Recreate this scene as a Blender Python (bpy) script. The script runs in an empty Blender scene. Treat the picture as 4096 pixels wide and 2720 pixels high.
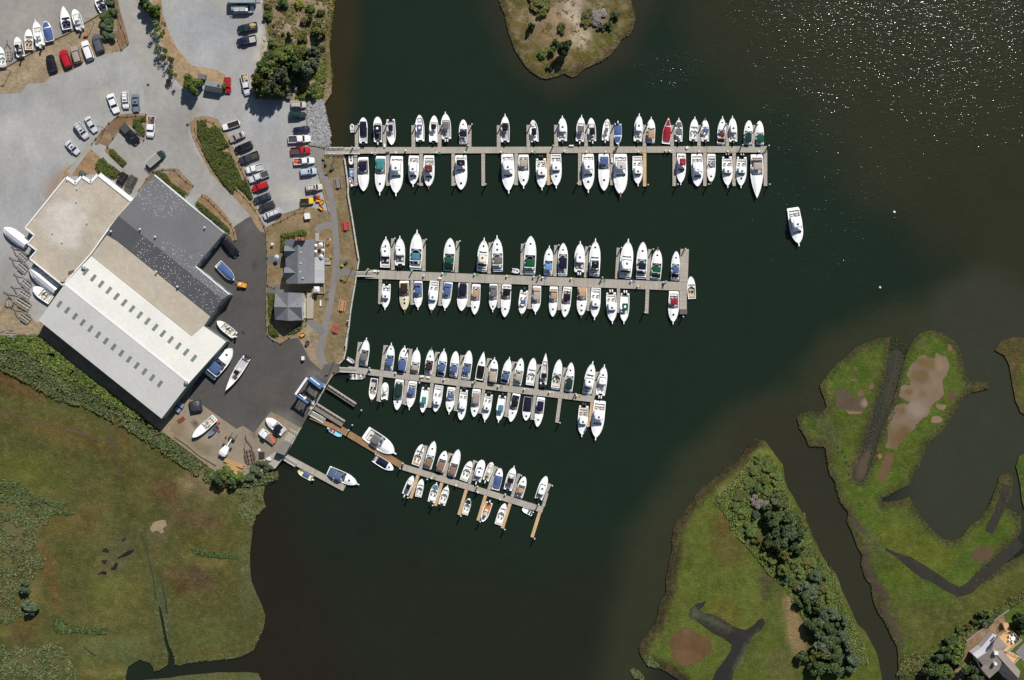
import bpy, math, random
import numpy as np
from mathutils import Vector, Matrix, noise as mnoise
from mathutils.geometry import delaunay_2d_cdt, tessellate_polygon
random.seed(7)
C = bpy.context.scene.collection
S = 0.066            # metres per photograph pixel at water level
H = 390.0            # height the picture was taken from
# ---------------- camera ----------------
cam = bpy.data.objects.new('camera', bpy.data.cameras.new('camera')); C.objects.link(cam)
cam.location = (0, 0, H); cam.rotation_euler = (0, 0, 0)
cam.data.sensor_width = 36.0; cam.data.lens = 36.0 * H / (4096 * S)
cam.data.clip_start = 1.0; cam.data.clip_end = 6000.0
bpy.context.scene.camera = cam
# ---------------- sky, sun, exposure ----------------
SUN_EL = 50.0
SUN_DIR = Vector((0.43, 0.90, 0)).normalized()      # horizontal direction towards the sun
w = bpy.data.worlds.new('World'); bpy.context.scene.world = w; w.use_nodes = True
nt = w.node_tree; nt.nodes.clear()
sky = nt.nodes.new('ShaderNodeTexSky'); sky.sky_type = 'NISHITA'; sky.sun_disc = False
sky.sun_elevation = math.radians(SUN_EL); sky.sun_rotation = math.atan2(SUN_DIR.x, SUN_DIR.y)
sky.air_density = 1.0; sky.dust_density = 0.6
bg = nt.nodes.new('ShaderNodeBackground'); bg.inputs[1].default_value = 0.06
wo = nt.nodes.new('ShaderNodeOutputWorld')
nt.links.new(sky.outputs[0], bg.inputs[0]); nt.links.new(bg.outputs[0], wo.inputs[0])
sl = bpy.data.lights.new('sun', 'SUN'); sl.energy = 4.6; sl.angle = math.radians(0.5); sl.color = (1.0, 0.965, 0.91)
sun = bpy.data.objects.new('sun', sl); C.objects.link(sun); sun.location = (60, 120, 200)
ce = math.cos(math.radians(SUN_EL))
sd = Vector((SUN_DIR.x * ce, SUN_DIR.y * ce, math.sin(math.radians(SUN_EL))))
sun.rotation_euler = sd.to_track_quat('Z', 'Y').to_euler()
vs = bpy.context.scene.view_settings
bpy.context.scene.display_settings.display_device = 'sRGB'
vs.view_transform = 'Standard'; vs.look = 'None'; vs.exposure = 0.0; vs.gamma = 1.0; vs.use_curve_mapping = False

# ---------------- coordinates of the survey ----------------
TILES = {'V': (0, 0, 4096 / 2361), 'T00': (0, 0, .4337), 'T01': (0, 680, .4337), 'T02': (0, 1360, .4337), 'T03': (0, 2040, .4337),
         'A': (1360, 420, .29661), 'B': (1900, 420, .29661), 'C': (2500, 420, .29661), 'D': (1400, 890, .29661), 'E': (2050, 890, .29661),
         'F': (1330, 1330, .29661), 'G': (1830, 1330, .29661), 'H': (1560, 1720, .29661), 'I': (1040, 1480, .29661),
         'P1': (860, 330, .22872), 'P2': (860, 660, .24566), 'P3': (860, 1000, .24566), 'J': (700, 1540, .29661), 'K': (2600, 960, .29661),
         'L': (880, 0, .29661), 'M': (1960, 0, .29661), 'R1': (3072, 1260, .4337), 'R2': (3072, 1940, .4337), 'R3': (2500, 1740, .4337),
         'R4': (2500, 2255, .29661), 'R5': (3676, 2441, .17797), 'R6': (0, 860, .3188), 'Q': (3060, 780, .1467), 'N': (0, 0, 1.0)}
def nat(t, x, y):
    a, b, k = TILES[t]; return a + x * k, b + y * k
def W(t, x, y, z=0.0):
    """world point of a thing whose visible point is at height z"""
    nx, ny = nat(t, x, y); f = (H - z) / H
    return Vector(((nx - 2048) * S * f, (1360 - ny) * S * f, z))
def pts(*a, z=0.0):
    """pts('T00',(x,y),...,'P2',(x,y)...) -> world points"""
    out, t = [], None
    for q in a:
        if isinstance(q, str): t = q
        else: out.append(W(t, q[0], q[1], z))
    return out
def lin(c):
    c = c / 255.0
    return c / 12.92 if c <= 0.04045 else ((c + 0.055) / 1.055) ** 2.4
ALB = 0.80
def alb(rgb, k=None):
    k = ALB if k is None else k
    return tuple(min(lin(v) * k, 0.85) for v in rgb)
ORD = ['first', 'second', 'third', 'fourth', 'fifth', 'sixth', 'seventh', 'eighth', 'ninth', 'tenth', 'eleventh', 'twelfth', 'thirteenth', 'fourteenth',
       'fifteenth', 'sixteenth', 'seventeenth', 'eighteenth', 'nineteenth', 'twentieth', 'twenty-first', 'twenty-second', 'twenty-third', 'twenty-fourth',
       'twenty-fifth', 'twenty-sixth', 'twenty-seventh', 'twenty-eighth', 'twenty-ninth', 'thirtieth'] + ['%dth' % i for i in range(31, 99)]

# ---------------- materials ----------------
MATS = {}
def _nm(name):
    m = bpy.data.materials.new(name); m.use_nodes = True
    n = m.node_tree.nodes; p = n['Principled BSDF']; return m, m.node_tree, n, p
def grain(t, n, src, coord, specs):
    """multiply a colour by noise layers: specs = [(scale, amount, detail, stretch)]"""
    cur = src
    for sc, am, de, st in specs:
        mp = n.new('ShaderNodeMapping'); mp.inputs['Scale'].default_value = st
        t.links.new(coord, mp.inputs[0])
        no = n.new('ShaderNodeTexNoise'); no.inputs['Scale'].default_value = sc; no.inputs['Detail'].default_value = de; no.inputs['Roughness'].default_value = 0.65
        t.links.new(mp.outputs[0], no.inputs['Vector'])
        mr = n.new('ShaderNodeMapRange'); mr.inputs[1].default_value = 0.3; mr.inputs[2].default_value = 0.7
        mr.inputs[3].default_value = 1 - am; mr.inputs[4].default_value = 1 + am
        t.links.new(no.outputs[0], mr.inputs[0])
        vm = n.new('ShaderNodeVectorMath'); vm.operation = 'SCALE'
        t.links.new(cur, vm.inputs[0]); t.links.new(mr.outputs[0], vm.inputs['Scale'])
        cur = vm.outputs[0]
    return cur
def M(name, rgb=None, rough=0.5, specs=(), metal=0.0, spec=0.5, coat=0.0, bump=None, col=None, vcol=False, speck=None, objvar=0.0, hue=()):
    if name in MATS: return MATS[name]
    m, t, n, p = _nm(name)
    base = col if col else (alb(rgb) if rgb else (1, 1, 1))
    if vcol:
        a = n.new('ShaderNodeAttribute'); a.attribute_name = 'Col'; src = a.outputs['Color']
    else:
        r = n.new('ShaderNodeRGB'); r.outputs[0].default_value = (*base, 1); src = r.outputs[0]
    tc = n.new('ShaderNodeTexCoord')
    for sc, rgb2, am in hue:      # patches of another plant or soil
        no = n.new('ShaderNodeTexNoise'); no.inputs['Scale'].default_value = sc; no.inputs['Detail'].default_value = 8; no.inputs['Roughness'].default_value = .72; t.links.new(tc.outputs['Object'], no.inputs['Vector'])
        mr = n.new('ShaderNodeMapRange'); mr.inputs[1].default_value = .47; mr.inputs[2].default_value = .68; mr.inputs[4].default_value = am; t.links.new(no.outputs[0], mr.inputs[0])
        mx = n.new('ShaderNodeMix'); mx.data_type = 'RGBA'; mx.inputs[7].default_value = (*alb(rgb2), 1); t.links.new(mr.outputs[0], mx.inputs[0]); t.links.new(src, mx.inputs[6]); src = mx.outputs[2]
    src = grain(t, n, src, tc.outputs['Object'], specs)
    if objvar:
        oi = n.new('ShaderNodeObjectInfo'); mr = n.new('ShaderNodeMapRange'); mr.inputs[3].default_value = 1 - objvar; mr.inputs[4].default_value = 1 + objvar
        t.links.new(oi.outputs['Random'], mr.inputs[0]); vm = n.new('ShaderNodeVectorMath'); vm.operation = 'SCALE'
        t.links.new(src, vm.inputs[0]); t.links.new(mr.outputs[0], vm.inputs['Scale']); src = vm.outputs[0]
    if speck:   # small pale specks (droppings, shells): scale, size, low-frequency threshold
        vo = n.new('ShaderNodeTexVoronoi'); vo.inputs['Scale'].default_value = speck[0]; t.links.new(tc.outputs['Object'], vo.inputs['Vector'])
        lt = n.new('ShaderNodeMath'); lt.operation = 'LESS_THAN'; lt.inputs[1].default_value = speck[1]; t.links.new(vo.outputs['Distance'], lt.inputs[0])
        no = n.new('ShaderNodeTexNoise'); no.inputs['Scale'].default_value = speck[3]; no.inputs['Detail'].default_value = 3; t.links.new(tc.outputs['Object'], no.inputs['Vector'])
        gt = n.new('ShaderNodeMath'); gt.operation = 'GREATER_THAN'; gt.inputs[1].default_value = speck[2]; t.links.new(no.outputs[0], gt.inputs[0])
        mu = n.new('ShaderNodeMath'); mu.operation = 'MULTIPLY'; t.links.new(lt.outputs[0], mu.inputs[0]); t.links.new(gt.outputs[0], mu.inputs[1])
        mx = n.new('ShaderNodeMix'); mx.data_type = 'RGBA'; mx.inputs[7].default_value = (.75, .74, .7, 1)
        t.links.new(mu.outputs[0], mx.inputs[0]); t.links.new(src, mx.inputs[6]); src = mx.outputs[2]
    t.links.new(src, p.inputs['Base Color'])
    p.inputs['Roughness'].default_value = rough; p.inputs['Metallic'].default_value = metal
    p.inputs['Specular IOR Level'].default_value = spec; p.inputs['Coat Weight'].default_value = coat
    if bump:
        no = n.new('ShaderNodeTexNoise'); no.inputs['Scale'].default_value = bump[0]; no.inputs['Detail'].default_value = 6
        t.links.new(tc.outputs['Object'], no.inputs['Vector'])
        b = n.new('ShaderNodeBump'); b.inputs['Distance'].default_value = bump[1]; b.inputs['Strength'].default_value = 1.0
        t.links.new(no.outputs[0], b.inputs['Height']); t.links.new(b.outputs[0], p.inputs['Normal'])
    MATS[name] = m
    return m
U = (1, 1, 1)
GROUND = M('ground_cover', vcol=True, rough=0.95, spec=0.1, specs=[(.12, .16, 5, U), (.9, .2, 6, U), (4.0, .16, 4, U)], bump=(1.2, .25), hue=[(.3, (176, 160, 136), .5), (.5, (112, 100, 66), .5)])
MARSH = M('marsh_grass', vcol=True, rough=0.95, spec=0.1, specs=[(.05, .12, 5, U), (.35, .15, 7, U), (1.6, .2, 6, U), (5, .16, 3, U)], bump=(2.4, .3), hue=[(.11, (108, 98, 54), .4), (.23, (66, 76, 34), .5), (.7, (124, 112, 72), .35)])
GRAVEL = M('gravel', vcol=True, rough=0.9, spec=0.2, specs=[(.05, .13, 6, U), (.22, .11, 7, (1, .5, 1)), (.9, .08, 6, U), (5, .14, 4, U)], bump=(5, .03))
ASPHALT = M('asphalt', vcol=True, rough=0.85, spec=0.3, specs=[(.09, .14, 6, U), (.7, .1, 6, U), (5, .1, 4, U)])
LEAF = M('leaves', vcol=True, rough=0.65, spec=0.25, specs=[(.6, .15, 3, U)], objvar=.2)
REED = M('reed_blades', vcol=True, rough=0.85, spec=0.15)

# ---------------- mesh building ----------------
class MB:
    def __init__(s): s.v, s.f, s.c = [], [], []
    def quad(s, a, b, c, d): i = len(s.v); s.v += [a, b, c, d]; s.f.append((i, i + 1, i + 2, i + 3)); return s
    def box(s, x0, x1, y0, y1, z0, z1, tap=0.0):
        i = len(s.v); t = tap
        s.v += [(x0, y0, z0), (x1, y0, z0), (x1, y1, z0), (x0, y1, z0), (x0 + t, y0 + t, z1), (x1 - t, y0 + t, z1), (x1 - t, y1 - t, z1), (x0 + t, y1 - t, z1)]
        s.f += [(i + 3, i + 2, i + 1, i), (i + 4, i + 5, i + 6, i + 7), (i, i + 1, i + 5, i + 4), (i + 1, i + 2, i + 6, i + 5), (i + 2, i + 3, i + 7, i + 6), (i + 3, i, i + 4, i + 7)]
        return s
    def obox(s, p, q, wd, z0, z1):
        """box whose axis runs from p to q (xy), wd wide"""
        p = Vector((p[0], p[1])); q = Vector((q[0], q[1])); d = (q - p).normalized(); n = Vector((-d.y, d.x)) * wd / 2
        return s.prism([p + n, q + n, q - n, p - n][::-1], z0, z1)
    def prism(s, poly, z0, z1):
        k = len(poly); i = len(s.v); ar = sum(poly[j][0] * poly[(j + 1) % k][1] - poly[(j + 1) % k][0] * poly[j][1] for j in range(k))
        if ar < 0: poly = poly[::-1]
        s.v += [(p[0], p[1], z0) for p in poly] + [(p[0], p[1], z1) for p in poly]
        if k > 4:
            for tr in tessellate_polygon([[Vector((p[0], p[1], 0)) for p in poly]]):
                a, b, c = tr
                pa, pb, pc = poly[a], poly[b], poly[c]
                if (pb[0] - pa[0]) * (pc[1] - pa[1]) - (pb[1] - pa[1]) * (pc[0] - pa[0]) < 0: b, c = c, b
                s.f.append((i + k + a, i + k + b, i + k + c)); s.f.append((i + a, i + c, i + b))
        else:
            s.f += [tuple(i + k + j for j in range(k)), tuple(i + j for j in range(k))[::-1]]
        for j in range(k): s.f.append((i + j, i + (j + 1) % k, i + k + (j + 1) % k, i + k + j))
        return s
    def loft(s, rings, cap0=True, cap1=True, closed=True):
        i = len(s.v); k = len(rings[0])
        for r in rings: s.v += [tuple(p) for p in r]
        for a in range(len(rings) - 1):
            for j in range(k if closed else k - 1):
                j2 = (j + 1) % k
                s.f.append((i + a * k + j, i + a * k + j2, i + (a + 1) * k + j2, i + (a + 1) * k + j))
        if cap0: s.f.append(tuple(i + j for j in range(k))[::-1])
        if cap1: s.f.append(tuple(i + (len(rings) - 1) * k + j for j in range(k)))
        return s
    def tube(s, p, q, r, n=6, r2=None):
        p = Vector(p); q = Vector(q); d = (q - p).normalized(); u = d.orthogonal().normalized(); v = d.cross(u); r2 = r if r2 is None else r2
        a = [p + (u * math.cos(2 * math.pi * k / n) + v * math.sin(2 * math.pi * k / n)) * r for k in range(n)]
        b = [q + (u * math.cos(2 * math.pi * k / n) + v * math.sin(2 * math.pi * k / n)) * r2 for k in range(n)]
        return s.loft([a, b])
    def path(s, ps, r, n=4):
        for a, b in zip(ps, ps[1:]): s.tube(a, b, r, n)
        return s
    def lathe(s, c, prof, n=10):
        return s.loft([[(c[0] + r * math.cos(2 * math.pi * k / n), c[1] + r * math.sin(2 * math.pi * k / n), c[2] + z) for k in range(n)] for r, z in prof])
    def grid(s, rows):
        i = len(s.v); k = len(rows[0])
        for r in rows: s.v += [tuple(p) for p in r]
        for a in range(len(rows) - 1):
            for j in range(k - 1): s.f.append((i + a * k + j, i + a * k + j + 1, i + (a + 1) * k + j + 1, i + (a + 1) * k + j))
        return s
    def build(s, name, mat, parent=None, smooth=False, kind=None, cols=None):
        me = bpy.data.meshes.new(name); me.from_pydata([tuple(v) for v in s.v], [], s.f)
        if mat is not None: me.materials.append(mat)
        if cols is not None:
            at = me.color_attributes.new('Col', 'FLOAT_COLOR', 'POINT'); at.data.foreach_set('color', np.asarray(cols, dtype=np.float32).ravel())
        if smooth: me.polygons.foreach_set('use_smooth', [True] * len(me.polygons))
        me.update()
        o = bpy.data.objects.new(name, me); C.objects.link(o)
        if parent: o.parent = parent
        if kind: o['kind'] = kind
        return o
def thing(name, label, cat, loc=(0, 0, 0), rz=0.0, group=None):
    o = bpy.data.objects.new(name, None); C.objects.link(o); o.empty_display_size = 0.2
    o.location = loc; o.rotation_euler = (0, 0, rz); o['label'] = label; o['category'] = cat
    if group: o['group'] = group
    return o
def tag(o, label, cat, group=None):
    o['label'] = label; o['category'] = cat
    if group: o['group'] = group
    return o
def dup(root, loc, rz, label, group=None, scale=1.0):
    r = root.copy(); C.objects.link(r); r.location = loc; r.rotation_euler = (0, 0, rz); r['label'] = label
    r.scale = (scale, scale, scale) if not isinstance(scale, tuple) else scale
    if group: r['group'] = group
    for ch in list(root.children):
        c = ch.copy(); C.objects.link(c); c.parent = r
        for g in list(ch.children):
            d = g.copy(); C.objects.link(d); d.parent = c
    return r
def inside(p, poly):
    x, y = p[0], p[1]; c = False; n = len(poly); j = n - 1
    for i in range(n):
        xi, yi, xj, yj = poly[i][0], poly[i][1], poly[j][0], poly[j][1]
        if (yi > y) != (yj > y) and x < (xj - xi) * (y - yi) / (yj - yi) + xi: c = not c
        j = i
    return c
def inside_np(P, poly):
    c = np.zeros(len(P), bool); n = len(poly); j = n - 1; x, y = P[:, 0], P[:, 1]
    for i in range(n):
        xi, yi, xj, yj = poly[i][0], poly[i][1], poly[j][0], poly[j][1]
        if yi != yj: c ^= ((yi > y) != (yj > y)) & (x < (xj - xi) * (y - yi) / (yj - yi) + xi)
        j = i
    return c
def dist_np(P, line, closed=False):
    d = np.full(len(P), 1e9); L = list(line) + ([line[0]] if closed else [])
    for a, b in zip(L, L[1:]):
        a = np.array(a[:2]); b = np.array(b[:2]); ab = b - a; t = np.clip(((P - a) @ ab) / max(ab @ ab, 1e-9), 0, 1)
        d = np.minimum(d, np.hypot(*(P - (a + t[:, None] * ab)).T))
    return d
def sst(x, a, b):
    t = np.clip((x - a) / (b - a), 0, 1); return t * t * (3 - 2 * t)
def rough_edge(poly, step=1.5, amp=0.4, seed=0):
    out = []
    n = len(poly)
    for i in range(n):
        a, b = Vector(poly[i][:2]), Vector(poly[(i + 1) % n][:2]); L = (b - a).length; k = max(1, int(L / step))
        for j in range(k):
            p = a.lerp(b, j / k)
            if amp:
                f = Vector((p.x * .16, p.y * .16, seed)); g = Vector((p.x * .55, p.y * .55, seed + 9))
                p = p + Vector((mnoise.noise(f) + .6 * mnoise.noise(g), mnoise.noise(f + Vector((31, 7, 0))) + .6 * mnoise.noise(g + Vector((5, 17, 0))))) * amp
            out.append(p)
    return out
def smooth_poly(p, it=1):
    for _ in range(it):
        q = []
        for i in range(len(p)):
            a, b = Vector(p[i][:2]), Vector(p[(i + 1) % len(p)][:2]); q += [a.lerp(b, .25), a.lerp(b, .75)]
        p = q
    return p
def vnoise(P, sc, seed):
    return np.array([mnoise.noise(Vector((x * sc, y * sc, seed))) for x, y in P])
def blob_mix(P, col, blobs):
    for b in blobs:
        t, x, y, rx, ry, an, rgb, k = b
        c = W(t, x, y); f = TILES[t][2] * S; a = -math.radians(an)
        dx, dy = P[:, 0] - c.x, P[:, 1] - c.y
        u = (dx * math.cos(a) + dy * math.sin(a)) / (rx * f); v = (-dx * math.sin(a) + dy * math.cos(a)) / (ry * f)
        r = np.sqrt(u * u + v * v) + .4 * vnoise(P, .12, x * .01) + .35 * vnoise(P, .33, y * .01)
        wgt = (k * (1 - sst(r, .45, 1.15)))[:, None]
        col[:] = col * (1 - wgt) + np.array(alb(rgb)) * wgt
def sheet(name, poly, z, mat, rgb, spacing=2.0, amp=0.4, blobs=(), skirt=0.0, kind='structure', var=.08, step=1.5, hump=0.0, colfn=None):
    b = rough_edge(poly, step, amp, sum(map(ord, name)) % 50)
    xs = [p.x for p in b]; ys = [p.y for p in b]
    gx, gy = np.meshgrid(np.arange(min(xs), max(xs), spacing), np.arange(min(ys), max(ys), spacing))
    G = np.column_stack([gx.ravel(), gy.ravel()]); G += (np.random.RandomState(3).rand(*G.shape) - .5) * spacing * .5
    G = G[inside_np(G, b)]
    if len(G): G = G[dist_np(G, b, True) > spacing * .35]
    vin = [Vector(p) for p in b] + [Vector(p) for p in G.tolist()]
    nb = len(b); r = delaunay_2d_cdt(vin, [(i, (i + 1) % nb) for i in range(nb)], [list(range(nb))], 1, 1e-5)
    P = np.array([[v.x, v.y] for v in r[0]])
    col = np.tile(np.array(alb(rgb)), (len(P), 1)); blob_mix(P, col, blobs)
    if colfn: colfn(P, col)
    col *= (1 + var * vnoise(P, .06, 3) + var * vnoise(P, .21, 8))[:, None]
    zz = np.full(len(P), z)
    if hump: zz = zz + hump * np.clip(dist_np(P, b, True) / 4, 0, 1)
    mb = MB(); mb.v = [(x, y, h) for (x, y), h in zip(P.tolist(), zz.tolist())]
    for f in r[2]:
        a, c, d = [mb.v[k] for k in f[:3]]
        mb.f.append(tuple(f) if (c[0] - a[0]) * (d[1] - a[1]) - (c[1] - a[1]) * (d[0] - a[0]) > 0 else tuple(f)[::-1])
    if skirt:
        ed = {}
        for f in mb.f:
            for q in range(3):
                e = (f[q], f[(q + 1) % 3]); ed[e] = ed.get(e, 0) + 1
        n0 = len(mb.v); mp = {}
        for (a, c) in [e for e in ed if (e[1], e[0]) not in ed]:
            for q in (a, c):
                if q not in mp:
                    mp[q] = len(mb.v); mb.v.append((mb.v[q][0], mb.v[q][1], z - skirt))
            mb.f.append((c, a, mp[a], mp[c]))
        col = np.vstack([col] + [col[[k for k in mp]] * .6]) if mp else col
    cols = np.column_stack([col, np.ones(len(col))])
    return mb.build(name, mat, kind=kind, cols=cols)
def ribbon(line, wd):
    L = [Vector(p[:2]) for p in line]; a, b = [], []
    for i, p in enumerate(L):
        d = (L[min(i + 1, len(L) - 1)] - L[max(i - 1, 0)]).normalized(); n = Vector((-d.y, d.x)) * (wd if not isinstance(wd, list) else wd[i]) / 2
        a.append(p + n); b.append(p - n)
    return a + b[::-1]
def scatter(poly, n, rnd):
    xs = [p[0] for p in poly]; ys = [p[1] for p in poly]; out = []
    while len(out) < n:
        Q = np.column_stack([rnd.uniform(min(xs), max(xs), n), rnd.uniform(min(ys), max(ys), n)])
        out += Q[inside_np(Q, poly)].tolist()
    return out[:n]
# ================= water =================
def water():
    X = np.arange(-165, 166, 1.1); Y = np.arange(-115, 116, 1.1)
    gx, gy = np.meshgrid(X, Y); P = np.column_stack([gx.ravel(), gy.ravel()])
    deep = np.array(alb((30, 43, 31), .8)); col = np.tile(deep, (len(P), 1))
    def shoal(line, r0, r1, rgb, k=1.0, wob=4.0):
        d = dist_np(P, line) + wob * (vnoise(P, .03, 5) + .5 * vnoise(P, .09, 6))
        g = (k * (1 - sst(d, r0, r1)))[:, None]; col[:] = col * (1 - g) + np.array(alb(rgb, .8)) * g
    shoal(pts('V', (1900, -60), (2100, 120), (2260, 260), (2400, 420)), 22, 46, (50, 50, 34), .9, 8)  # olive shallows, colour also lightened to carry the sun sparkles
    shoal(pts('V', (560, 1660), (760, 1500), (1000, 1560), (1400, 1600)), 16, 48, (37, 39, 30), .85, 8)
    shoal(pts('V', (585, 1180), (610, 1300), (650, 1480), (700, 1600)), 4, 22, (41, 35, 27), .9)
    shoal(pts('V', (700, 1150), (800, 1200)), 2, 14, (36, 38, 30), .5)
    shoal(pts('V', (780, -20), (770, 150), (765, 330)), 1, 8, (52, 47, 28), .95, 2)
    shoal(pts('V', (1150, -20), (1200, 120), (1290, 180), (1420, 110), (1470, 0)), 1, 9, (52, 50, 38), .8, 2)
    shoal(pts('V', (2300, 730), (2080, 755), (1960, 830), (1880, 940), (1720, 1010), (1600, 1130), (1520, 1260), (1480, 1420), (1440, 1600)), 2, 13, (54, 56, 38), .9, 3)
    shoal(pts('V', (1800, 1030), (1860, 1180), (1960, 1330), (2040, 1480)), 8, 16, (52, 51, 38), .95, 2)
    shoal(pts('V', (2180, 960), (2220, 1150), (2190, 1210), (2320, 1050), (2300, 900), (2260, 760)), 10, 20, (58, 60, 47), .95, 3)
    wave = np.full(len(P), .42)
    c = W('V', 2130, 20); d = np.hypot((P[:, 0] - c.x) / 74, (P[:, 1] - c.y) / 74) + .35 * vnoise(P, .035, 11) + .2 * vnoise(P, .1, 14)
    wave = np.maximum(wave, .88 * (1 - .66 * sst(d, .2, 1.5)))
    c = W('V', 1545, 165); d = np.hypot((P[:, 0] - c.x) / 15, (P[:, 1] - c.y) / 9) + .5 * vnoise(P, .09, 12)
    wave = np.maximum(wave, .92 * (1 - sst(d, .2, 1.5)))
    c = W('V', 1880, 560); d = np.hypot((P[:, 0] - c.x) / 42, (P[:, 1] - c.y) / 38) + .4 * vnoise(P, .06, 13)
    wave = np.maximum(wave, .86 * (1 - sst(d, .2, 1.5)))
    col *= (1 + .07 * vnoise(P, .03, 21) + .05 * vnoise(P, .12, 22))[:, None]
    k = len(X); nY = len(Y); mb = MB()
    P3 = P.copy()
    P3[:, 0] = np.where(np.isclose(P[:, 0], X[0]), -2500, np.where(np.isclose(P[:, 0], X[-1]), 2500, P[:, 0]))
    P3[:, 1] = np.where(np.isclose(P[:, 1], Y[0]), -2500, np.where(np.isclose(P[:, 1], Y[-1]), 2500, P[:, 1]))
    mb.v = [(x, y, 0.0) for x, y in P3.tolist()]
    mb.f = [(j * k + i, j * k + i + 1, (j + 1) * k + i + 1, (j + 1) * k + i) for j in range(nY - 1) for i in range(k - 1)]
    m, t, n, p = _nm('harbour_water')
    a = n.new('ShaderNodeAttribute'); a.attribute_name = 'Col'; tc = n.new('ShaderNodeTexCoord')
    src = grain(t, n, a.outputs['Color'], tc.outputs['Object'], [(.25, .05, 4, U), (2.2, .10, 4, U)])
    t.links.new(src, p.inputs['Base Color']); p.inputs['Roughness'].default_value = .12; p.inputs['IOR'].default_value = 1.33
    mp = n.new('ShaderNodeMapping'); mp.inputs['Rotation'].default_value = (0, 0, math.radians(-28)); mp.inputs['Scale'].default_value = (.55, 1.15, 1); t.links.new(tc.outputs['Object'], mp.inputs[0])
    hs = None
    for sc, amp in ((1.9, 1.0), (.6, .9), (3.4, .6)):
        no = n.new('ShaderNodeTexNoise'); no.inputs['Scale'].default_value = sc; no.inputs['Detail'].default_value = 2; t.links.new(mp.outputs[0], no.inputs['Vector'])
        mu = n.new('ShaderNodeMath'); mu.operation = 'MULTIPLY'; mu.inputs[1].default_value = amp; t.links.new(no.outputs[0], mu.inputs[0])
        if hs is None: hs = mu
        else:
            ad = n.new('ShaderNodeMath'); t.links.new(hs.outputs[0], ad.inputs[0]); t.links.new(mu.outputs[0], ad.inputs[1]); hs = ad
    mu = n.new('ShaderNodeMath'); mu.operation = 'MULTIPLY'; t.links.new(hs.outputs[0], mu.inputs[0]); t.links.new(a.outputs['Alpha'], mu.inputs[1])
    b = n.new('ShaderNodeBump'); b.inputs['Distance'].default_value = WAVE; t.links.new(mu.outputs[0], b.inputs['Height']); t.links.new(b.outputs[0], p.inputs['Normal'])
    cols = np.column_stack([col, wave])
    return mb.build('water', m, kind='structure', cols=cols)
WAVE = 0.082
water()
sb = MB(); sb.quad((-2600, -2600, -3.5), (2600, -2600, -3.5), (2600, 2600, -3.5), (-2600, 2600, -3.5)); sb.build('seabed', M('seabed', (60, 56, 40), rough=.9, specs=[(.05, .2, 4, U)]), kind='structure')

# ================= land =================
ZG, ZM = 1.0, 0.45
SHORE = ('V', (772, -60), (757, 80), (762, 140), (764, 215), (748, 240), (753, 269), (761, 309), (760, 340), (793, 358), (795, 380), (802, 430), (804, 455), (811, 500), (821, 565), (827, 599), (825, 620), (818.6, 656),
         (811, 697), (804, 753), (797, 800), (791, 830), (784, 842), (784, 857), (770, 864), 'I', (900, 200), (770, 440), (705, 530), (660, 600), (560, 760), (400, 1060), (310, 1180), (205, 1325))
land = pts(*SHORE, 'V', (590, 1098), (500, 1090), (440, 1045), (380, 1000), (250, 900), (90, 790), (-80, 760), (-80, -60), z=ZG)
LAWN = (136, 118, 88)
sheet('ground', land, ZG, GROUND, (158, 140, 114), 2.2, .0, blobs=[
    ('L', 700, 800, 420, 420, 0, (70, 78, 45), .8), ('L', 1450, 700, 70, 700, 0, (95, 82, 40), .8), ('L', 900, 200, 350, 250, 0, (135, 115, 90), .8), ('L', 950, 400, 130, 120, 0, (190, 170, 145), .7),
    ('L', 640, 150, 70, 260, 0, (60, 75, 35), .8), ('L', 1250, 1150, 160, 120, 0, (150, 128, 108), .8), ('T00', 300, 600, 300, 120, -30, (176, 156, 126), .7)], skirt=3.0)
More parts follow.
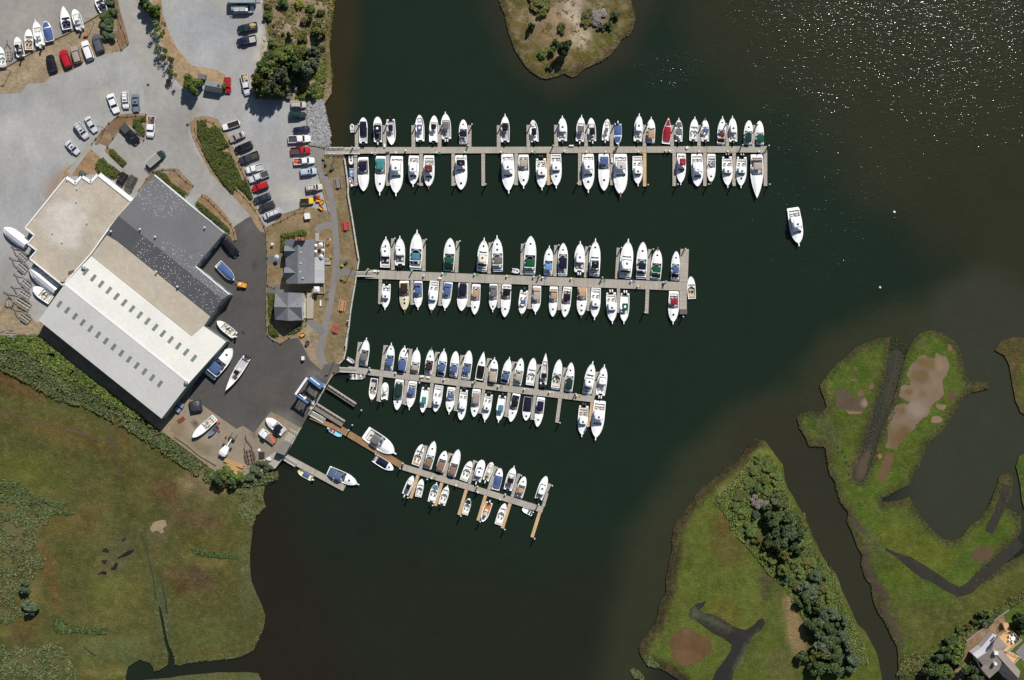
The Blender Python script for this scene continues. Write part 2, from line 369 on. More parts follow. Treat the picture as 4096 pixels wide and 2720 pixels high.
# marsh by the yard
ml = pts('V', (-80, 700), (90, 760), (250, 870), (380, 970), (440, 1020), (500, 1070), (560, 1085), (640, 1085), (642, 1098), (630, 1112), (612, 1120), (606, 1150), (612, 1168), (592, 1188), (582, 1215), (577, 1262), (576, 1300), (580, 1342),
         (592, 1370), (602, 1392), (612, 1422), (608, 1452), 'T03', (2330, 1300), (2240, 1345), (2150, 1372), (2000, 1388), (1850, 1402), (1720, 1412), (1650, 1442), (1608, 1425), (1600, 1340), (1560, 1250), (1535, 1130), (1500, 1000), (1472, 900), (1460, 880), (1466, 960),
         (1490, 1060), (1515, 1150), (1530, 1260), (1550, 1330), (1540, 1425), (1480, 1470), (1420, 1492), (1400, 1440), (1360, 1402), (1290, 1385), (1240, 1405), (1180, 1450), (1165, 1500), (1160, 1660), (-140, 1660), z=ZM)
mb_ = [('T02', 150, 420, 260, 140, 30, (98, 70, 42), .85), ('T02', 700, 900, 700, 130, 18, (98, 80, 42), .75), ('T02', 350, 780, 350, 60, 16, (95, 85, 50), .4), ('T02', 1150, 820, 160, 120, 30, (112, 84, 52), .8),
       ('T02', 300, 1250, 420, 230, 0, (92, 98, 40), .7), ('T02', 1500, 1250, 500, 250, 0, (82, 78, 42), .6), ('T02', 1550, 1400, 230, 160, 0, (96, 70, 46), .85), ('T02', 1900, 1250, 250, 280, 0, (124, 108, 78), .8), ('T02', 1750, 1330, 110, 60, 20, (150, 128, 92), .7),
       ('T02', 900, 1530, 160, 60, 10, (108, 84, 50), .6), ('T03', 480, 620, 80, 420, -12, (104, 78, 44), .85), ('T03', 600, 130, 350, 130, 0, (104, 88, 46), .7), ('T03', 1050, 780, 260, 230, 0, (100, 100, 48), .6), ('T03', 1100, 400, 260, 160, -50, (84, 82, 60), .7),
       ('T03', 1480, 230, 110, 110, 0, (92, 88, 66), .7), ('T03', 1800, 620, 260, 170, 10, (92, 72, 54), .9), ('T03', 1660, 710, 90, 110, 0, (82, 64, 36), .8), ('T03', 1850, 100, 320, 110, 15, (94, 74, 54), .9), ('T03', 1900, 250, 320, 130, 15, (80, 78, 36), .7), ('T03', 1900, 450, 250, 70, 10, (116, 106, 56), .6),
       ('T03', 1120, 1280, 450, 150, 0, (94, 104, 62), .7), ('T03', 1900, 1150, 400, 170, 0, (92, 102, 54), .6), ('T03', 1480, 900, 80, 420, -8, (82, 92, 66), .7), ('T03', 2280, 600, 80, 420, 0, (96, 106, 68), .7), ('T03', 150, 1000, 300, 90, 10, (112, 92, 52), .8), ('T03', 90, 1130, 130, 40, 0, (124, 118, 62), .6),
       ('T03', 180, 1170, 180, 40, 5, (98, 70, 48), .7), ('T03', 100, 250, 260, 260, 0, (118, 112, 82), .7), ('T03', 300, 1420, 320, 120, 10, (120, 118, 84), .6), ('T03', 1000, 1490, 280, 50, 0, (132, 124, 70), .6), ('T03', 300, 830, 80, 200, 10, (126, 112, 70), .7), ('J', 700, 1350, 700, 120, 5, (128, 112, 80), .6)]
def seam(P, col, line, wd, rgb, k=1.0):
    d = dist_np(P, line) + .5 * vnoise(P, .3, 4); g = (k * (1 - sst(d, wd * .4, wd)))[:, None]; col[:] = col * (1 - g) + np.array(alb(rgb)) * g
sheet('marsh', ml, ZM, MARSH, (86, 86, 46), 1.5, .35, blobs=mb_, skirt=1.2, var=.22)
sheet('marsh_point', pts('T03', (1230, 1640), (1340, 1572), (1560, 1548), (1750, 1522), (2000, 1502), (2250, 1492), (2380, 1512), (2440, 1640), z=ZM), ZM, MARSH, (92, 96, 58), 1.2, .3, skirt=1.2)
MUD = M('mud', vcol=True, rough=.4, spec=.4, specs=[(.3, .16, 6, U), (2, .08, 4, U)])
# drying ditches and ponds in the marsh, a few cm above the grass sheet
DC = [0]
def dz(): DC[0] += 1; return .0012 * (DC[0] % 12)
def ditch(name, tile_pts, wd, rgb, z=None): sheet(name, ribbon(pts(*tile_pts, z=ZM), wd), (z or ZM) + .02 + dz(), MUD, rgb, 1.0, .25, step=.8)
def pan(name, poly, rgb, blobs=(), z=None, amp=.7): sheet(name, pts(*poly, z=ZM), (z or ZM) + .04 + dz(), MUD, rgb, .6, amp, blobs=blobs, step=.35)
ditch('marsh_ditch', ['T02', (-20, 645), (120, 690), (260, 725), (420, 780), (580, 830), (700, 845), (880, 900), (1000, 945)], [.3, .4, .3, .3, .2, .8, .6, .2], (92, 82, 64))
ditch('marsh_ditch', ['T02', (965, 750), (1000, 850), (1040, 970), (1075, 1060), (1110, 1180), (1120, 1270)], [.4, .6, .5, .4, .3, .2], (84, 80, 62))
ditch('marsh_ditch', ['T03', (1305, 235), (1345, 350), (1370, 480), (1405, 580), (1425, 720), (1440, 830)], [.3, .4, .4, .5, .4, .5], (64, 68, 48))
ditch('marsh_ditch', ['T03', (1500, 700), (1530, 830), (1530, 900), (1545, 960)], [.3, .5, .5, .3], (60, 58, 46))
ditch('marsh_ditch', ['T03', (770, 1260), (830, 1310), (890, 1345)], [.3, .5, .4], (62, 64, 44))
pan('marsh_pool', ['T03', (1095, 440), (1150, 400), (1200, 365), (1240, 358), (1235, 385), (1180, 415), (1120, 440), (1090, 462)], (38, 30, 24))
pan('marsh_pool', ['T03', (1015, 530), (1050, 510), (1075, 480), (1095, 485), (1085, 525), (1060, 548), (1020, 565)], (38, 30, 24))
pan('marsh_pool', ['T03', (905, 590), (955, 560), (985, 570), (970, 600), (940, 590), (900, 600)], (38, 30, 24), amp=.5)
pan('marsh_pool', ['T03', (930, 375), (975, 345), (1005, 375), (1000, 400), (965, 390)], (44, 36, 30), amp=.6)
pan('marsh_pool', ['T03', (940, 465), (985, 455), (975, 500), (950, 490)], (44, 36, 30), amp=.6)
pan('marsh_pool', ['T03', (1130, 265), (1170, 240), (1160, 265), (1130, 285)], (44, 36, 30), amp=.6)
pan('salt_pan', ['T03', (1380, 160), (1410, 125), (1480, 100), (1540, 100), (1550, 140), (1510, 170), (1515, 210), (1480, 215), (1460, 190), (1400, 200)], (150, 132, 106))
# ---- wooded spit and its meadow ----
sp = pts('R3', (1220, 35), (1290, 50), (1340, 110), (1400, 200), (1460, 280), (1480, 400), (1500, 480), (1550, 570), (1620, 690), (1690, 820), (1740, 950), (1790, 1060), (1860, 1180), (1930, 1290), (1990, 1420), (2030, 1520),
         'R2', (560, 720), (630, 830), (680, 960), (720, 1060), (780, 1180), (830, 1290), (900, 1360), (970, 1480), (1010, 1568), (1060, 1850), 'R4', (760, 1720), (760, 1600), (700, 1540), (560, 1440), (420, 1390), (260, 1320), (200, 1220), (180, 1110), (220, 1040), (310, 930), (400, 820), (440, 720), (460, 560), (555, 400), (560, 200), (600, 0),
         'R3', (400, 1300), (410, 1160), (440, 1060), (430, 940), (450, 860), (510, 770), (560, 680), (640, 590), (680, 520), (770, 440), (840, 380), (900, 320), (1000, 270), (1080, 180), (1150, 70), z=ZM)
WOOD = pts('R3', (1230, 170), (1330, 190), (1440, 330), (1480, 540), (1580, 690), (1680, 860), (1770, 1080), (1860, 1230), (1970, 1420), 'R2', (520, 700), (600, 830), (660, 1000), (720, 1150), (800, 1300), (880, 1450), (930, 1650), (400, 1650),
           (400, 1500), (380, 1380), (330, 1240), (240, 1100), (160, 950), (90, 860), 'R3', (1450, 1380), (1330, 1290), (1250, 1180), (1200, 1120), (1100, 1000), (980, 900), (960, 800), (900, 700), (800, 600), (900, 520), (1000, 420), (1150, 240), z=ZM)
EDGE_SP = pts('R3', (1220, 35), (1150, 70), (1080, 180), (1000, 270), (900, 320), (840, 380), (770, 440), (680, 520), (640, 590), (560, 680), (510, 770), (450, 860), (430, 940), (440, 1060), (410, 1160), (400, 1300), (380, 1420), 'R4', (600, 0), (560, 200), (555, 400), (460, 560), (440, 720), (400, 820), (310, 930), (220, 1040), (180, 1110), (200, 1220), (260, 1320), (420, 1390), (560, 1440), (700, 1540), (760, 1600))
def colsp(P, col): seam(P, col, EDGE_SP, 3.4, (56, 48, 36), 1.0)
sheet('meadow_spit', sp, ZM, MARSH, (87, 99, 38), 1.2, .4, skirt=1.2, var=.17, colfn=colsp, blobs=[('R3', 1250, 300, 200, 250, 0, (128, 128, 68), .7), ('R3', 1500, 1000, 230, 700, -24, (96, 98, 58), .8), ('R3', 1000, 530, 180, 120, 0, (140, 122, 78), .7), ('R3', 900, 850, 150, 180, 0, (98, 74, 40), .75),
    ('R3', 950, 1050, 200, 150, 0, (100, 80, 46), .55), ('R3', 550, 1350, 130, 120, 0, (100, 108, 42), .7), ('R3', 1330, 1350, 140, 170, 0, (68, 62, 48), .8), ('R4', 1350, 600, 280, 180, 30, (104, 94, 34), .7), ('R4', 900, 1150, 500, 330, 0, (86, 102, 40), .6), ('R2', 100, 1150, 160, 260, 0, (72, 92, 34), .7),
    ('R4', 2100, 1350, 300, 250, 0, (98, 96, 56), .7), ('R2', 250, 1330, 80, 350, -15, (150, 124, 92), .85), ('R2', 600, 1150, 200, 500, -20, (98, 98, 60), .7), ('R3', 1850, 1500, 100, 120, 0, (160, 130, 90), .5)])
sheet('meadow_pond', pts('R4', (590, 1080), (640, 970), (720, 900), (800, 850), (870, 870), (940, 930), (1060, 990), (1120, 970), (1165, 1060), (1170, 1180), (1110, 1210), (1050, 1280), (950, 1340), (850, 1365), (790, 1385), (720, 1360), (690, 1300), (630, 1260), (640, 1190), (675, 1160), (610, 1130), z=ZM), ZM + .02, MUD, (100, 76, 44), 1.0, .25, blobs=[('R4', 850, 1250, 200, 130, 0, (116, 86, 56), .8), ('R4', 850, 900, 130, 40, -20, (116, 102, 80), .8)])
sheet('meadow_creek', pts('R4', (1160, 1600), (1230, 1450), (1330, 1300), (1420, 1180), (1440, 1100), (1330, 1010), (1200, 950), (1060, 850), (960, 770), (870, 700), (870, 620), (960, 550), (1060, 510), (1090, 490), (1070, 570), (1000, 620), (1060, 660), (1190, 680), (1330, 750), (1440, 830), (1540, 870), (1620, 890), (1720, 840), (1800, 760), (1860, 730), (1895, 790), (1850, 880), (1740, 960), (1700, 1080), (1620, 1200), (1540, 1330), (1460, 1480), (1420, 1620), z=ZM), ZM + .02, MUD, (46, 42, 36), 1.0, .3,
      blobs=[('R4', 1200, 780, 330, 60, 27, (88, 86, 70), .85), ('R4', 930, 660, 60, 90, 0, (88, 90, 74), .9), ('R4', 1650, 1150, 60, 420, 33, (92, 90, 70), .85), ('R4', 1500, 1050, 110, 130, 0, (40, 42, 38), .8), ('R4', 1330, 1420, 90, 180, 33, (40, 42, 38), .7)])
# ---- big salt marsh island ----
mi = pts('R1', (1130, 190), (1110, 400), (1060, 600), (1010, 800), (950, 1000), (890, 1120), (850, 1300), (780, 1450), (790, 1530), (880, 1550), (920, 1450), (1000, 1230), (1050, 1080), (1130, 880), (1190, 680), (1240, 480), (1290, 320), (1340, 230), (1420, 170), (1520, 145), (1600, 165), (1720, 250), (1770, 330), (1800, 450), (1830, 560), (1860, 610), (2020, 620), (2030, 680), (1880, 700), (1800, 760), (1760, 830), (1700, 930), (1650, 1010), (1560, 1110), (1480, 1190), (1430, 1290), (1400, 1390), (1340, 1460), (1300, 1568),
         'R2', (1180, 60), (1050, 130), (1060, 165), (1200, 150), (1310, 110), (1340, 200), (1400, 270), (1440, 330), (1520, 420), (1610, 500), (1700, 520), (1790, 480), (1850, 390), (1950, 320), (2020, 220), (2080, 80), (2130, -10), 'R1', (2140, 1500), (2200, 1440), (2260, 1480), 'R2', (2260, 0), (2240, 90), (2180, 200), (2230, 230), (2330, 280), (2335, 430), (2320, 460), (2200, 580), (2100, 680), (1990, 780), (1920, 850), (1990, 870), (2150, 760), (2361, 640), (2500, 560), (2500, 1800), (1210, 1800), (1200, 1560), (1190, 1480), (1140, 1400), (1090, 1290), (1020, 1180), (970, 1060), (950, 930), (890, 840), (860, 730), (870, 640), (830, 560), (780, 430), (730, 340), (740, 250), (660, 150), (620, 0),
         'R1', (620, 1540), (570, 1480), (540, 1330), (530, 1220), (380, 1210), (350, 1130), (290, 1040), (270, 960), (300, 920), (400, 890), (480, 900), (545, 850), (520, 760), (490, 700), (480, 650), (510, 600), (550, 540), (640, 450), (720, 400), (800, 310), (900, 260), (1000, 220), z=ZM)
def colmi(P, col):
    d = dist_np(P, mi, True) + .6 * vnoise(P, .25, 2); g = (.9 * (1 - sst(d, .8, 2.6)) * np.clip(.75 + vnoise(P, .07, 6) + vnoise(P, .3, 1), .1, 1))[:, None]; col[:] = col * (1 - g) + np.array(alb((70, 62, 44))) * g
sheet('salt_marsh', mi, ZM, MARSH, (77, 97, 32), 1.3, .4, skirt=1.2, var=.18, colfn=colmi, blobs=[('R2', 1400, 1300, 600, 300, -20, (80, 78, 42), .7), ('R2', 1300, 600, 500, 250, 20, (96, 98, 32), .55), ('R2', 1350, 1000, 300, 120, 0, (72, 92, 36), .6), ('R2', 2100, 1000, 400, 200, -35, (92, 88, 44), .7), ('R1', 520, 1060, 120, 260, -25, (70, 78, 50), .8), ('R1', 900, 1250, 200, 300, 15, (92, 92, 34), .5),
    ('R1', 1900, 650, 120, 50, 10, (104, 88, 74), .9), ('R2', 930, 520, 120, 200, -25, (76, 84, 56), .8), ('R2', 1040, 1000, 70, 600, -24, (66, 68, 46), .8), ('R2', 1850, 1450, 500, 160, -32, (98, 102, 54), .8), ('R2', 2150, 1330, 200, 120, -40, (136, 108, 80), .85), ('R2', 1900, 1500, 180, 100, -30, (132, 104, 78), .8), ('R2', 2230, 1180, 80, 80, 0, (78, 104, 40), .9), ('R2', 1750, 1650, 250, 120, 0, (140, 116, 92), .7)])
sheet('salt_pan', pts('R1', (1400, 380), (1440, 365), (1470, 405), (1515, 405), (1540, 350), (1590, 375), (1645, 380), (1675, 460), (1660, 550), (1620, 600), (1620, 720), (1580, 770), (1540, 790), (1500, 850), (1450, 940), (1340, 1000), (1345, 1040), (1270, 1110), (1210, 1180), (1185, 1245), (1085, 1235), (1105, 1150), (1110, 1050), (1120, 960), (1150, 880), (1170, 825), (1300, 830), (1320, 800), (1190, 770), (1200, 720), (1250, 650), (1310, 660), (1320, 610), (1290, 560), (1310, 480), (1370, 420), z=ZM), ZM + .02, MUD, (124, 105, 82), .6, .75, step=.5,
      blobs=[('R1', 1460, 450, 120, 60, 20, (106, 84, 42), .85), ('R1', 1400, 560, 90, 70, 0, (106, 84, 44), .8), ('R1', 1220, 1110, 130, 160, 10, (104, 80, 42), .9), ('R1', 1240, 880, 120, 60, 0, (112, 90, 52), .7), ('R1', 1360, 880, 120, 90, 0, (140, 126, 112), .8), ('R1', 1290, 710, 50, 40, 0, (104, 82, 46), .8), ('R1', 1430, 720, 60, 40, 0, (110, 88, 54), .8), ('R1', 1600, 450, 60, 60, 0, (140, 118, 92), .6)])
sheet('salt_pan', pts('R1', (600, 720), (630, 690), (700, 675), (760, 700), (775, 770), (830, 750), (855, 770), (900, 760), (925, 830), (900, 870), (850, 910), (740, 910), (690, 870), (630, 830), (640, 760), z=ZM), ZM + .02, MUD, (88, 74, 54), .6, .6, step=.5, blobs=[('R1', 890, 810, 50, 60, 0, (150, 130, 116), .9), ('R1', 770, 900, 110, 18, 0, (152, 124, 96), .8)])
sheet('salt_pan', pts('R1', (1090, 1265), (1165, 1280), (1130, 1400), (1080, 1530), (1020, 1535), (1010, 1470), (1060, 1380), z=ZM), ZM + .02, MUD, (108, 80, 56), .8, .25, step=.7)
sheet('salt_pan', pts('R2', (1890, 610), (1960, 560), (2060, 565), (2075, 620), (2050, 690), (1960, 715), (1890, 690), z=ZM), ZM + .02, MUD, (92, 74, 50), .8, .25, step=.7)
for q, cc in (((930, 610, 970, 690), (112, 90, 60)), ((1670, 700, 1745, 775), (92, 72, 52)), ((1555, 810, 1645, 880), (136, 108, 84)), ((1490, 930, 1600, 1010), (136, 110, 86)), ((1660, 280, 1705, 335), (124, 94, 68)), ((780, 470, 830, 515), (96, 84, 56)), ((1395, 235, 1460, 275), (84, 80, 48)), ((830, 700, 895, 755), (112, 88, 62)), ((1010, 1285, 1060, 1325), (140, 104, 74)), ((750, 585, 815, 610), (122, 98, 64))):
    x0, y0, x1, y1 = q; mx, my, rx, ry = (x0 + x1) / 2, (y0 + y1) / 2, (x1 - x0) / 2, (y1 - y0) / 2
    sheet('salt_pan', pts('R1', *[(mx + rx * math.cos(a) * (1 + .25 * math.sin(3 * a + x0)), my + ry * math.sin(a) * (1 + .25 * math.cos(2 * a + y0))) for a in [k * .524 for k in range(12)]], z=ZM), ZM + .02, MUD, cc, .6, .5, step=.4)
ditch('marsh_ditch', ['R2', (1080, 590), (1180, 640), (1290, 700), (1400, 780), (1540, 860), (1640, 930), (1760, 990), (1850, 960), (1930, 880), (2060, 760), (2200, 640), (2320, 520)], [.7, .9, 2.6, 3.2, 3.0, 2.6, 2.6, 3.0, 3.0, 3.2, 3.2, 3.0], (50, 47, 38))
ditch('marsh_ditch', ['R2', (2210, 0), (2170, 130), (2120, 260), (2060, 380), (2040, 440)], [2.5, 2.2, 2.2, 2.6, 2.0], (54, 49, 39))
ditch('marsh_ditch', ['R2', (760, 270), (830, 380), (900, 440)], [1.2, 1.6, .8], (76, 64, 52))
ditch('marsh_ditch', ['R2', (885, 620), (930, 800), (980, 900), (1060, 1000), (1130, 1060)], [1.4, 1.6, 1.8, 1.6, .8], (76, 62, 50))
ditch('marsh_ditch', ['R2', (1050, 1110), (1100, 1220), (1180, 1330), (1240, 1460)], [1.0, 2.0, 1.6, .9], (76, 64, 50))
for i, (x, y) in enumerate([(640, 1210), (680, 1250), (700, 1300), (715, 1350), (735, 1385)]): pan('marsh_pool', ['R1', (x, y), (x + 18, y + 8), (x + 14, y + 22), (x - 6, y + 14)], (40, 44, 28), amp=.15)
sheet('tidal_flat', ribbon(pts('R1', (1200, 330), (1180, 400), (1150, 500), (1090, 700), (1030, 950), (960, 1160), (900, 1330), (820, 1570), z=.1), [2, 5, 8, 7.5, 7, 6.5, 6, 5]), .1, MUD, (50, 50, 37), 1.0, .6, blobs=[('R1', 1150, 620, 40, 300, 12, (62, 54, 42), .9), ('R1', 880, 1380, 50, 220, 18, (86, 72, 54), .9)])
sheet('salt_marsh_point', pts('R1', (2450, 180), (2350, 195), (2250, 205), (2150, 245), (2090, 320), (2180, 370), (2230, 470), (2255, 640), (2290, 800), (2330, 900), (2450, 980), z=ZM), ZM, MARSH, (84, 74, 46), 1.0, .4, skirt=1.2, blobs=[('R1', 2400, 550, 90, 400, 0, (76, 98, 28), .95)])
sheet('salt_marsh_point', pts('R1', (2450, 1270), (2361, 1280), (2310, 1300), (2285, 1400), (2320, 1560), 'R2', (2340, 120), (2361, 220), (2450, 240), z=ZM), ZM, MARSH, (70, 88, 34), 1.0, .3, skirt=1.2)
sheet('reed_bar', pts('R4', (70, 1430), (110, 1410), (190, 1450), (260, 1530), (240, 1560), (110, 1530), z=.25), .25, MARSH, (88, 98, 66), .8, .25, skirt=.8)
sheet('garden_soil', pts('R5', (1060, 705), (1530, 350), (1700, 245), (1880, 130), (1960, 280), (1860, 420), (1750, 560), (1660, 500), (1400, 830), (1180, 980), (1100, 1230), (960, 1640), (700, 1640), (780, 1370), (980, 1150), (980, 860), z=ZM), ZM + .02, GROUND, (138, 110, 84), 1.0, .2)
sheet('garden_lawn', pts('R5', (1900, 120), (2060, -60), (2500, -60), (2500, 700), (2340, 700), (2150, 1000), (2280, 1250), (2420, 1700), (1450, 1700), (1560, 1540), (1800, 1330), (2000, 900), (1960, 280), z=ZM), ZM + .03, MARSH, (84, 104, 44), 1.0, .2)
sheet('driveway', pts('R5', (2480, 650), (2330, 760), (2170, 940), (2260, 1050), (2480, 1280), z=ZM), ZM + .05, ASPHALT, (134, 132, 134), 1.0, .05)
# ---- island in the channel at the top ----
ti = pts('M', (110, -120), (120, -40), (150, 100), (200, 200), (240, 400), (280, 520), (330, 650), (400, 770), (470, 880), (560, 970), (680, 1050), (770, 1060), (900, 1030), (1000, 990), (1090, 1025), (1170, 1010), (1260, 930), (1380, 880), (1500, 830), (1600, 760), (1700, 650), (1780, 530), (1890, 460), (1930, 380), (1960, 250), (1930, 100), (1880, -40), (1860, -120), z=ZM)
def colti(P, col):
    d = dist_np(P, ti, True) + .8 * vnoise(P, .2, 2); g = (.9 * (1 - sst(d, .5, 1.8)))[:, None]; col[:] = col * (1 - g) + np.array(alb((68, 58, 40))) * g
sheet('channel_island', ti, ZM, GROUND, (92, 84, 40), 1.1, .3, skirt=1.2, var=.14, colfn=colti, blobs=[('M', 1000, 250, 600, 420, 0, (150, 128, 102), 1), ('M', 900, 500, 330, 260, 0, (140, 118, 88), .9), ('M', 1120, 150, 260, 220, 30, (190, 174, 152), 1), ('M', 1220, 500, 130, 180, 10, (188, 170, 146), 1), ('M', 1500, 230, 200, 140, 0, (124, 110, 92), .8), ('M', 1310, 230, 90, 170, 0, (74, 80, 36), .8), ('M', 260, 450, 90, 520, -20, (96, 80, 42), .8), ('M', 1450, 640, 330, 70, -38, (84, 88, 32), .85), ('M', 1100, 940, 260, 70, -8, (92, 76, 54), .85), ('M', 680, 30, 190, 90, 0, (66, 74, 34), .8), ('M', 700, 700, 100, 120, 0, (90, 94, 50), .7)])

# ================= yard surfaces =================
Z1 = ZG + .02
sheet('gravel_lot', pts('T00', (-140, 890), (0, 875), (200, 852), (240, 775), (440, 752), (460, 700), (640, 655), (860, 530), (1000, 500), (1110, 470), (1190, 400), (1155, 250), (1110, 100), (1060, -140), (2420, -140), 'L', (575, 30), (600, 230), (640, 540), (620, 680), (570, 850), (500, 880), (450, 960), (430, 1100), (450, 1340), (940, 1360), (1160, 1370),
      'P1', (1610, 430), (1615, 600), (1640, 900), (1650, 1100), (1750, 1350), (1800, 1500), 'P2', (1760, 400), (1850, 760), (1600, 700), (1360, 715), (1230, 765), (1080, 805), (940, 960), (820, 1010), (740, 880), (560, 700), 'T01', (2200, 620), (1200, 700), (700, 1000), (420, 1400), (330, 1400), (200, 1260), (-140, 1230), z=ZG), Z1, GRAVEL, (168, 167, 164), 2.4, .3,
      blobs=[('T00', 300, 1300, 500, 300, 0, (184, 181, 175), .7), ('T00', 100, 940, 260, 110, -15, (158, 156, 156), .7), ('T00', 560, 1000, 190, 160, 0, (176, 173, 168), .5), ('T00', 1900, 300, 320, 300, 0, (163, 165, 169), .8), ('P1', 800, 700, 600, 400, 0, (168, 169, 172), .7), ('P2', 1200, 450, 250, 150, 0, (196, 190, 178), .6), ('T00', 2200, 60, 200, 100, 0, (196, 186, 168), .4), ('T01', 250, 300, 220, 500, 35, (160, 160, 162), .7), ('T01', 120, 1000, 130, 400, 0, (158, 154, 148), .7),
             ('T01', 480, 170, 260, 60, -52, (150, 122, 98), .75), ('T01', 130, 1300, 220, 160, 0, (150, 134, 106), .8), ('T00', 1000, 450, 140, 50, 0, (192, 180, 158), .7), ('T00', 800, 600, 260, 30, -12, (198, 192, 182), .5), ('L', 560, 750, 60, 500, 0, (206, 200, 188), .8), ('T00', 900, 900, 220, 60, -20, (196, 188, 176), .6)])
sheet('parking_lot', pts('T00', (-140, -140), (1040, -140), (1040, -10), (925, 125), (780, 212), (640, 300), (505, 362), (370, 440), (225, 522), (110, 585), (0, 645), (-140, 730), z=ZG), Z1 + .01, ASPHALT, (158, 153, 146), 2.4, .12)
sheet('road', pts('T00', (1070, -140), (1120, 100), (1180, 300), (1200, 420), (1280, 650), (1330, 850), (1345, 1060), (1345, 1290), (1180, 1160), (1000, 1340), (1170, 1490), (1130, 1545), 'T01', (1110, 20), (1060, 110), (1220, 240), (1290, 190), (1420, 20), (1560, -20), (1640, -10), (1790, 130), (1720, 240), (1860, 220), (1930, 240), (2010, 330), (2110, 450), (2170, 560),
      (2230, 470), (2361, 400), 'P2', (440, 420), (200, 200), (0, 20), 'T00', (1900, 1530), (1800, 1400), (1740, 1240), (1740, 1140), (1800, 1070), (1850, 1010), (1690, 850), (1520, 730), (1430, 560), (1400, 300), (1350, 60), (1330, -140), z=ZG), Z1 + .012, ASPHALT, (164, 160, 154), 2.4, .1, blobs=[('T00', 1550, 1250, 200, 300, 0, (156, 153, 149), .7), ('T00', 1250, 300, 60, 500, 0, (172, 167, 158), .7)])
sheet('asphalt_yard', pts('P2', (330, 990), (520, 865), (680, 780), (760, 900), (800, 1010), (835, 1100), (850, 1500), 'P3', (850, 500), (850, 690), (835, 1380), (940, 1460), (1070, 1525), (1200, 1440), (1350, 1420), (1430, 1560), 'N', (1240, 1440), (1285, 1480), 'I', (985, 45), (890, 205), (770, 440), (700, 530), (660, 600), (545, 780),
      (420, 700), (150, 560), (60, 660), (-60, 820), 'J', (1060, 640), (920, 550), (830, 590), (560, 400), (330, 240), (180, 180), (240, 60), 'T01', (1900, 1500), (2150, 1150), (1850, 900), (2080, 600), z=ZG), Z1 + .024, ASPHALT, (86, 83, 80), 2.2, .06, blobs=[('T01', 2300, 550, 120, 120, 0, (104, 100, 97), .7), ('P3', 400, 1000, 300, 500, 0, (84, 82, 80), .6), ('I', 800, 380, 200, 130, 35, (112, 107, 98), .7), ('I', 350, 650, 320, 80, 33, (120, 116, 108), .7), ('I', 200, 250, 300, 220, 0, (88, 82, 76), .7), ('J', 900, 500, 350, 120, 20, (92, 89, 85), .6), ('P3', 620, 290, 60, 90, 0, (40, 38, 38), .95), ('P3', 350, 420, 35, 30, 0, (46, 44, 44), .9), ('I', 800, 60, 160, 60, 10, (124, 118, 106), .6)])
sheet('dirt_yard', pts('J', (-60, 520), (0, 440), (180, 200), (330, 245), (560, 405), (830, 595), (920, 555), (1060, 645), (1110, 600), (1290, 365), (1690, 580), (1660, 640), (1540, 800), (1470, 960), (1360, 1110), (1200, 1000), (1010, 1110), (900, 1180), (620, 1100), (350, 960), (0, 690), z=ZG), Z1 + .03, GRAVEL, (152, 139, 121), 1.6, .2,
      blobs=[('J', 350, 850, 200, 120, 30, (120, 106, 72), .7), ('J', 60, 620, 120, 150, 0, (134, 116, 82), .6), ('J', 1420, 430, 220, 60, 35, (140, 112, 78), .8), ('J', 1080, 680, 50, 70, 0, (110, 106, 100), .8), ('J', 270, 500, 60, 40, 0, (70, 52, 38), .9)])
lw = pts('V', (742, 352), (765, 345), (791, 361), (793, 381), (800, 430), (802, 455), (809, 500), (819, 565), (825, 599), (823, 620), (816.6, 656), (809, 697), (802, 753), (795, 799), (788, 829), (768, 848), (752, 875), (742, 850), 'P3', (1680, 1400), (1430, 1430), (1350, 1430), (1200, 1445), (1070, 1530), (940, 1465), (840, 1385), (832, 690), (850, 500), 'P2', (830, 1110), (815, 1020), (940, 955), (1080, 800), (1230, 760), (1360, 708), (1600, 690), (1850, 750), (1760, 400), (1680, 80), 'P1', (1760, 1350), (1760, 1160), z=ZG)
sheet('lawn', lw, Z1 + .026, GROUND, LAWN, 1.5, .1, var=.12, blobs=[('P2', 1250, 900, 500, 130, 0, (158, 134, 104), .8), ('P2', 1880, 250, 40, 300, 0, (110, 108, 60), .5), ('P2', 2020, 900, 40, 600, 0, (112, 112, 64), .5), ('P3', 2180, 600, 120, 300, 10, (128, 112, 72), .6), ('P3', 2000, 1300, 160, 300, 10, (122, 108, 68), .7), ('P2', 2200, 1200, 90, 160, 0, (160, 140, 112), .6), ('P2', 1820, 1250, 100, 200, 0, (162, 132, 82), .8), ('P3', 1850, 450, 70, 110, 0, (158, 128, 78), .8), ('P2', 1700, 600, 120, 200, 0, (150, 140, 118), .6),
      ('P3', 1500, 1320, 200, 180, 0, (160, 148, 126), .85), ('P3', 1200, 1420, 200, 60, -30, (160, 116, 84), .8), ('P3', 950, 400, 120, 200, 0, (142, 112, 76), .6)])
pw = 25 * S
PATH = M('path_paving', vcol=True, rough=.85, spec=.3, specs=[(.5, .08, 5, U), (4, .1, 4, U)])
sheet('footpath', ribbon(pts('P1', (1700, 1170), (1800, 1400), 'P2', (1700, 100), (1830, 300), (1900, 560), (1940, 850), (1960, 1100), (1980, 1400), 'P3', (1975, 150), (1960, 350), (1930, 550), (1890, 800), (1850, 1000), (1790, 1250), (1750, 1450), 'N', (1280, 1400), (1290, 1450), (1320, 1490), z=ZG), [2.4, 1.9] + [pw] * 12 + [pw * 1.1] * 2 + [2.2] * 2), Z1 + .036, PATH, (134, 131, 127), 1.5, .04)
sheet('footpath', pts('P1', (1655, 1105), (1760, 1100), (1920, 1140), (1920, 1260), (1880, 1300), (1870, 1370), (1800, 1370), (1750, 1290), (1665, 1290), z=ZG), Z1 + .04, PATH, (140, 137, 131), 1.5, .04)
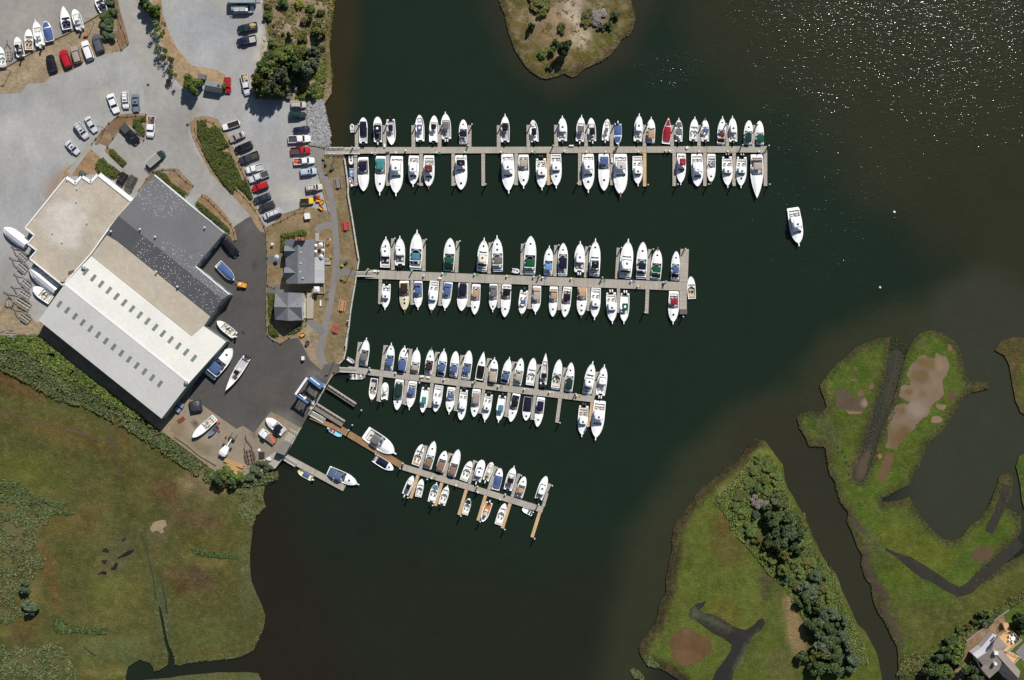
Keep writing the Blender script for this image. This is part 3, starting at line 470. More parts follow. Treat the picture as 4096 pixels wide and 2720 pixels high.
sheet('footpath', pts('P3', (1960, 240), (2080, 300), (2310, 345), (2300, 420), (2130, 415), (2040, 440), (1960, 560), z=ZG), Z1 + .040, PATH, (130, 127, 122), 1.5, .04)
sheet('footpath', ribbon(pts('P2', (1660, 1090), (1690, 1030), (1780, 990), (1940, 960), z=ZG), [2.0, 2.0, 1.8, 1.8]), Z1 + .044, PATH, (132, 130, 127), 1.5, .04)
sheet('footpath', ribbon(pts('P3', (846, 168), (1075, 168), z=ZG), 130 * .2457 * S), Z1 + .040, PATH, (112, 109, 105), 1.5, .02)
sheet('footpath', ribbon(pts('P3', (850, 636), (1300, 636), z=ZG), 125 * .2457 * S), Z1 + .040, PATH, (112, 109, 105), 1.5, .02)
sheet('footpath', ribbon(pts('P3', (1500, 1130), (1600, 1200), (1700, 1290), (1760, 1370), z=ZG), [1.4, 2.0, 2.0, 2.0]), Z1 + .046, PATH, (126, 124, 120), 1.5, .04)
sheet('footpath', ribbon(pts('T00', (860, 1345), (960, 1440), (1110, 1590), 'T01', (960, 40), (850, 60), z=ZG), [2.0, 2.0, 1.8, 1.6, 1.0]), Z1 + .046, PATH, (166, 163, 158), 1.5, .04)
sheet('footpath', ribbon(pts('T00', (840, 1330), (760, 1430), (640, 1600), z=ZG), 1.5), Z1 + .050, PATH, (160, 156, 150), 1.5, .04)
sheet('footpath', pts('F', (10, 415), (92, 425), (98, 535), (25, 560), (-60, 650), (-170, 560), (-110, 430), z=ZG), Z1 + .054, PATH, (100, 96, 92), 1.5, .02)
# mulch beds
BED = (144, 118, 92)
def bed(poly, rgb=BED, blobs=(), amp=.15): sheet('mulch_bed', pts(*poly, z=ZG), Z1 + .032, GROUND, rgb, 1.3, amp, blobs=blobs)
bed(['T00', (1745, 1140), (1800, 1080), (1900, 1065), (2010, 1100), (2080, 1200), (2160, 1370), (2230, 1500), (2300, 1680), (2340, 1850), (2390, 1960), (2440, 2150), (2390, 2130), (2290, 1960), (2180, 1840), (2060, 1720), (1940, 1590), (1850, 1430), (1770, 1260)], (160, 134, 104))
bed(['T00', (860, 1300), (960, 1190), (1085, 1060), (1180, 1050), (1345, 1045), (1350, 1150), (1335, 1290), (1190, 1150), (1100, 1200), (990, 1350)], (134, 108, 84), [('T00', 1260, 1170, 110, 140, 0, (152, 122, 92), .8)])
bed(['T00', (850, 1372), (960, 1470), (1060, 1570), 'T01', (900, 30), (760, 50), (640, 60), (560, 100), (600, 0)], (158, 128, 96))
bed(['T00', (985, 1350), (1010, 1360), (1170, 1490), (1125, 1545), (960, 1400)], (150, 122, 90))
bed(['T01', (1410, 10), (1560, -20), (1640, -10), (1785, 132), (1720, 245), (1560, 160), (1440, 60), (1330, 150), (1275, 195)])
bed(['T01', (1790, 310), (1870, 220), (1920, 240), (2010, 330), (2110, 450), (2170, 560), (2188, 640), (2150, 650), (2090, 580), (1940, 430)], (156, 126, 92))
bed(['T00', (1030, -60), (1070, -60), (1115, 150), (1190, 400), (1118, 465), (1062, 300), (1090, 260), (1040, 100)], (140, 112, 90))
sheet('dirt_strip', pts('T00', (1395, -80), (1470, -80), (1500, 120), (1560, 280), (1630, 450), (1770, 600), (1990, 640), (2080, 690), (2070, 850), (2030, 780), (1880, 760), (1690, 800), (1600, 720), (1570, 620), (1500, 450), (1430, 200), z=ZG), Z1 + .05, GROUND, (176, 148, 116), 1.6, .4, blobs=[('T00', 1480, 150, 40, 250, 10, (140, 110, 86), .6), ('T00', 1900, 690, 150, 50, 0, (186, 158, 124), .7)])
sheet('sand_bank', pts('L', (575, 0), (600, 230), (645, 560), (625, 680), (585, 860), (510, 890), (540, 720), (540, 560), (610, 420), (590, 200), (540, 0), z=ZG), Z1 + .03, GROUND, (196, 188, 172), 1.2, .2)
RIP = pts('P1', (1612, 330), (1880, 310), (1950, 600), (2015, 900), (2010, 1130), (1655, 1090), (1632, 700), z=ZG)
sheet('rocky_bank', RIP, Z1 + .03, M('rubble', vcol=True, rough=.9, specs=[(1.2, .25, 6, U), (4, .35, 5, U)], bump=(3, .3)), (150, 150, 150), 1.2, .3, blobs=[('P1', 1700, 900, 60, 120, 0, (120, 128, 100), .6)])
# ================= boats =================
COL = {'nv': (30, 31, 54), 'bl': (82, 104, 150), 'lb': (111, 155, 214), 'tl': (66, 138, 138), 'gn': (28, 90, 64), 'dg': (36, 58, 52), 'bk': (30, 28, 28), 'gy': (118, 113, 109), 'lg': (208, 206, 202), 'be': (182, 170, 154), 'tn': (190, 156, 122), 'br': (146, 114, 92), 'db': (62, 46, 40),
       'rd': (162, 40, 56), 'mr': (112, 52, 46), 'cr': (246, 236, 212), 'wh': (255, 255, 255), 'tq': (78, 134, 156), 'sl': (98, 116, 146), 'tp': (166, 150, 142)}
CNAME = {'nv': 'navy', 'bl': 'blue', 'lb': 'pale blue', 'tl': 'teal', 'gn': 'green', 'dg': 'dark green', 'bk': 'black', 'gy': 'grey', 'lg': 'pale grey', 'be': 'beige', 'tn': 'tan', 'br': 'brown', 'db': 'dark brown', 'rd': 'red', 'mr': 'maroon', 'cr': 'cream', 'wh': 'white', 'tq': 'turquoise', 'sl': 'slate blue', 'tp': 'taupe'}
GEL = M('white_gelcoat', col=(.9, .9, .89), rough=.25, spec=.5, coat=.3, specs=[(.6, .03, 3, U)])
GELD = M('white_nonskid', col=(.87, .87, .855), rough=.6, specs=[(.8, .04, 4, U)])
SOLE = {'wh': GELD, 'gy': M('grey_sole', (192, 190, 194), rough=.7, specs=[(2, .12, 4, U)]), 'tk': M('teak', (150, 104, 66), rough=.6, specs=[(1.5, .2, 4, (1, 8, 1))]), 'be': M('beige_sole', (205, 192, 172), rough=.7, specs=[(2, .1, 4, U)]), 'bk': M('dark_sole', (70, 64, 66), rough=.8, specs=[(2, .2, 4, U)]), 'or': M('orange_teak', (196, 120, 62), rough=.5, specs=[(2, .2, 4, (1, 6, 1))])}
TINT = M('tinted_glass', col=(.012, .028, .032), rough=.06, spec=.7)
PALEGLASS = M('pale_glass', col=(.30, .40, .39), rough=.08, spec=.7)
HATCH = M('smoked_hatch', col=(.018, .012, .012), rough=.12, spec=.6)
STEEL = M('steel_tube', col=(.62, .63, .64), rough=.28, metal=.9)
BLKENG = M('black_cowl', col=(.015, .016, .02), rough=.3, coat=.4); WHENG = M('white_cowl', col=(.78, .78, .77), rough=.3, coat=.4)
HULLS = {'': GEL, 'hc': M('cream_gelcoat', (240, 230, 196), rough=.3, coat=.3), 'hy': M('yellow_gelcoat', (236, 196, 40), rough=.3, coat=.3), 'hb': M('aqua_gelcoat', (150, 220, 240), rough=.4), 'hg': M('grey_alloy', (168, 172, 168), rough=.45, specs=[(2, .1, 4, U)]), 'hn': M('navy_gelcoat', (40, 44, 78), rough=.3, coat=.3), 'hs': M('grey_gelcoat', (120, 130, 150), rough=.4)}
def CANV(c): return M(CNAME[c].replace(' ', '_') + '_canvas', COL[c], rough=.85, spec=.15, specs=[(.9, .10, 4, U), (5, .06, 3, U)])
CUSH = {'wh': M('white_cushion', (236, 232, 222), rough=.6), 'tn': M('tan_cushion', (206, 172, 132), rough=.6), 'nv': M('navy_cushion', (50, 54, 90), rough=.6), 'rd': M('red_cushion', (180, 46, 38), rough=.6)}
NB = [0]
def slab(L, cols, w0, z, crown, x0, x1, th=.05, roundc=.18, rows=7, wfun=None):
    """crowned rounded panel from x1 (fore) to x0 (aft)"""
    mb = MB(); top, bot = [], []
    for i in range(rows):
        u = i / (rows - 1); x = x1 + (x0 - x1) * u; e = min(u, 1 - u) * 2
        wd = (wfun(u) if wfun else w0) * (1 - roundc * max(0, 1 - e * 3) ** 2)
        zz = z + crown * (1 - (2 * u - 1) ** 2) * .5
        top.append([(x, wd * k, zz + crown * .6 * (1 - k * k)) for k in (-1, -.6, 0, .6, 1)])
    mb.grid(top); n = len(mb.v)
    mb.v += [(x, y, zz - th) for x, y, zz in mb.v[:n]]
    k = 5
    edge = [j for j in range(k)] + [i * k + k - 1 for i in range(1, rows)] + [(rows - 1) * k + j for j in range(k - 2, -1, -1)] + [i * k for i in range(rows - 2, 0, -1)]
    for a, b in zip(edge, edge[1:] + edge[:1]): mb.f.append((b, a, a + n, b + n))
    for i in range(rows - 1):
        for j in range(k - 1): mb.f.append((n + i * k + j, n + (i + 1) * k + j, n + (i + 1) * k + j + 1, n + i * k + j + 1))
    return mb
def boat(bow, stern, wd, typ, col, c0, c1, opts, label, cat, group=None, zb=0.0, name=None):
    """bow, stern: world points at deck height; c0..c1: span of the canvas or top as fractions from bow to stern"""
    NB[0] += 1; rnd = random.Random(NB[0])
    bow = Vector(bow[:2]); stern = Vector(stern[:2]); d = bow - stern; L = d.length; ctr = (bow + stern) / 2
    names = {'E': 'motor_cruiser', 'F': 'flybridge_cruiser', 'H': 'hardtop_cruiser', 'T': 'centre_console_boat', 'O': 'open_runabout', 'K': 'covered_motorboat', 'B': 'bow_rider', 'W': 'wrapped_boat', 'U': 'work_skiff'}
    root = thing(name or names[typ], label, cat, (ctr.x, ctr.y, zb), math.atan2(d.y, d.x), group)
    op = opts
    flag = lambda k: k in op
    hullm = HULLS[next((k for k in op if k in HULLS and k), '')]
    pul = .075 if flag('p') or flag('tp') else 0.0
    eng = next((k for k in op if len(k) == 2 and k[0] in 'kwu' and k[1].isdigit()), None)
    plat = .05 if (typ in 'EF' and not eng and not flag('np')) else 0.0
    Xb = L / 2 - pul * L; Lh = L * (1 - pul - plat); X = lambda t: Xb - t * Lh
    fx = lambda f: L / 2 - f * L                      # from fractions of the whole boat
    tf = lambda f: min(max((f * L - pul * L) / Lh, 0), 1)
    blunt = flag('b'); fine = flag('fine')
    tm = .42 if blunt else (.62 if fine else .5)
    pw_, qx = (2.8, .55) if blunt else ((1.75, .95) if fine else (2.3, .66))
    def hw(t):
        f = (1 - max(0, 1 - t / tm) ** pw_) ** qx if t < tm else 1 - .09 * ((t - tm) / (1 - tm)) ** 2
        return wd / 2 * max(f, .24 if blunt else .03)
    F = min(max(.085 * L, .45), 1.05)
    sh = lambda t: F * (1 + .4 * max(0, 1 - t / .7) ** 1.6)
    ts = [0, .025, .06, .11, .18, .27, .38, .5, .65, .82, 1]
    mb = MB(); rings = []
    for t in ts:
        a, z = hw(t), sh(t); x = X(t); rk = (1 - t) ** 3 * .05 * L
        rings.append([(x, a, z), (x, a * 1.0, z - .1), (x - rk * .6, a * .84, .22 * F), (x - rk, a * .55, -.18), (x - rk, 0, -.35), (x - rk, -a * .55, -.18), (x - rk * .6, -a * .84, .22 * F), (x, -a, z - .1), (x, -a, z)])
    mb.loft(rings, cap0=False, cap1=True, closed=False)
    hull = mb.build('hull', hullm, root, smooth=False)
    if plat: MB().prism([(X(1) - plat * L, -.40 * wd), (X(1) - plat * L * .75, -.44 * wd), (X(1) - .002, -.45 * wd), (X(1) - .002, .45 * wd), (X(1) - plat * L * .75, .44 * wd), (X(1) - plat * L, .40 * wd)], .25 * F, .25 * F + .1).build('swim_platform', SOLE['tk'] if flag('tk') else GEL, root)
    if pul: MB().prism([(L / 2, -.035 * wd), (L / 2, .035 * wd), (X(.05), .06 * wd), (X(.05), -.06 * wd)], sh(0) + .02, sh(0) + .09).build('bow_pulpit', SOLE['tk'] if flag('tp') else GEL, root)
    # deck layout
    if typ in 'EK': td = tf(max(c0 - .11, .3)) if typ == 'E' else tf(c0)
    elif typ in 'FH': td = tf(min(c1 + .02, .86)) if typ == 'F' else tf(c1 - .02)
    elif typ == 'T': td = .12 if flag('ob') else .26
    elif typ in 'OB': td = tf(c0) if c0 else .3
    else: td = 1.0
    if typ in 'W': td = 1.0
    if typ == 'U': td = .1
    cw = .09 * wd if typ != 'U' else .05 * wd
    ta = .97 if not eng else .93
    hc = {'E': .16, 'F': .14, 'H': .16, 'K': .14, 'T': .06, 'O': .06, 'B': .06, 'W': .3, 'U': .02}[typ] * wd
    dts = [t for t in ts if t < td - .02] + [td]
    rows = []
    for t in dts:
        a, z, x = hw(t) * .985, sh(t) + .01, X(t); g = min(1, max(0, (t - .06) / .22)); h = hc * g
        rows.append([(x, -a, z), (x, -a * .78, z + .03), (x, -a * .6, z + h * .75), (x, 0, z + h), (x, a * .6, z + h * .75), (x, a * .78, z + .03), (x, a, z)])
    mb = MB().grid(rows)
    if typ not in 'W' and td < .98:
        # side decks, cockpit walls, transom
        ct = [td] + [t for t in ts if td + .02 < t < ta] + [ta]; zs = .32 * F
        for s in (-1, 1):
            o = [(X(t), s * hw(t) * .985, sh(t) + .01) for t in ct]; i_ = [(X(t), s * (hw(t) - cw), sh(t) + .02) for t in ct]; b = [(X(t), s * (hw(t) - cw), zs) for t in ct]
            mb.grid([o, i_, b] if s < 0 else [b, i_, o])
        a, b = hw(td), hw(ta)
        mb.quad((X(td), -(a - cw), zs), (X(td), (a - cw), zs), (X(td), a - cw, sh(td) + .02), (X(td), -(a - cw), sh(td) + .02))
        mb.quad((X(ta), b - cw, zs), (X(ta), -(b - cw), zs), (X(ta), -(b - cw), sh(ta) + .02), (X(ta), b - cw, sh(ta) + .02))
        mb.quad((X(ta), -hw(ta), sh(ta) + .01), (X(1), -hw(1), sh(1) + .01), (X(1), hw(1), sh(1) + .01), (X(ta), hw(ta), sh(ta) + .01)) if not eng else mb.box(X(1), X(ta), -hw(1) * .98, -hw(1) * .45, zs, sh(1)).box(X(1), X(ta), hw(1) * .45, hw(1) * .98, zs, sh(1))
        sk = next((k[2:] for k in op if k.startswith('s=')), {'E': 'gy', 'F': 'gy', 'H': 'wh', 'T': 'wh', 'O': 'wh', 'B': 'wh', 'K': 'gy', 'U': 'wh'}[typ])
        sm = MB().grid([[(X(t), -(hw(t) - cw) , zs), (X(t), (hw(t) - cw), zs)] for t in ct]); sm.f = [f[::-1] for f in sm.f]
        sm.build('cockpit_sole', hullm if typ == 'U' else SOLE[sk], root)
    deck = mb.build('deck', hullm if hullm is not HULLS['hy'] else GEL, root, smooth=True)
    # hatches
    if typ in 'EFHK' and not flag('nh'):
        for q, hh in enumerate([k for k in op if k.startswith('h=')] or (['h=%.2f' % (.5 * td)] if rnd.random() < .35 else [])):
            t = tf(float(hh[2:])); s_ = .055 * wd + .09; z = sh(t) + hc * min(1, max(0, (t - .06) / .22)) + .012
            MB().box(X(t) - s_, X(t) + s_, -s_, s_, z - .06, z + .035).build('deck_hatch', HATCH, root)
    # bow rail
    if typ in 'EFH' and L > 7:
        mb = MB(); rl = [t for t in (.02, .1, .22, .36, .48) if t < td]
        for s in (-1, 1):
            top = [(X(t), s * hw(t) * .92, sh(t) + .55) for t in rl]; mb.path(top, .022)
            for t, p in zip(rl, top): mb.tube((p[0], p[1], sh(t)), p, .018, 4)
        mb.tube((X(.02), -hw(.02) * .92, sh(0) + .55), (X(.02), hw(.02) * .92, sh(0) + .55), .022, 4)
        mb.build('bow_rail', STEEL, root)
    zd = sh(td)
    def wscreen(t, h, rake, wf=.8, mat=None, nm='windshield', z=None):
        z = zd if z is None else z
        n = 7; a = hw(t) * wf; rows = [[], []]
        for k in range(n):
            u = -1 + 2 * k / (n - 1); cx = X(t) - (abs(u) ** 2.4) * .10 * L
            rows[0].append((cx, a * u, z + hc * (1 - abs(u)) * .8)); rows[1].append((cx - rake, a * u * .9, z + h))
        mb = MB().grid(rows); mb.f = [f[::-1] for f in mb.f]
        g = mb.build(nm, mat or TINT, root); fr = MB().path(rows[1], .035); 
        for k in (0, 2, 4, 6): fr.tube(rows[0][k], rows[1][k], .025, 4)
        fr.build('windshield_frame', STEEL, g)
    def seats(t0, t1, cm):
        z = .32 * F; a = hw((t0 + t1) / 2) - cw
        mb = MB().box(X(t1), X(t1) + .5, -a * .92, a * .92, z, z + .42, .03)
        for s in (-1, 1): e0, e1 = sorted((s * a * .25, s * a * .82)); MB().box(X(t0) - .75, X(t0) - .2, e0, e1, z, z + .5, .04).box(X(t0) - .9, X(t0) - .75, e0, e1, z, z + .95, .02).build('helm_seat', cm, root)
        if t1 - t0 > .35: mb.box(X(t1) + .5, X(t0) - 1.1, a * .6, a * .92, z, z + .42, .03)
        mb.build('seat', cm, root)
    cush = CUSH[next((k[2:] for k in op if k.startswith('c=')), 'wh')]
    def outboards():
        n = int(eng[1]); em = BLKENG if eng[0] == 'k' else WHENG
        if eng[0] == 'u': em = M('blue_cowl', (70, 90, 140), rough=.35)
        for k in range(n):
            y = (k - (n - 1) / 2) * min(.62, wd * .24); s = min(1.0, .55 + .06 * L)
            e = MB().loft([[(X(1) - .1 * s - .0, y + .17 * s * q, .62 + z_) for q, z_ in ((-1, .35), (1, .35), (1.1, .75), (.7, .95), (-.7, .95), (-1.1, .75))],
                           [(X(1) - .42 * s, y + .2 * s * q, .62 + z_) for q, z_ in ((-1, .3), (1, .3), (1.15, .75), (.7, 1.0), (-.7, 1.0), (-1.15, .75))],
                           [(X(1) - .8 * s, y + .15 * s * q, .62 + z_) for q, z_ in ((-1, .35), (1, .35), (1.1, .7), (.6, .9), (-.6, .9), (-1.1, .7))]][::-1]).build('outboard_motor', em, root, smooth=False)
            MB().box(X(1) - .62 * s, X(1) - .25 * s, y - .08, y + .08, -.5, .98).box(X(1) - .25 * s, X(1) + .05, y - .13, y + .13, .3, .75).build('motor_leg', em, e)
    if eng: outboards()
    def top_panel(nm, a0, a1, z, wf, mat, crown, th=.05, roundc=.2, legs=True, wfix=None):
        x1, x0 = fx(a0), fx(a1); tmid = tf((a0 + a1) / 2)
        wf_ = wfix if wfix else hw(tmid) * wf
        o = slab(L, None, wf_, z, crown, x0, x1, th, roundc).build(nm, mat, root, smooth=True)
        if legs:
            for xx, e in ((x1 - .12, .15), (x0 + .12, -.1)): MB().path([(xx + e, -wf_ * .98, sh(tmid) * .9), (xx, -wf_ * .9, z - .02), (xx, wf_ * .9, z - .02), (xx + e, wf_ * .98, sh(tmid) * .9)], .028, 5).build('top_frame', STEEL, root)
        return o
    if typ == 'E':
        seats(tf(min(c1, .8)), .95, cush) if c1 < .86 else seats(td + .1, .95, cush)
        wscreen(td, 1.0, .35, .86, TINT if flag('dw') or rnd.random() < .4 else PALEGLASS)
        wf = next((float(k[2:]) for k in op if k.startswith('w=')), .76)
        zc = zd + 1.35
        if c1 > c0: top_panel('canvas_top', c0, c1, zc, wf, CANV(col), .16)
        ac = next((k for k in op if k.startswith('a=')), None)
        if ac:
            q = ac[2:].split(','); a0, a1 = float(q[0]), float(q[1]); cc = q[2] if len(q) > 2 else col
            x1, x0 = fx(a0), fx(a1); mb = MB(); r0 = hw(tf(a0)) * .78; r1 = hw(tf(a1)) * .86
            mb.grid([[(x1, r0 * k, zc - .08 + .1 * (1 - k * k)) for k in (-1, -.5, 0, .5, 1)], [((x1 + x0) / 2, (r0 + r1) / 2 * k, zc - .45 + .1 * (1 - k * k)) for k in (-1, -.5, 0, .5, 1)], [(x0, r1 * k, sh(1) + .25 + .06 * (1 - k * k)) for k in (-1, -.5, 0, .5, 1)]])
            mb.build('cockpit_cover', CANV(cc), root, smooth=True)
        if flag('arch') or (L > 9.5 and rnd.random() < .6):
            a = hw(tf(c1)) * .95; x = fx(c1) - .1
            MB().path([(x + .4, -a, sh(.8)), (x, -a * .92, zc - .05), (x, a * .92, zc - .05), (x + .4, a, sh(.8))], .12, 6).build('radar_arch', GEL, root)
    elif typ in 'FH':
        big = typ == 'F'
        h1 = 1.15 if big else 1.05
        x1, x0 = fx(c0 - (.0)), fx(min(c1 + .02, .86)); t1, t0 = tf(c0), tf(min(c1 + .02, .86))
        if typ == 'F':      # c0..c1 = top; bow first
            xw = fx(max(c0 - .14, .22)); tw = tf(max(c0 - .14, .22)); a1, a0 = hw(tw) * .72, hw(t0) * .78
            b = MB().loft([[(xw, -a1, zd), (xw, a1, zd), (xw - .75, a1 * .9, zd + h1), (xw - .75, -a1 * .9, zd + h1)], [((xw + x0) / 2, -a0, zd), ((xw + x0) / 2, a0, zd), ((xw + x0) / 2, a0 * .95, zd + h1), ((xw + x0) / 2, -a0 * .95, zd + h1)], [(x0, -a0, zd), (x0, a0, zd), (x0, a0 * .95, zd + h1), (x0, -a0 * .95, zd + h1)]][::-1])
            house = b.build('cabin', GEL, root)
            g = MB().quad((xw - .08 + .02, -a1 * .93, zd + .3), (xw - .06, a1 * .93, zd + .3), (xw - .56, a1 * .86, zd + h1 - .22), (xw - .56, -a1 * .86, zd + h1 - .22)); g.v = [(x + .03, y, z + .02) for x, y, z in g.v]
            for s in (-1, 1):
                q = [((xw + x0) / 2 + .9, s * (a0 * 1.0 + .012), zd + .35), (x0 + .3, s * (a0 + .012), zd + .35), (x0 + .3, s * (a0 * .965 + .012), zd + h1 - .25), ((xw + x0) / 2 + .5, s * (a0 * .965 + .012), zd + h1 - .25)]
                g.quad(*(q if s < 0 else q[::-1]))
            g.build('window', TINT, house)
            # flybridge coaming and console
            fb = MB(); zf = zd + h1; xa = fx(max(c0 - .07, .3)); af = hw(t1) * .72
            for s in (-1, 1): fb.box(x0 + .1, xa, s * af - .06, s * af + .06, zf, zf + .5)
            fb.box(xa - .35, xa, -af, af, zf, zf + .6).box(xa - 1.7, xa - 1.1, -af * .5, af * .5, zf, zf + .8, .05)
            fb.build('flybridge', GEL, root)
            top_panel('bridge_top', c0, c1, zd + h1 + 1.75, .66, CANV(col) if col != 'wh' else GEL, .1, .09)
        else:
            xw = fx(c0 - .045); tw = tf(c0 - .045); a1, a0 = hw(tw) * .66, hw(t0) * .74
            g = MB(); zt = zd + 1.55; xb_ = x0 + .25 * (x1 - x0)
            g.quad((xw, -a1, zd + .1), (xw, a1, zd + .1), (x1 - .05, a1 * .95, zt), (x1 - .05, -a1 * .95, zt))
            for s in (-1, 1):
                q = [(xw, s * a1, zd + .1), (xb_, s * a0, zd + .1), (xb_, s * a0 * .95, zt), (x1 - .05, s * a1 * .95, zt)]
                g.quad(*(q if s < 0 else q[::-1]))
            g.build('window', TINT, root)
            mb = MB()
            for s in (-1, 1): mb.box(xb_, xw, s * a0 - .05, s * a0 + .05, zd - .2, zd + .12)
            mb.box(xw - .1, xw, -a0, a0, zd - .2, zd + .12).build('cabin', GEL, root)
            top_panel('hardtop', c0, c1, zt + .02, .70, CANV(col) if col != 'wh' else GEL, .1, .08)
        seats(tf(min(c1 + .04, .84)), .94, cush)
        zt = zd + (h1 + 1.95 if big else 1.75); x = fx((c0 * 2 + c1) / 3)
        MB().lathe((x, 0, zt - .1), [(.0, .0), (.26, .02), (.3, .12), (.2, .24), (.0, .28)], 10).build('radar_dome', M('grey_dome', (96, 98, 120), rough=.4) if rnd.random() < .75 else GEL, root)
    elif typ == 'T':
        z = .32 * F; tm_ = tf((c0 + c1) / 2)
        cx = X(tm_) + .2; MB().box(cx - .35, cx + .45, -.42, .42, z, z + 1.1, .08).build('console', GEL, root)
        MB().box(cx - 1.25, cx - .75, -.5, .5, z, z + .75, .04).build('helm_seat', cush, root); MB().box(cx + .5, cx + 1.0, -.36, .36, z, z + .45, .04).build('seat', cush, root)
        a = hw(td) - cw; MB().quad((X(td) - .9, -a * .9, z + .4), (X(td) - .9, a * .9, z + .4), (X(td) - .02, a * .9, z + .4), (X(td) - .02, -a * .9, z + .4)).build('bow_cushion', cush, root)
        tp = top_panel('canvas_top', c0, c1, z + 2.05, 1, CANV(col) if col != 'wh' else GEL, .1, .05, .15, wfix=next((float(k[2:]) for k in op if k.startswith('w=')), .6) * wd / 2)
        if flag('dome'): MB().lathe((fx((c0 + c1) / 2), 0, z + 2.1), [(.0, 0), (.3, .02), (.32, .14), (.0, .24)], 10).build('radar_dome', GEL, root)
    elif typ in 'OB':
        tw = tf(c1) if c1 else .45
        if typ == 'B':
            # bow cover
            x1, x0 = X(td), X(tw - .03); mb = MB(); rr = []
            for k in range(5):
                t = td + (tw - .03 - td) * k / 4; a = (hw(t) - cw * .6); rr.append([(X(t), a * q, sh(t) + .05 + .1 * (1 - q * q)) for q in (-1, -.5, 0, .5, 1)])
            mb.grid(rr).build('bow_cover', CANV(col), root, smooth=True)
        wscreen(tw, .5, .2, .84, TINT, z=sh(tw) * .95)
        a = hw(tw) - cw; z = .32 * F
        for s in (-1, 1): MB().box(X(tw) - .5, X(tw) + .05, s * a * .62 - a * .34, s * a * .62 + a * .34, z, sh(tw) + .08, .02).build('console', GEL, root)
        seats(tw + .07, ta - .02, cush)
        if typ == 'O' and not flag('nb'):
            for s in (-1, 1): MB().box(X(tw) + .2, X(td) - .25, s * a * .66 - a * .2, s * a * .66 + a * .2, z, z + .35, .04).build('bow_seat', cush, root)
        bo = next((k for k in op if k.startswith('x=')), None)
        if bo:
            q = bo[2:].split(','); top_panel('canvas_top', float(q[0]), float(q[1]), z + 1.8, .72, CANV(q[2]), .12)
    elif typ == 'K':
        tc, te = tf(c0), tf(c1); rr = []
        for k in range(9):
            u = k / 8; t = tc + (te - tc) * u; a = hw(t) * (.93 if flag('wide') else .86); hgt = (.55 + .45 * math.sin(math.pi * min(1, u * 1.25))) * .32 * wd * (1 - .35 * u)
            rr.append([(X(t), a * q, sh(t) + .03 + hgt * (1 - abs(q) ** 1.6)) for q in (-1, -.8, -.4, 0, .4, .8, 1)])
        MB().grid(rr).build('boat_cover', CANV(col), root, smooth=True)
        bc = next((k for k in op if k.startswith('f=')), None)
        if bc:
            q = bc[2:].split(','); t0, t1 = tf(float(q[0])), tf(float(q[1])); rr = []
            for k in range(6):
                t = t0 + (t1 - t0) * k / 5; a = hw(t) * .8; rr.append([(X(t), a * e, sh(t) + hc * min(1, max(0, (t - .06) / .22)) + .06 + .06 * (1 - e * e)) for e in (-1, -.5, 0, .5, 1)])
            MB().grid(rr).build('bow_cover', CANV(col), root, smooth=True)
    elif typ == 'W':
        rr = []
        for k, t in enumerate(ts):
            a = hw(t) * 1.01; hg = (.15 + .75 * min(1, t / .35) * (1 - .25 * t)) * .5 * wd
            rr.append([(X(t), a * q, sh(t) - .25 + .25 * (1 - abs(q)) + hg * (1 - abs(q) ** 1.5)) for q in (-1, -.92, -.5, 0, .5, .92, 1)])
        MB().grid(rr).build('shrink_wrap', GEL, root, smooth=False)
    elif typ == 'U':
        z = .32 * F; mb = MB()
        for k, t in enumerate((.3, .58, .8) if flag('c=rd') and flag('hg') else (.62, .84)):
            a = hw(t) - cw * 1.1; mb.box(X(t) - .22, X(t) + .22, -a, a, z + .18, z + .26)
        mb.build('thwart', WHENG if flag('hg') else cush, root)
        if flag('hg'): [MB().box(x, x + .4, y, y + .3, .5, .75, .05).build('net_float', M('orange_cone', (244, 84, 44), rough=.6), root) for x, y in ((-.9, .2), (.6, -.4))]
        bo = next((k for k in op if k.startswith('x=')), None)
        if bo:
            q = bo[2:].split(','); rr = []
            for k in range(5):
                t = tf(float(q[0]) + (float(q[1]) - float(q[0])) * k / 4); a = hw(t) * .8; rr.append([(X(t), a * e, sh(t) + .06 + .12 * (1 - e * e)) for e in (-1, -.5, 0, .5, 1)])
            MB().grid(rr).build('boat_cover', CANV(q[2]), root, smooth=True)
    return root
RUBBER = {'wh': M('white_rubber', (238, 238, 240), rough=.5), 'gy': M('grey_rubber', (176, 174, 176), rough=.5), 'bl': M('blue_rubber', (84, 140, 216), rough=.45)}
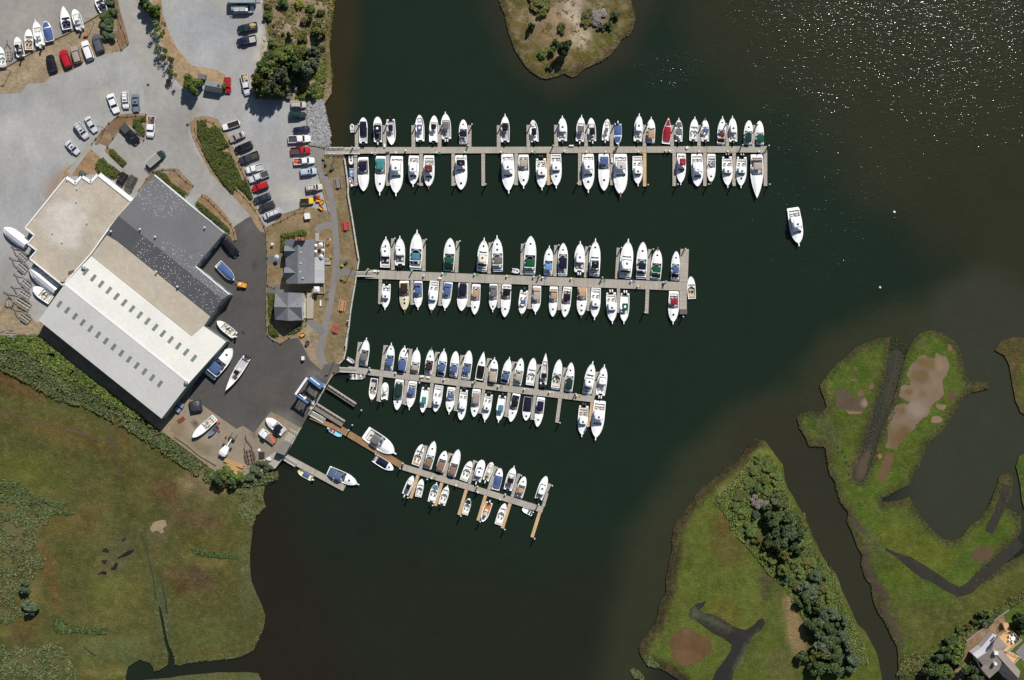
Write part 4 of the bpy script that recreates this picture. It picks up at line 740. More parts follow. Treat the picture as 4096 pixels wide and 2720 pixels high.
def dinghy(bow, stern, wd, col, label, motor=True, cm='gy'):
    bow = Vector(bow[:2]); stern = Vector(stern[:2]); d = bow - stern; L = d.length; c = (bow + stern) / 2
    root = thing('inflatable_dinghy', label, 'dinghy', (c.x, c.y, 0), math.atan2(d.y, d.x), 'tenders and small skiffs')
    r = wd * .17; a = wd / 2 - r; ps = [(-L / 2, -a, .3), (L * .12, -a, .32), (L * .32, -a * .75, .36), (L / 2 - r, 0, .42), (L * .32, a * .75, .36), (L * .12, a, .32), (-L / 2, a, .3)]
    mb = MB(); rings = []
    for i, p in enumerate(ps):
        q0, q1 = Vector(ps[max(i - 1, 0)]), Vector(ps[min(i + 1, 6)]); t = (q1 - q0).normalized(); n = Vector((-t.y, t.x, 0)).normalized(); u = t.cross(n); rad = r * (.6 if i in (0, 6) else 1)
        rings.append([Vector(p) + (n * math.cos(k * math.pi / 4) + u * math.sin(k * math.pi / 4)) * rad for k in range(8)])
    mb.loft(rings).build('tube', RUBBER[col], root, smooth=True)
    MB().prism([(-L * .42, -a * .9), (L * .1, -a * .9), (L * .38, 0), (L * .1, a * .9), (-L * .42, a * .9)], .1, .16).build('floor', SOLE[cm] if cm in SOLE else GELD, root)
    MB().box(-L * .14, L * .0, -a, a, .36, .42).build('seat', CUSH['rd'] if cm == 'rd' else CUSH['wh'], root)
    MB().box(-L * .42, -L * .38, -a, a, .05, .5).build('transom', GEL, root)
    if motor: MB().box(-L / 2 - .25, -L * .42, -.13, .13, .45, .85, .03).box(-L / 2 - .05, -L * .44, -.05, .05, -.3, .45).build('outboard_motor', BLKENG, root)
    return root
# tile bowx bowy sternx sterny width type colour c0 c1 options   (rows run outward from the shore)
ROWS = [
('top dock', 'upper side', '''
A 312 168 312 515 118 K nv 300 415 b k2 f=.15,.38
A 505 158 510 500 120 T nv 275 375 b w1 w=.8 dome s=bk
A 698 535 680 190 125 T nv 275 355 k1 w=.5 s=gy
A 1070 130 1080 490 125 T bl 270 365 k1 w=.58 dome ob
A 1270 138 1258 500 128 T bk 265 335 k1 w=.52
A 1420 88 1435 458 138 T gy 235 340 p w2 w=.62 s=gy
A 1662 192 1662 520 120 E nv 358 435 w=.8
B 406 118 405 500 125 T bk 260 360 p k1 w=.62 s=gy
B 782 200 805 495 120 T bk 320 415 k1 w=.55 ob
B 1178 140 1182 487 128 H wh 270 370 p u1
B 1440 132 1412 492 118 T gy 290 375 p w1 w=.72 s=gy
B 1565 170 1585 487 112 T bk 318 410 w1 w=.6 s=gy
B 1790 185 1757 478 105 T gy 315 370 w1 w=.42 ob
B 1926 525 1926 252 112 K bl 405 265 w1 wide f=.08,.38
B 2217 112 2195 490 120 H wh 250 360 p k1
C 355 158 348 507 118 E tn 345 460 p w=.78 s=tk
C 590 172 553 520 118 K rd 290 475 fine f=.08,.3 wide
C 728 172 724 492 112 B gy 228 300 p k1 x=.53,.75,gy
C 945 155 922 485 115 O wh 290 330 p k1 nb
C 1082 170 1085 490 110 O wh 290 305 tp k1 nb x=.48,.64,bl
C 1318 148 1292 535 112 E mr 375 435 p w=.7 a=.8,.93,mr
C 1450 143 1462 495 118 H wh 290 380 p k1
C 1677 203 1655 533 118 E dg 385 510 h=.29 w=.72
C 1815 210 1825 535 115 E gn 405 510 w=.8'''),
('top dock', 'lower side', '''
A 320 1160 310 700 155 E nv 890 795 dw w=.72 a=.82,.88
A 537 1220 550 685 150 E tl 880 785 p h=.29 dw w=.7 a=.82,.93
A 755 1230 765 685 185 F wh 905 780 p
A 985 1103 995 678 150 F wh 920 790 p
A 1195 1135 1200 675 155 F mr 925 828 tp h=.25
A 1635 1140 1630 672 170 F bk 835 755 h=.18
B 457 1195 435 655 178 F wh 895 765 p
B 657 1128 655 665 152 E be 840 745 p w=.7
B 905 1150 890 720 150 H wh 955 850 p k2
B 1097 1125 1090 660 155 H wh 890 772 p h=.35
B 1528 1185 1525 655 170 F wh 890 760 p h=.28
B 1742 1155 1738 655 155 E bl 815 705 h=.28 w=.74
B 1962 1248 1962 655 195 F lg 885 770 tp s=tk
B 2200 1095 2190 688 140 H wh 935 832 p
C 752 1080 765 650 130 F rd 830 738 p
C 980 1095 970 655 165 F wh 920 790
C 1160 1070 1170 655 120 E gy 800 799 tp dw h=.26
C 1387 1115 1378 695 145 H wh 925 840 p k2
C 1563 1120 1578 700 145 H wh 925 840 p k2
C 1778 1258 1780 662 180 E be 885 785 fine w=.68 a=.85,.9,tp'''),
('second dock', 'upper side', '''
D 485 190 470 605 140 H wh 350 465 p s=bk
D 672 178 672 580 142 H wh 330 450 p k2 s=gy
D 907 98 880 632 172 E tq 415 515 p w=.66 s=bk
D 1353 208 1328 655 158 E gn 470 555 h=.24 dw a=.78,.97,dg
D 1812 203 1775 660 152 F cr 450 550 p s=bk h=.26
D 1983 173 1993 660 150 E gy 470 570 p h=.25 h=.4 w=.66
E 247 182 232 695 165 E gn 497 605 h=.21 dw s=bk
E 498 310 478 712 130 E lb 560 645 p dw w=.76 h=.3
E 685 275 675 718 138 E nv 475 628 h=.21 w=.78
E 915 250 900 670 145 H wh 435 545 p w2 s=gy
E 1120 215 1102 722 155 F bk 530 625 p s=bk h=.24
E 1563 220 1518 750 180 F wh 520 640 p s=bk
E 1760 262 1733 755 150 E nv 550 640 w=.68 a=.83,.87,nv
E 1962 328 1930 772 150 E gn 600 672 tp h=.26 dw a=.82,.94
E 2210 385 2190 775 118 E bl 600 685 w=.74 a=.8,.9,nv'''),
('second dock', 'lower side', '''
D 470 1180 492 830 122 H wh 1025 935 p k1
D 738 1215 730 785 142 E db 950 820 tp hc dw h=.3 h=.41 w=.72
D 917 1178 920 790 122 E bl 970 880 p w=.72 a=.83,.95
D 1095 1222 1140 790 135 H wh 1050 925 tp
D 1277 1188 1330 800 125 E bl 985 885 p w=.7 a=.82,.95
D 1503 1190 1530 815 145 E nv 985 820 w=.74 dw
D 1680 1240 1705 830 125 E tn 1010 915 w=.7
D 1925 1210 1937 825 120 E gy 1005 905 p w=.72 a=.83,.94
D 2085 1275 2117 820 135 E bk 990 895 h=.24 dw arch w=.7
E 120 1262 160 915 120 E bl 1105 1050 tp k1 w=.58 s=wh
E 308 1238 332 852 125 E be 1050 935 p w=.72 a=.82,.94
E 542 1270 560 862 120 E tn 1035 950 w=.7 a=.82,.88
E 702 1275 748 858 128 E nv 1055 970 w=.66 s=tk
E 925 1290 945 865 138 E tn 1005 945 tp h=.25 h=.4 dw w=.66 a=.82,.98
E 1105 1315 1130 880 138 H wh 1135 1035 p
E 1348 1365 1330 945 145 H wh 1185 1080 p w2
E 1502 1368 1520 955 130 T gn 1190 1090 p w2 dome w=.56
E 2165 1372 2180 925 145 E rd 1110 1030 p dw h=.29 w=.7'''),
('third dock', 'upper side', '''
F 460 68 412 450 122 E gy 280 385 p w=.76
F 795 137 757 515 120 E bl 350 450 p w=.74
F 975 175 932 520 122 E bl 370 515 p w=.82
F 1142 203 1105 553 122 E be 440 510 p w=.74 a=.86,.97
F 1337 195 1285 575 115 E db 420 505 tp dw w=.74 s=bk h=.33
F 1507 215 1460 592 120 E bl 430 525 p w=.7 a=.86,.95,nv
F 1665 250 1625 605 118 E bl 455 540 w=.72
F 1845 240 1795 635 125 E bl 460 545 w=.72 nh
F 2040 258 1975 640 118 K bk 450 615 hy fine h=.39
F 2187 332 2155 672 122 E be 525 670 p w=.8
G 704 328 628 692 120 E bl 560 640 p w=.72 a=.86,.94,nv
G 862 345 800 720 120 E be 555 650 w=.72 a=.84,.92
G 1028 343 975 710 120 O wh 500 540 nb h=.23
G 1192 278 1155 705 100 T bk 550 610 fine k3 w=.78 s=gy
G 1377 362 1315 765 125 E be 600 599 s=be nh
G 1536 402 1495 800 118 E dg 630 760 h=.27 w=.72
G 1828 385 1738 838 140 F wh 625 725 p h=.28
G 1984 430 1925 850 135 H wh 615 700 p w2 h=.34'''),
('third dock', 'lower side', '''
F 522 935 565 620 108 O wh 845 800 tp nb s=be c=nv h=.25
F 712 675 697 912 100 T wh 760 800 k1 w=.3 b
F 868 1045 905 630 128 E dg 870 690 h=.26 w=.8
F 1033 1045 1085 655 125 E bl 840 750 p w=.72
F 1213 1080 1258 742 115 T tl 960 865 k1 w=.56
F 1385 1070 1440 715 125 H wh 970 880 h=.25
F 1570 1105 1605 740 120 E bl 885 830 p w=.7
F 1730 1178 1775 775 115 H wh 1030 910 b k2 h=.22
F 1908 1138 1945 765 122 E tp 965 815 h=.22 w=.74
F 2050 1212 2110 835 118 H wh 1045 962 p k2
G 550 1218 608 855 115 T tq 1070 975 p k1 w=.62
G 715 1205 800 820 120 E bk 1000 915 h=.31 dw w=.72 a=.84,.92
G 920 1188 955 870 120 K nv 1070 872 wide
G 1075 1272 1130 875 118 E nv 1050 925 w=.74
G 1676 1410 1705 990 140 H wh 1235 1130 p k2 s=be
G 1860 1452 1925 920 175 F wh 1170 1058 p s=be'''),
('fourth dock', 'upper side', '''
H 435 192 338 475 112 O wh 285 330 c=tn
H 598 150 500 530 120 E br 385 490 w=.74
H 748 282 660 570 118 E br 430 550 w=.8
H 925 262 825 632 122 E br 495 605 w=.74
H 1090 420 988 685 115 O wh 490 530 
H 1248 405 1165 700 122 H wh 525 625 b w1 s=gy
H 1378 438 1287 685 95 T lg 560 590 b w1 w=.3 s=be ob
H 1490 515 1420 810 118 K bl 620 780 h=.24 wide
H 1678 482 1585 815 125 T bk 645 710 p k1 w=.66 s=gy h=.28
H 1815 628 1735 920 110 E tn 780 850 h=.24 w=.72
H 2110 622 2000 940 115 H wh 745 865 k1 s=be'''),
('fourth dock', 'lower side', '''
H 310 620 200 875 100 T bk 730 790 w1 w=.56 s=gy
H 430 663 378 905 95 O wh 740 775 
H 632 705 552 980 110 B tq 745 805 p k1
H 780 742 692 1015 105 O wh 810 860 p k1
H 1070 922 1005 1145 95 B dg 945 1000 
H 1245 1240 1340 980 105 T lg 1150 1100 w1 w=.4 s=or
H 1553 990 1455 1280 105 O wh 1060 1110'''),
]
def fr(v, by, sy): return v if v < 2 and v > 0 else (v - by) / (sy - by)
TN = {'E': 'cruiser', 'F': 'flybridge cruiser', 'H': 'hardtop boat', 'T': 'centre console', 'O': 'open runabout', 'K': 'motorboat', 'B': 'bowrider', 'W': 'boat', 'U': 'skiff'}
def lookof(typ, c, op):
    hull = 'cream' if 'hc' in op else 'yellow' if 'hy' in op else 'white'
    cn = CNAME[c]
    if typ == 'E': return '%s cruiser with open cockpit' % hull if 'open' in op else '%s cruiser under %s canvas' % (hull, cn)
    if typ == 'F': return '%s flybridge cruiser with %s top' % (hull, cn)
    if typ == 'H': return '%s hardtop fishing boat' % hull
    if typ == 'T': return '%s centre console with %s top' % (hull, cn)
    if typ == 'K': return '%s motorboat with %s cover' % (hull, cn)
    if typ == 'B': return '%s bowrider with %s bow cover' % (hull, cn)
    return '%s open runabout' % hull
for dock, side, data in ROWS:
    for n, line in enumerate(data.strip().splitlines()):
        q = line.split(); t = q[0]; bx, by, sx, sy, wd = map(float, q[1:6]); typ, col = q[6], q[7]; c0, c1 = fr(float(q[8]), by, sy), fr(float(q[9]), by, sy); op = q[10:]
        if typ == 'E' and c1 < c0: op.append('open')
        if t == 'E' and (bx, by) == (1563, 220): op.append('twc')
        k = TILES[t][2] * S
        lab = '%s, %s from shore on the %s, %s' % (lookof(typ, col, op), ORD[n], dock, side)
        boat(W(t, bx, by, 1), W(t, sx, sy, 1), wd * k * .985, typ, col, c0, c1, op, lab, 'boat', 'boats berthed at the floating docks')
def single(t, bx, by, sx, sy, wd, typ, col, c0, c1, ops, lab, group=None, zb=0.0):
    return boat(W(t, bx, by, 1 + zb), W(t, sx, sy, 1 + zb), wd * TILES[t][2] * S, typ, col, c0, c1, ops.split(), lab, 'boat', group, zb)
single('Q', 928, 1395, 770, 340, 365, 'F', 'wh', .46, .73, 'p', 'white flybridge cruiser under way alone beyond the dock ends')
single('K', 552, 490, 570, 792, 112, 'O', 'wh', .36, .44, 'nb s=be c=tn h=.22', 'white open runabout tied outside the end of the second dock')
single('I', 1840, 1135, 1420, 840, 205, 'E', 'gy', .56, .77, 'p w=.6', 'large white cruiser with grey canvas moored along the brown timber walkway')
single('I', 1797, 1345, 1535, 1185, 125, 'K', 'nv', .32, .84, 'h=.22', 'white motorboat with navy cover lying below the brown timber walkway')
single('I', 1340, 1548, 915, 1355, 148, 'E', 'sl', .56, .74, 'p dw h=.32 w=.72 a=.75,.97', 'white cruiser under slate blue canvas at the end of the grey jetty')
single('I', 510, 1362, 700, 1470, 82, 'U', 'wh', 0, 0, 'hc b w1 x=.35,.76,bl', 'small cream skiff with blue cover tied to the grey jetty')
single('I', 1098, 890, 935, 795, 76, 'U', 'wh', 0, 0, 'hb b w1 c=rd', 'small pale blue skiff with red seats by the lift slip')
single('H', 1785, 1062, 1925, 1138, 72, 'U', 'wh', 0, 0, 'b k1 c=nv', 'little white skiff tucked under the far end of the fourth dock')
single('F', 440, 592, 232, 598, 82, 'U', 'wh', 0, 0, 'hg b k2 c=rd', 'grey alloy work skiff with orange gear by the third dock gangway')
def dg(t, bx, by, sx, sy, wd, col, lab, motor=True, cm='gy'): dinghy(W(t, bx, by, .4), W(t, sx, sy, .4), wd * TILES[t][2] * S, col, lab, motor, cm)
dg('A', 160, 252, 165, 378, 66, 'wh', 'white inflatable dinghy floating off the first finger of the top dock', False)
dg('A', 150, 812, 145, 690, 68, 'wh', 'white inflatable with red seat nearest the top dock walkway', True, 'rd')
dg('A', 158, 985, 153, 848, 68, 'bl', 'bright blue inflatable dinghy beside the timber bulkhead', False, 'be')
dg('A', 125, 970, 170, 1105, 64, 'gy', 'grey inflatable dinghy with outboard nosed against the bulkhead', True, 'rd')
dg('D', 2288, 665, 2182, 645, 72, 'wh', 'white inflatable dinghy lying along the second dock walkway', False)
dg('F', 298, 415, 190, 345, 62, 'gy', 'grey inflatable dinghy near the third dock gangway', True, 'wh')
# ---------- boats ashore ----------
ASH = 'boats stored ashore'
zl = ZG + .75
STAND = M('galvanised', (150, 148, 146), rough=.5, metal=.3, specs=[(2, .15, 4, U)]); TYRE = M('rubber_tyre', col=(.012, .012, .013), rough=.8)
def cradle(t, bx, by, sx, sy, wd):
    """trailer that carries a boat on land: its own thing under it"""
    p, q = W(t, bx, by, 1.5), W(t, sx, sy, 1.5); d = (p - q); d.z = 0; L = d.length; c = (p + q) / 2; wd = wd * TILES[t][2] * S
    return trailer((c.x, c.y), math.atan2(d.y, d.x), L * 1.05, wd * .8)
def trailer(c, rz, L, wd, lab=None, group='boat trailers', mat=None, bunks=None):
    root = thing('boat_trailer', lab or 'galvanised trailer under a boat', 'trailer', (c[0], c[1], ZG + .02), rz, group)
    mb = MB(); z = .5
    for s in (-1, 1): mb.obox((-L * .42, s * wd * .5), (L * .12, s * wd * .5), .14, z, z + .14).obox((L * .12, s * wd * .5), (L * .36, 0), .14, z, z + .14)
    mb.obox((L * .33, 0), (L * .5, 0), .14, z, z + .14)
    for x in (-.4, -.28, -.14, 0): mb.box(x * L - .05, x * L + .05, -wd * .5, wd * .5, z - .02, z + .1)
    mb.build('frame', mat or STAND, root)
    for s in (-1, 1):
        for x in (-.26, -.15):
            MB().tube((x * L, s * (wd * .5 + .14), .32), (x * L, s * (wd * .5 + .34), .32), .32, 12).build('wheel', TYRE, root)
        MB().box(-.34 * L, -.07 * L, s * (wd * .5 + .24) - .14, s * (wd * .5 + .24) + .14, .66, .72, .03).build('mudguard', mat or STAND, root)
        MB().box(-.42 * L, .05 * L, s * wd * .22 - .07, s * wd * .22 + .07, z + .1, z + .22).build('bunk', bunks or SOLE['be'], root)
    MB().tube((L * .46, 0, 0), (L * .46, 0, 1.0), .05, 6).build('jockey_stand', mat or STAND, root)
    return root
SHORE_B = [
('T00', 575, 52, 615, 265, 95, 'O', 'wh', .5, .6, 'nb s=bk c=nv fine', 'white runabout with dark open cockpit, second from the fence corner in upper lot'),
('T00', 676, 80, 737, 262, 85, 'T', 'wh', .5, .65, 'w1 w=.4 s=gy', 'white centre console nearest the green bushes in the upper lot'),
('T00', 410, 190, 455, 375, 88, 'K', 'bl', .36, .95, 'wide f=.06,.3', 'white boat under bright blue cover in the upper lot row'),
('T00', 320, 176, 370, 420, 90, 'T', 'wh', .55, .7, 'p w1 w=.4', 'longest white boat in the upper lot row, beside the blue cover'),
('T00', 257, 264, 262, 455, 80, 'O', 'wh', .35, .5, 'c=tn s=be', 'white runabout with tan seats in the upper lot row'),
('T00', 148, 336, 186, 520, 80, 'T', 'bk', .45, .62, 'k1 w=.5 s=bk', 'white boat with dark console next to the empty trailer, upper lot'),
('T00', -12, 425, 15, 612, 80, 'O', 'wh', .35, .5, 'c=wh', 'white boat at the edge of the upper lot, beside the empty trailer'),
('T00', 885, -40, 955, 100, 84, 'O', 'wh', .3, .5, 's=bk c=nv nb', 'dark decked runabout by the bushes at the top of the upper lot'),
('T01', 300, 1082, 465, 1200, 98, 'O', 'wh', .42, .5, 'nb s=be h=.2', 'white runabout ashore beside the grey wrapped hull behind the shed'),
('P3', 30, 1158, 322, 1395, 138, 'O', 'wh', .3, .5, 'w1 s=be', 'white open boat ashore by the metal shed wall'),
('T02', 2142, 78, 1925, 340, 132, 'E', 'bl', .55, .84, 'dw w=.78', 'big white cruiser with blue canvas against the metal shed end'),
('T02', 2082, 466, 2275, 162, 82, 'T', 'bk', .5, .6, 'fine k3 w=.6 s=gy', 'long narrow white boat with three outboards on the dark asphalt'),
('J', 235, 705, 535, 440, 112, 'O', 'wh', .5, .56, 'nb s=be h=.2', 'white boat with cream cockpit on the dirt yard'),
('J', 1225, 452, 1460, 640, 128, 'E', 'nv', .58, .86, 'w=.86 nh np', 'white boat with navy canvas beside the flatbed truck')]
for q in SHORE_B:
    single(*q[:10], q[10], q[11] if False else q[11], ASH, zl) if False else single(q[0], q[1], q[2], q[3], q[4], q[5], q[6], q[7], q[8], q[9], q[10], q[11], ASH, zl)
    r = cradle(q[0], q[1], q[2], q[3], q[4], q[5]); r['label'] = 'trailer under the ' + ' '.join(q[11].replace(',', '').split()[:11])
b = single('P3', 305, 485, 42, 215, 150, 'K', 'bl', .05, .9, 'wide', 'white boat under royal blue cover hitched to the yellow tractor', ASH, zl)
r = cradle('P3', 345, 520, 42, 215, 140); r['label'] = 'trailer coupled to the yellow tractor, under the blue covered boat'
w1 = single('T01', 33, 533, 240, 690, 108, 'W', 'wh', 0, 0, '', 'white shrink wrapped boat at the corner of the gravel roof building', ASH, zl)
w2 = single('T01', 275, 905, 520, 1110, 120, 'W', 'wh', 0, 0, '', 'wrapped boat in the shade behind the gravel roof building', ASH, zl)
r = cradle('T01', 40, 540, 240, 690, 100); r['label'] = 'trailer under the white shrink wrapped boat at the building corner'
r = cradle('T01', 275, 905, 520, 1110, 110); r['label'] = 'trailer under the wrapped boat standing in the shade'
single('J', 448, 692, 572, 555, 58, 'U', 'wh', 0, 0, 'hs c=nv', 'small grey sailing dinghy beside the larger white boat on the dirt', ASH, ZG + .4)
EMPTY_TR = [('R6', 140, 380, 350, 575, 95, 'nearest the shrink wrapped boat'), ('R6', 115, 515, 360, 720, 105, 'second in the row behind the gravel roof'), ('R6', 170, 725, 400, 920, 100, 'third in the row behind the gravel roof'), ('R6', 135, 880, 390, 1040, 105, 'beside the white runabout behind the shed'),
            ('R6', 45, 950, 405, 1180, 115, 'with pale guards, longest of the row'), ('R6', 110, 1000, 115, 1160, 90, 'lying crosswise among the others'), ('R6', 140, 1150, 395, 1345, 105, 'nearest the metal shed corner'), ('R6', -60, 1470, 215, 1490, 90, 'alone on the dry grass')]
for t, ax, ay, bx, by, wd, w_ in EMPTY_TR:
    p, q = W(t, ax, ay, 1.5), W(t, bx, by, 1.5); d = p - q; c = (p + q) / 2
    trailer((c.x, c.y), math.atan2(d.y, d.x), d.length, wd * TILES[t][2] * S * .8, 'empty galvanised boat trailer ' + w_, 'empty boat trailers')
p, q = W('T00', 66, 365, 1.5), W('T00', 78, 570, 1.5); d = p - q; c = (p + q) / 2
trailer((c.x, c.y), math.atan2(d.y, d.x), d.length, 60 * .4337 * S, 'empty grey trailer between white boats in the upper lot', 'empty boat trailers')
p, q = W('J', 950, 680, 1.5), W('J', 1035, 1090, 1.5); d = p - q; c = (p + q) / 2
trailer((c.x, c.y), math.atan2(d.y, d.x), d.length, 100 * .29661 * S, 'long rusty brown boat trailer on the dirt yard', 'empty boat trailers', M('rusty_steel', (112, 78, 72), rough=.8, specs=[(2, .3, 4, U)]), M('dark_bunk', (76, 66, 60), rough=.9))
# ================= docks =================
PLANK = M('weathered_planks', (176, 168, 154), rough=.9, specs=[(.35, .10, 4, U), (1.0, .16, 3, (5.5, .12, 1)), (3, .10, 3, (4, .3, 1))])
PLANKT = M('new_timber_planks', (205, 172, 128), rough=.8, specs=[(.5, .1, 4, U), (1.0, .14, 3, (5.5, .12, 1))])
PLANKB = M('brown_planks', (158, 122, 86), rough=.85, specs=[(.3, .14, 4, U), (1.0, .16, 3, (5.5, .12, 1))])
PLANKD = M('old_grey_planks', (134, 124, 112), rough=.9, specs=[(.3, .16, 4, U), (1.0, .25, 3, (5, .12, 1))])
SIDE = M('dock_side_timber', (92, 80, 66), rough=.9); FLOATM = M('dock_float', (40, 42, 42), rough=.8)
WOODW = M('weathered_rail', (206, 202, 190), rough=.85, specs=[(1.2, .12, 4, U)]); PILEM = M('pile_timber', (96, 84, 68), rough=.9, specs=[(2, .25, 4, U)])
CAPW = M('white_pile_cap', col=(.72, .76, .76), rough=.5)
def strip(p, q, wd, ztop, mat, parent, name, pm, sec=None, th=.35):
    """a deck strip in its own frame (plank grain runs across it); parent has no rotation"""
    p, q = Vector((p[0], p[1])), Vector((q[0], q[1])); d = q - p; L = d.length; a = math.atan2(d.y, d.x)
    mb = MB(); n = max(1, int(L / sec)) if sec else 1
    for i in range(n): mb.box(i * L / n + (.05 if i else 0), (i + 1) * L / n, -wd / 2, wd / 2, ztop - .08, ztop)
    o = mb.build(name, mat, parent); o.location = (p.x - pm.x, p.y - pm.y, 0); o.rotation_euler = (0, 0, a)
    s = MB()
    for e in (-1, 1): s.box(0, L, e * (wd / 2 - .02) - .06, e * (wd / 2 - .02) + .06, ztop - .3, ztop - .005)
    s.box(.2, L - .2, -wd * .4, wd * .4, -.25, ztop - .1)
    s.build('dock_float', FLOATM, o)
    return o
PILE_N = [0]
def pile(x, y, top, lab, r=.17, cap=True, group='pilings at the docks'):
    root = thing('mooring_pile', lab, 'piling', (x, y, 0), 0, group)
    MB().tube((0, 0, -3.4), (0, 0, top), r, 10).build('pile', PILEM, root)
    if cap: MB().lathe((0, 0, top), [(r * 1.25, 0), (r * 1.2, .12), (r * .2, .38), (0, .4)], 12).build('pile_cap', CAPW, root)
    return root
DK = 'floating docks'
def dock(name, lab, t, spine, wd, fingers, ztop=.5, gang=None):
    P = [W(t_, x, y, ztop) for t_, x, y in spine]
    pm = P[0].copy(); pm.z = 0; root = thing('floating_dock', lab, 'dock', pm, 0, DK)
    for a, b in zip(P, P[1:]): strip(a, b, wd, ztop, PLANK, root, 'walkway', pm, 7.6)
    for side, lst in fingers:
        for n, f in enumerate(lst):
            t_, ax, ay, bx, by, w_, m = f
            a, b = W(t_, ax, ay, ztop), W(t_, bx, by, ztop)
            strip(a, b, w_, ztop - .03, {'g': PLANK, 't': PLANKT}[m], root, 'finger_pier', pm)
            d = (b - a).normalized(); nn = Vector((-d.y, d.x, 0))
            e = b - d * .15 + nn * (w_ / 2 + .2) * (-1 if side == 'upper side' else 1) * (1 if random.random() < .8 else -1)
            pile(e.x, e.y, 3.1, 'white capped piling at the end of the %s finger, %s of the %s' % (ORD[n], side, name))
    return root
def fl(t, lst, y0, y1, m='g'):
    """fingers given as (x at walkway, x at outer end) with widths in tile px"""
    return [(t, xa, y0 if len(q) < 5 else q[4], xb, y1 if len(q) < 4 else q[3], q[2] * .29661 * S, m) for q in lst for xa, xb in [(q[0], q[1])]]
up1 = fl('A', [(224, 224, 48), (600, 600, 48), (990, 988, 50), (1343, 1343, 50), (1748, 1748, 48), (2140, 2140, 50)], 575, 272) + fl('B', [(720, 718, 48), (1095, 1092, 52), (1498, 1500, 46), (1843, 1843, 48), (2285, 2285, 46)], 560, 268) + fl('C', [(636, 640, 46), (998, 1000, 46), (1380, 1380, 46), (1735, 1740, 44)], 555, 270)
dn1 = fl('A', [(210, 210, 44), (645, 645, 46), (1094, 1094, 48), (1526, 1526, 46), (1930, 1932, 48)], 655, 1090) + fl('B', [(555, 556, 46, 1080)], 650, 1080) + fl('B', [(991, 992, 46)], 650, 1078, 't') + fl('B', [(1414, 1412, 46), (1843, 1843, 42)], 648, 1080) + fl('B', [(2288, 2288, 46)], 648, 1097, 't') + fl('C', [(665, 665, 48), (1078, 1078, 46), (1472, 1470, 46), (1894, 1895, 48)], 640, 1092)
dock('top dock', 'topmost weathered floating dock, the longest, with slips on both sides', 'A', [('A', 70, 612), ('C', 1915, 597)], 25.2 * S, [('upper side', up1), ('lower side', dn1)])
up2 = [('D', 577, 640, 580, 215, 50, 'g'), ('D', 993, 656, 999, 230, 48, 'g'), ('D', 1434, 674, 1454, 250, 48, 'g'), ('D', 1876, 690, 1893, 270, 46, 'g'), ('D', 2316, 706, 2329, 285, 46, 'g'), ('E', 571, 725, 586, 305, 48, 'g'), ('E', 988, 742, 1003, 322, 48, 'g'), ('E', 1405, 758, 1428, 340, 46, 'g'), ('E', 1826, 776, 1853, 360, 46, 'g')]
dn2 = [('D', 411, 762, 400, 1100, 44, 'g'), ('D', 836, 772, 835, 1110, 42, 'g'), ('D', 1242, 785, 1208, 1122, 44, 'g'), ('D', 1616, 803, 1597, 1138, 44, 'g'), ('D', 2022, 818, 2009, 1152, 44, 'g'), ('E', 241, 830, 224, 1165, 46, 'g'), ('E', 649, 848, 630, 1182, 44, 'g'), ('E', 1033, 862, 1020, 1192, 42, 'g'), ('E', 1430, 880, 1428, 1216, 42, 'g'), ('E', 1821, 897, 1808, 1226, 48, 'g')]
sz = lambda L: [(t, a, b, c, d, w_ * .29661 * S, m) for t, a, b, c, d, w_, m in L]
d2 = dock('second dock', 'second floating dock from the top, with a broad tee at its far end', 'D', [('D', 212, 694), ('E', 2440, 868)], 34.5 * S, [('upper side', sz(up2)), ('lower side', sz(dn2))])
pm = Vector(d2.location)
strip(W('K', 452, 565, .5), W('K', 468, 122, .5), 113 * .29661 * S, .48, PLANK, d2, 'tee_arm', pm, 7); strip(W('K', 448, 680, .5), W('K', 445, 935, .5), 100 * .29661 * S, .48, PLANK, d2, 'tee_arm', pm, 7)
up3 = [('F', 324, 470, 369, 130, 50, 'g'), ('F', 669, 506, 712, 172, 46, 'g'), ('F', 1016, 552, 1057, 220, 46, 'g'), ('F', 1362, 600, 1408, 262, 46, 'g'), ('F', 1709, 636, 1748, 305, 46, 'g'), ('F', 2059, 682, 2107, 347, 46, 'g'), ('G', 718, 722, 760, 393, 46, 'g'), ('G', 1062, 760, 1098, 430, 46, 'g'), ('G', 1402, 806, 1452, 473, 46, 'g'), ('G', 1835, 860, 1884, 530, 46, 'g')]
dn3 = [('F', 657, 595, 616, 927, 48, 'g'), ('F', 1002, 640, 963, 970, 44, 'g'), ('F', 1345, 680, 1307, 1012, 46, 'g'), ('F', 1693, 724, 1656, 1057, 44, 'g'), ('F', 2040, 765, 1989, 1092, 44, 'g'), ('G', 700, 810, 651, 1137, 44, 'g'), ('G', 1047, 850, 1002, 1174, 42, 'g'), ('G', 1384, 887, 1341, 1216, 48, 'g'), ('G', 1815, 940, 1775, 1270, 40, 't')]
dock('third dock', 'third floating dock from the top, slanting gently away from the lift slip', 'F', [('F', 212, 498), ('G', 1845, 900)], 25.4 * S, [('upper side', sz(up3)), ('lower side', sz(dn3))])
up4 = [('H', 410, 525, 487, 210, 44, 'g'), ('H', 732, 628, 812, 310, 44, 'g'), ('H', 1068, 724, 1142, 408, 42, 'g'), ('H', 1331, 805, 1428, 490, 42, 'g'), ('H', 1646, 905, 1743, 590, 42, 'g'), ('H', 2064, 1032, 2156, 725, 42, 'g')]
dn4 = [('H', 379, 610, 278, 920, 44, 't'), ('H', 700, 712, 610, 1022, 44, 't'), ('H', 1030, 805, 928, 1145, 42, 't'), ('H', 1290, 880, 1186, 1222, 42, 't'), ('H', 1620, 990, 1515, 1325, 44, 't'), ('H', 2020, 1108, 1915, 1448, 44, 't')]
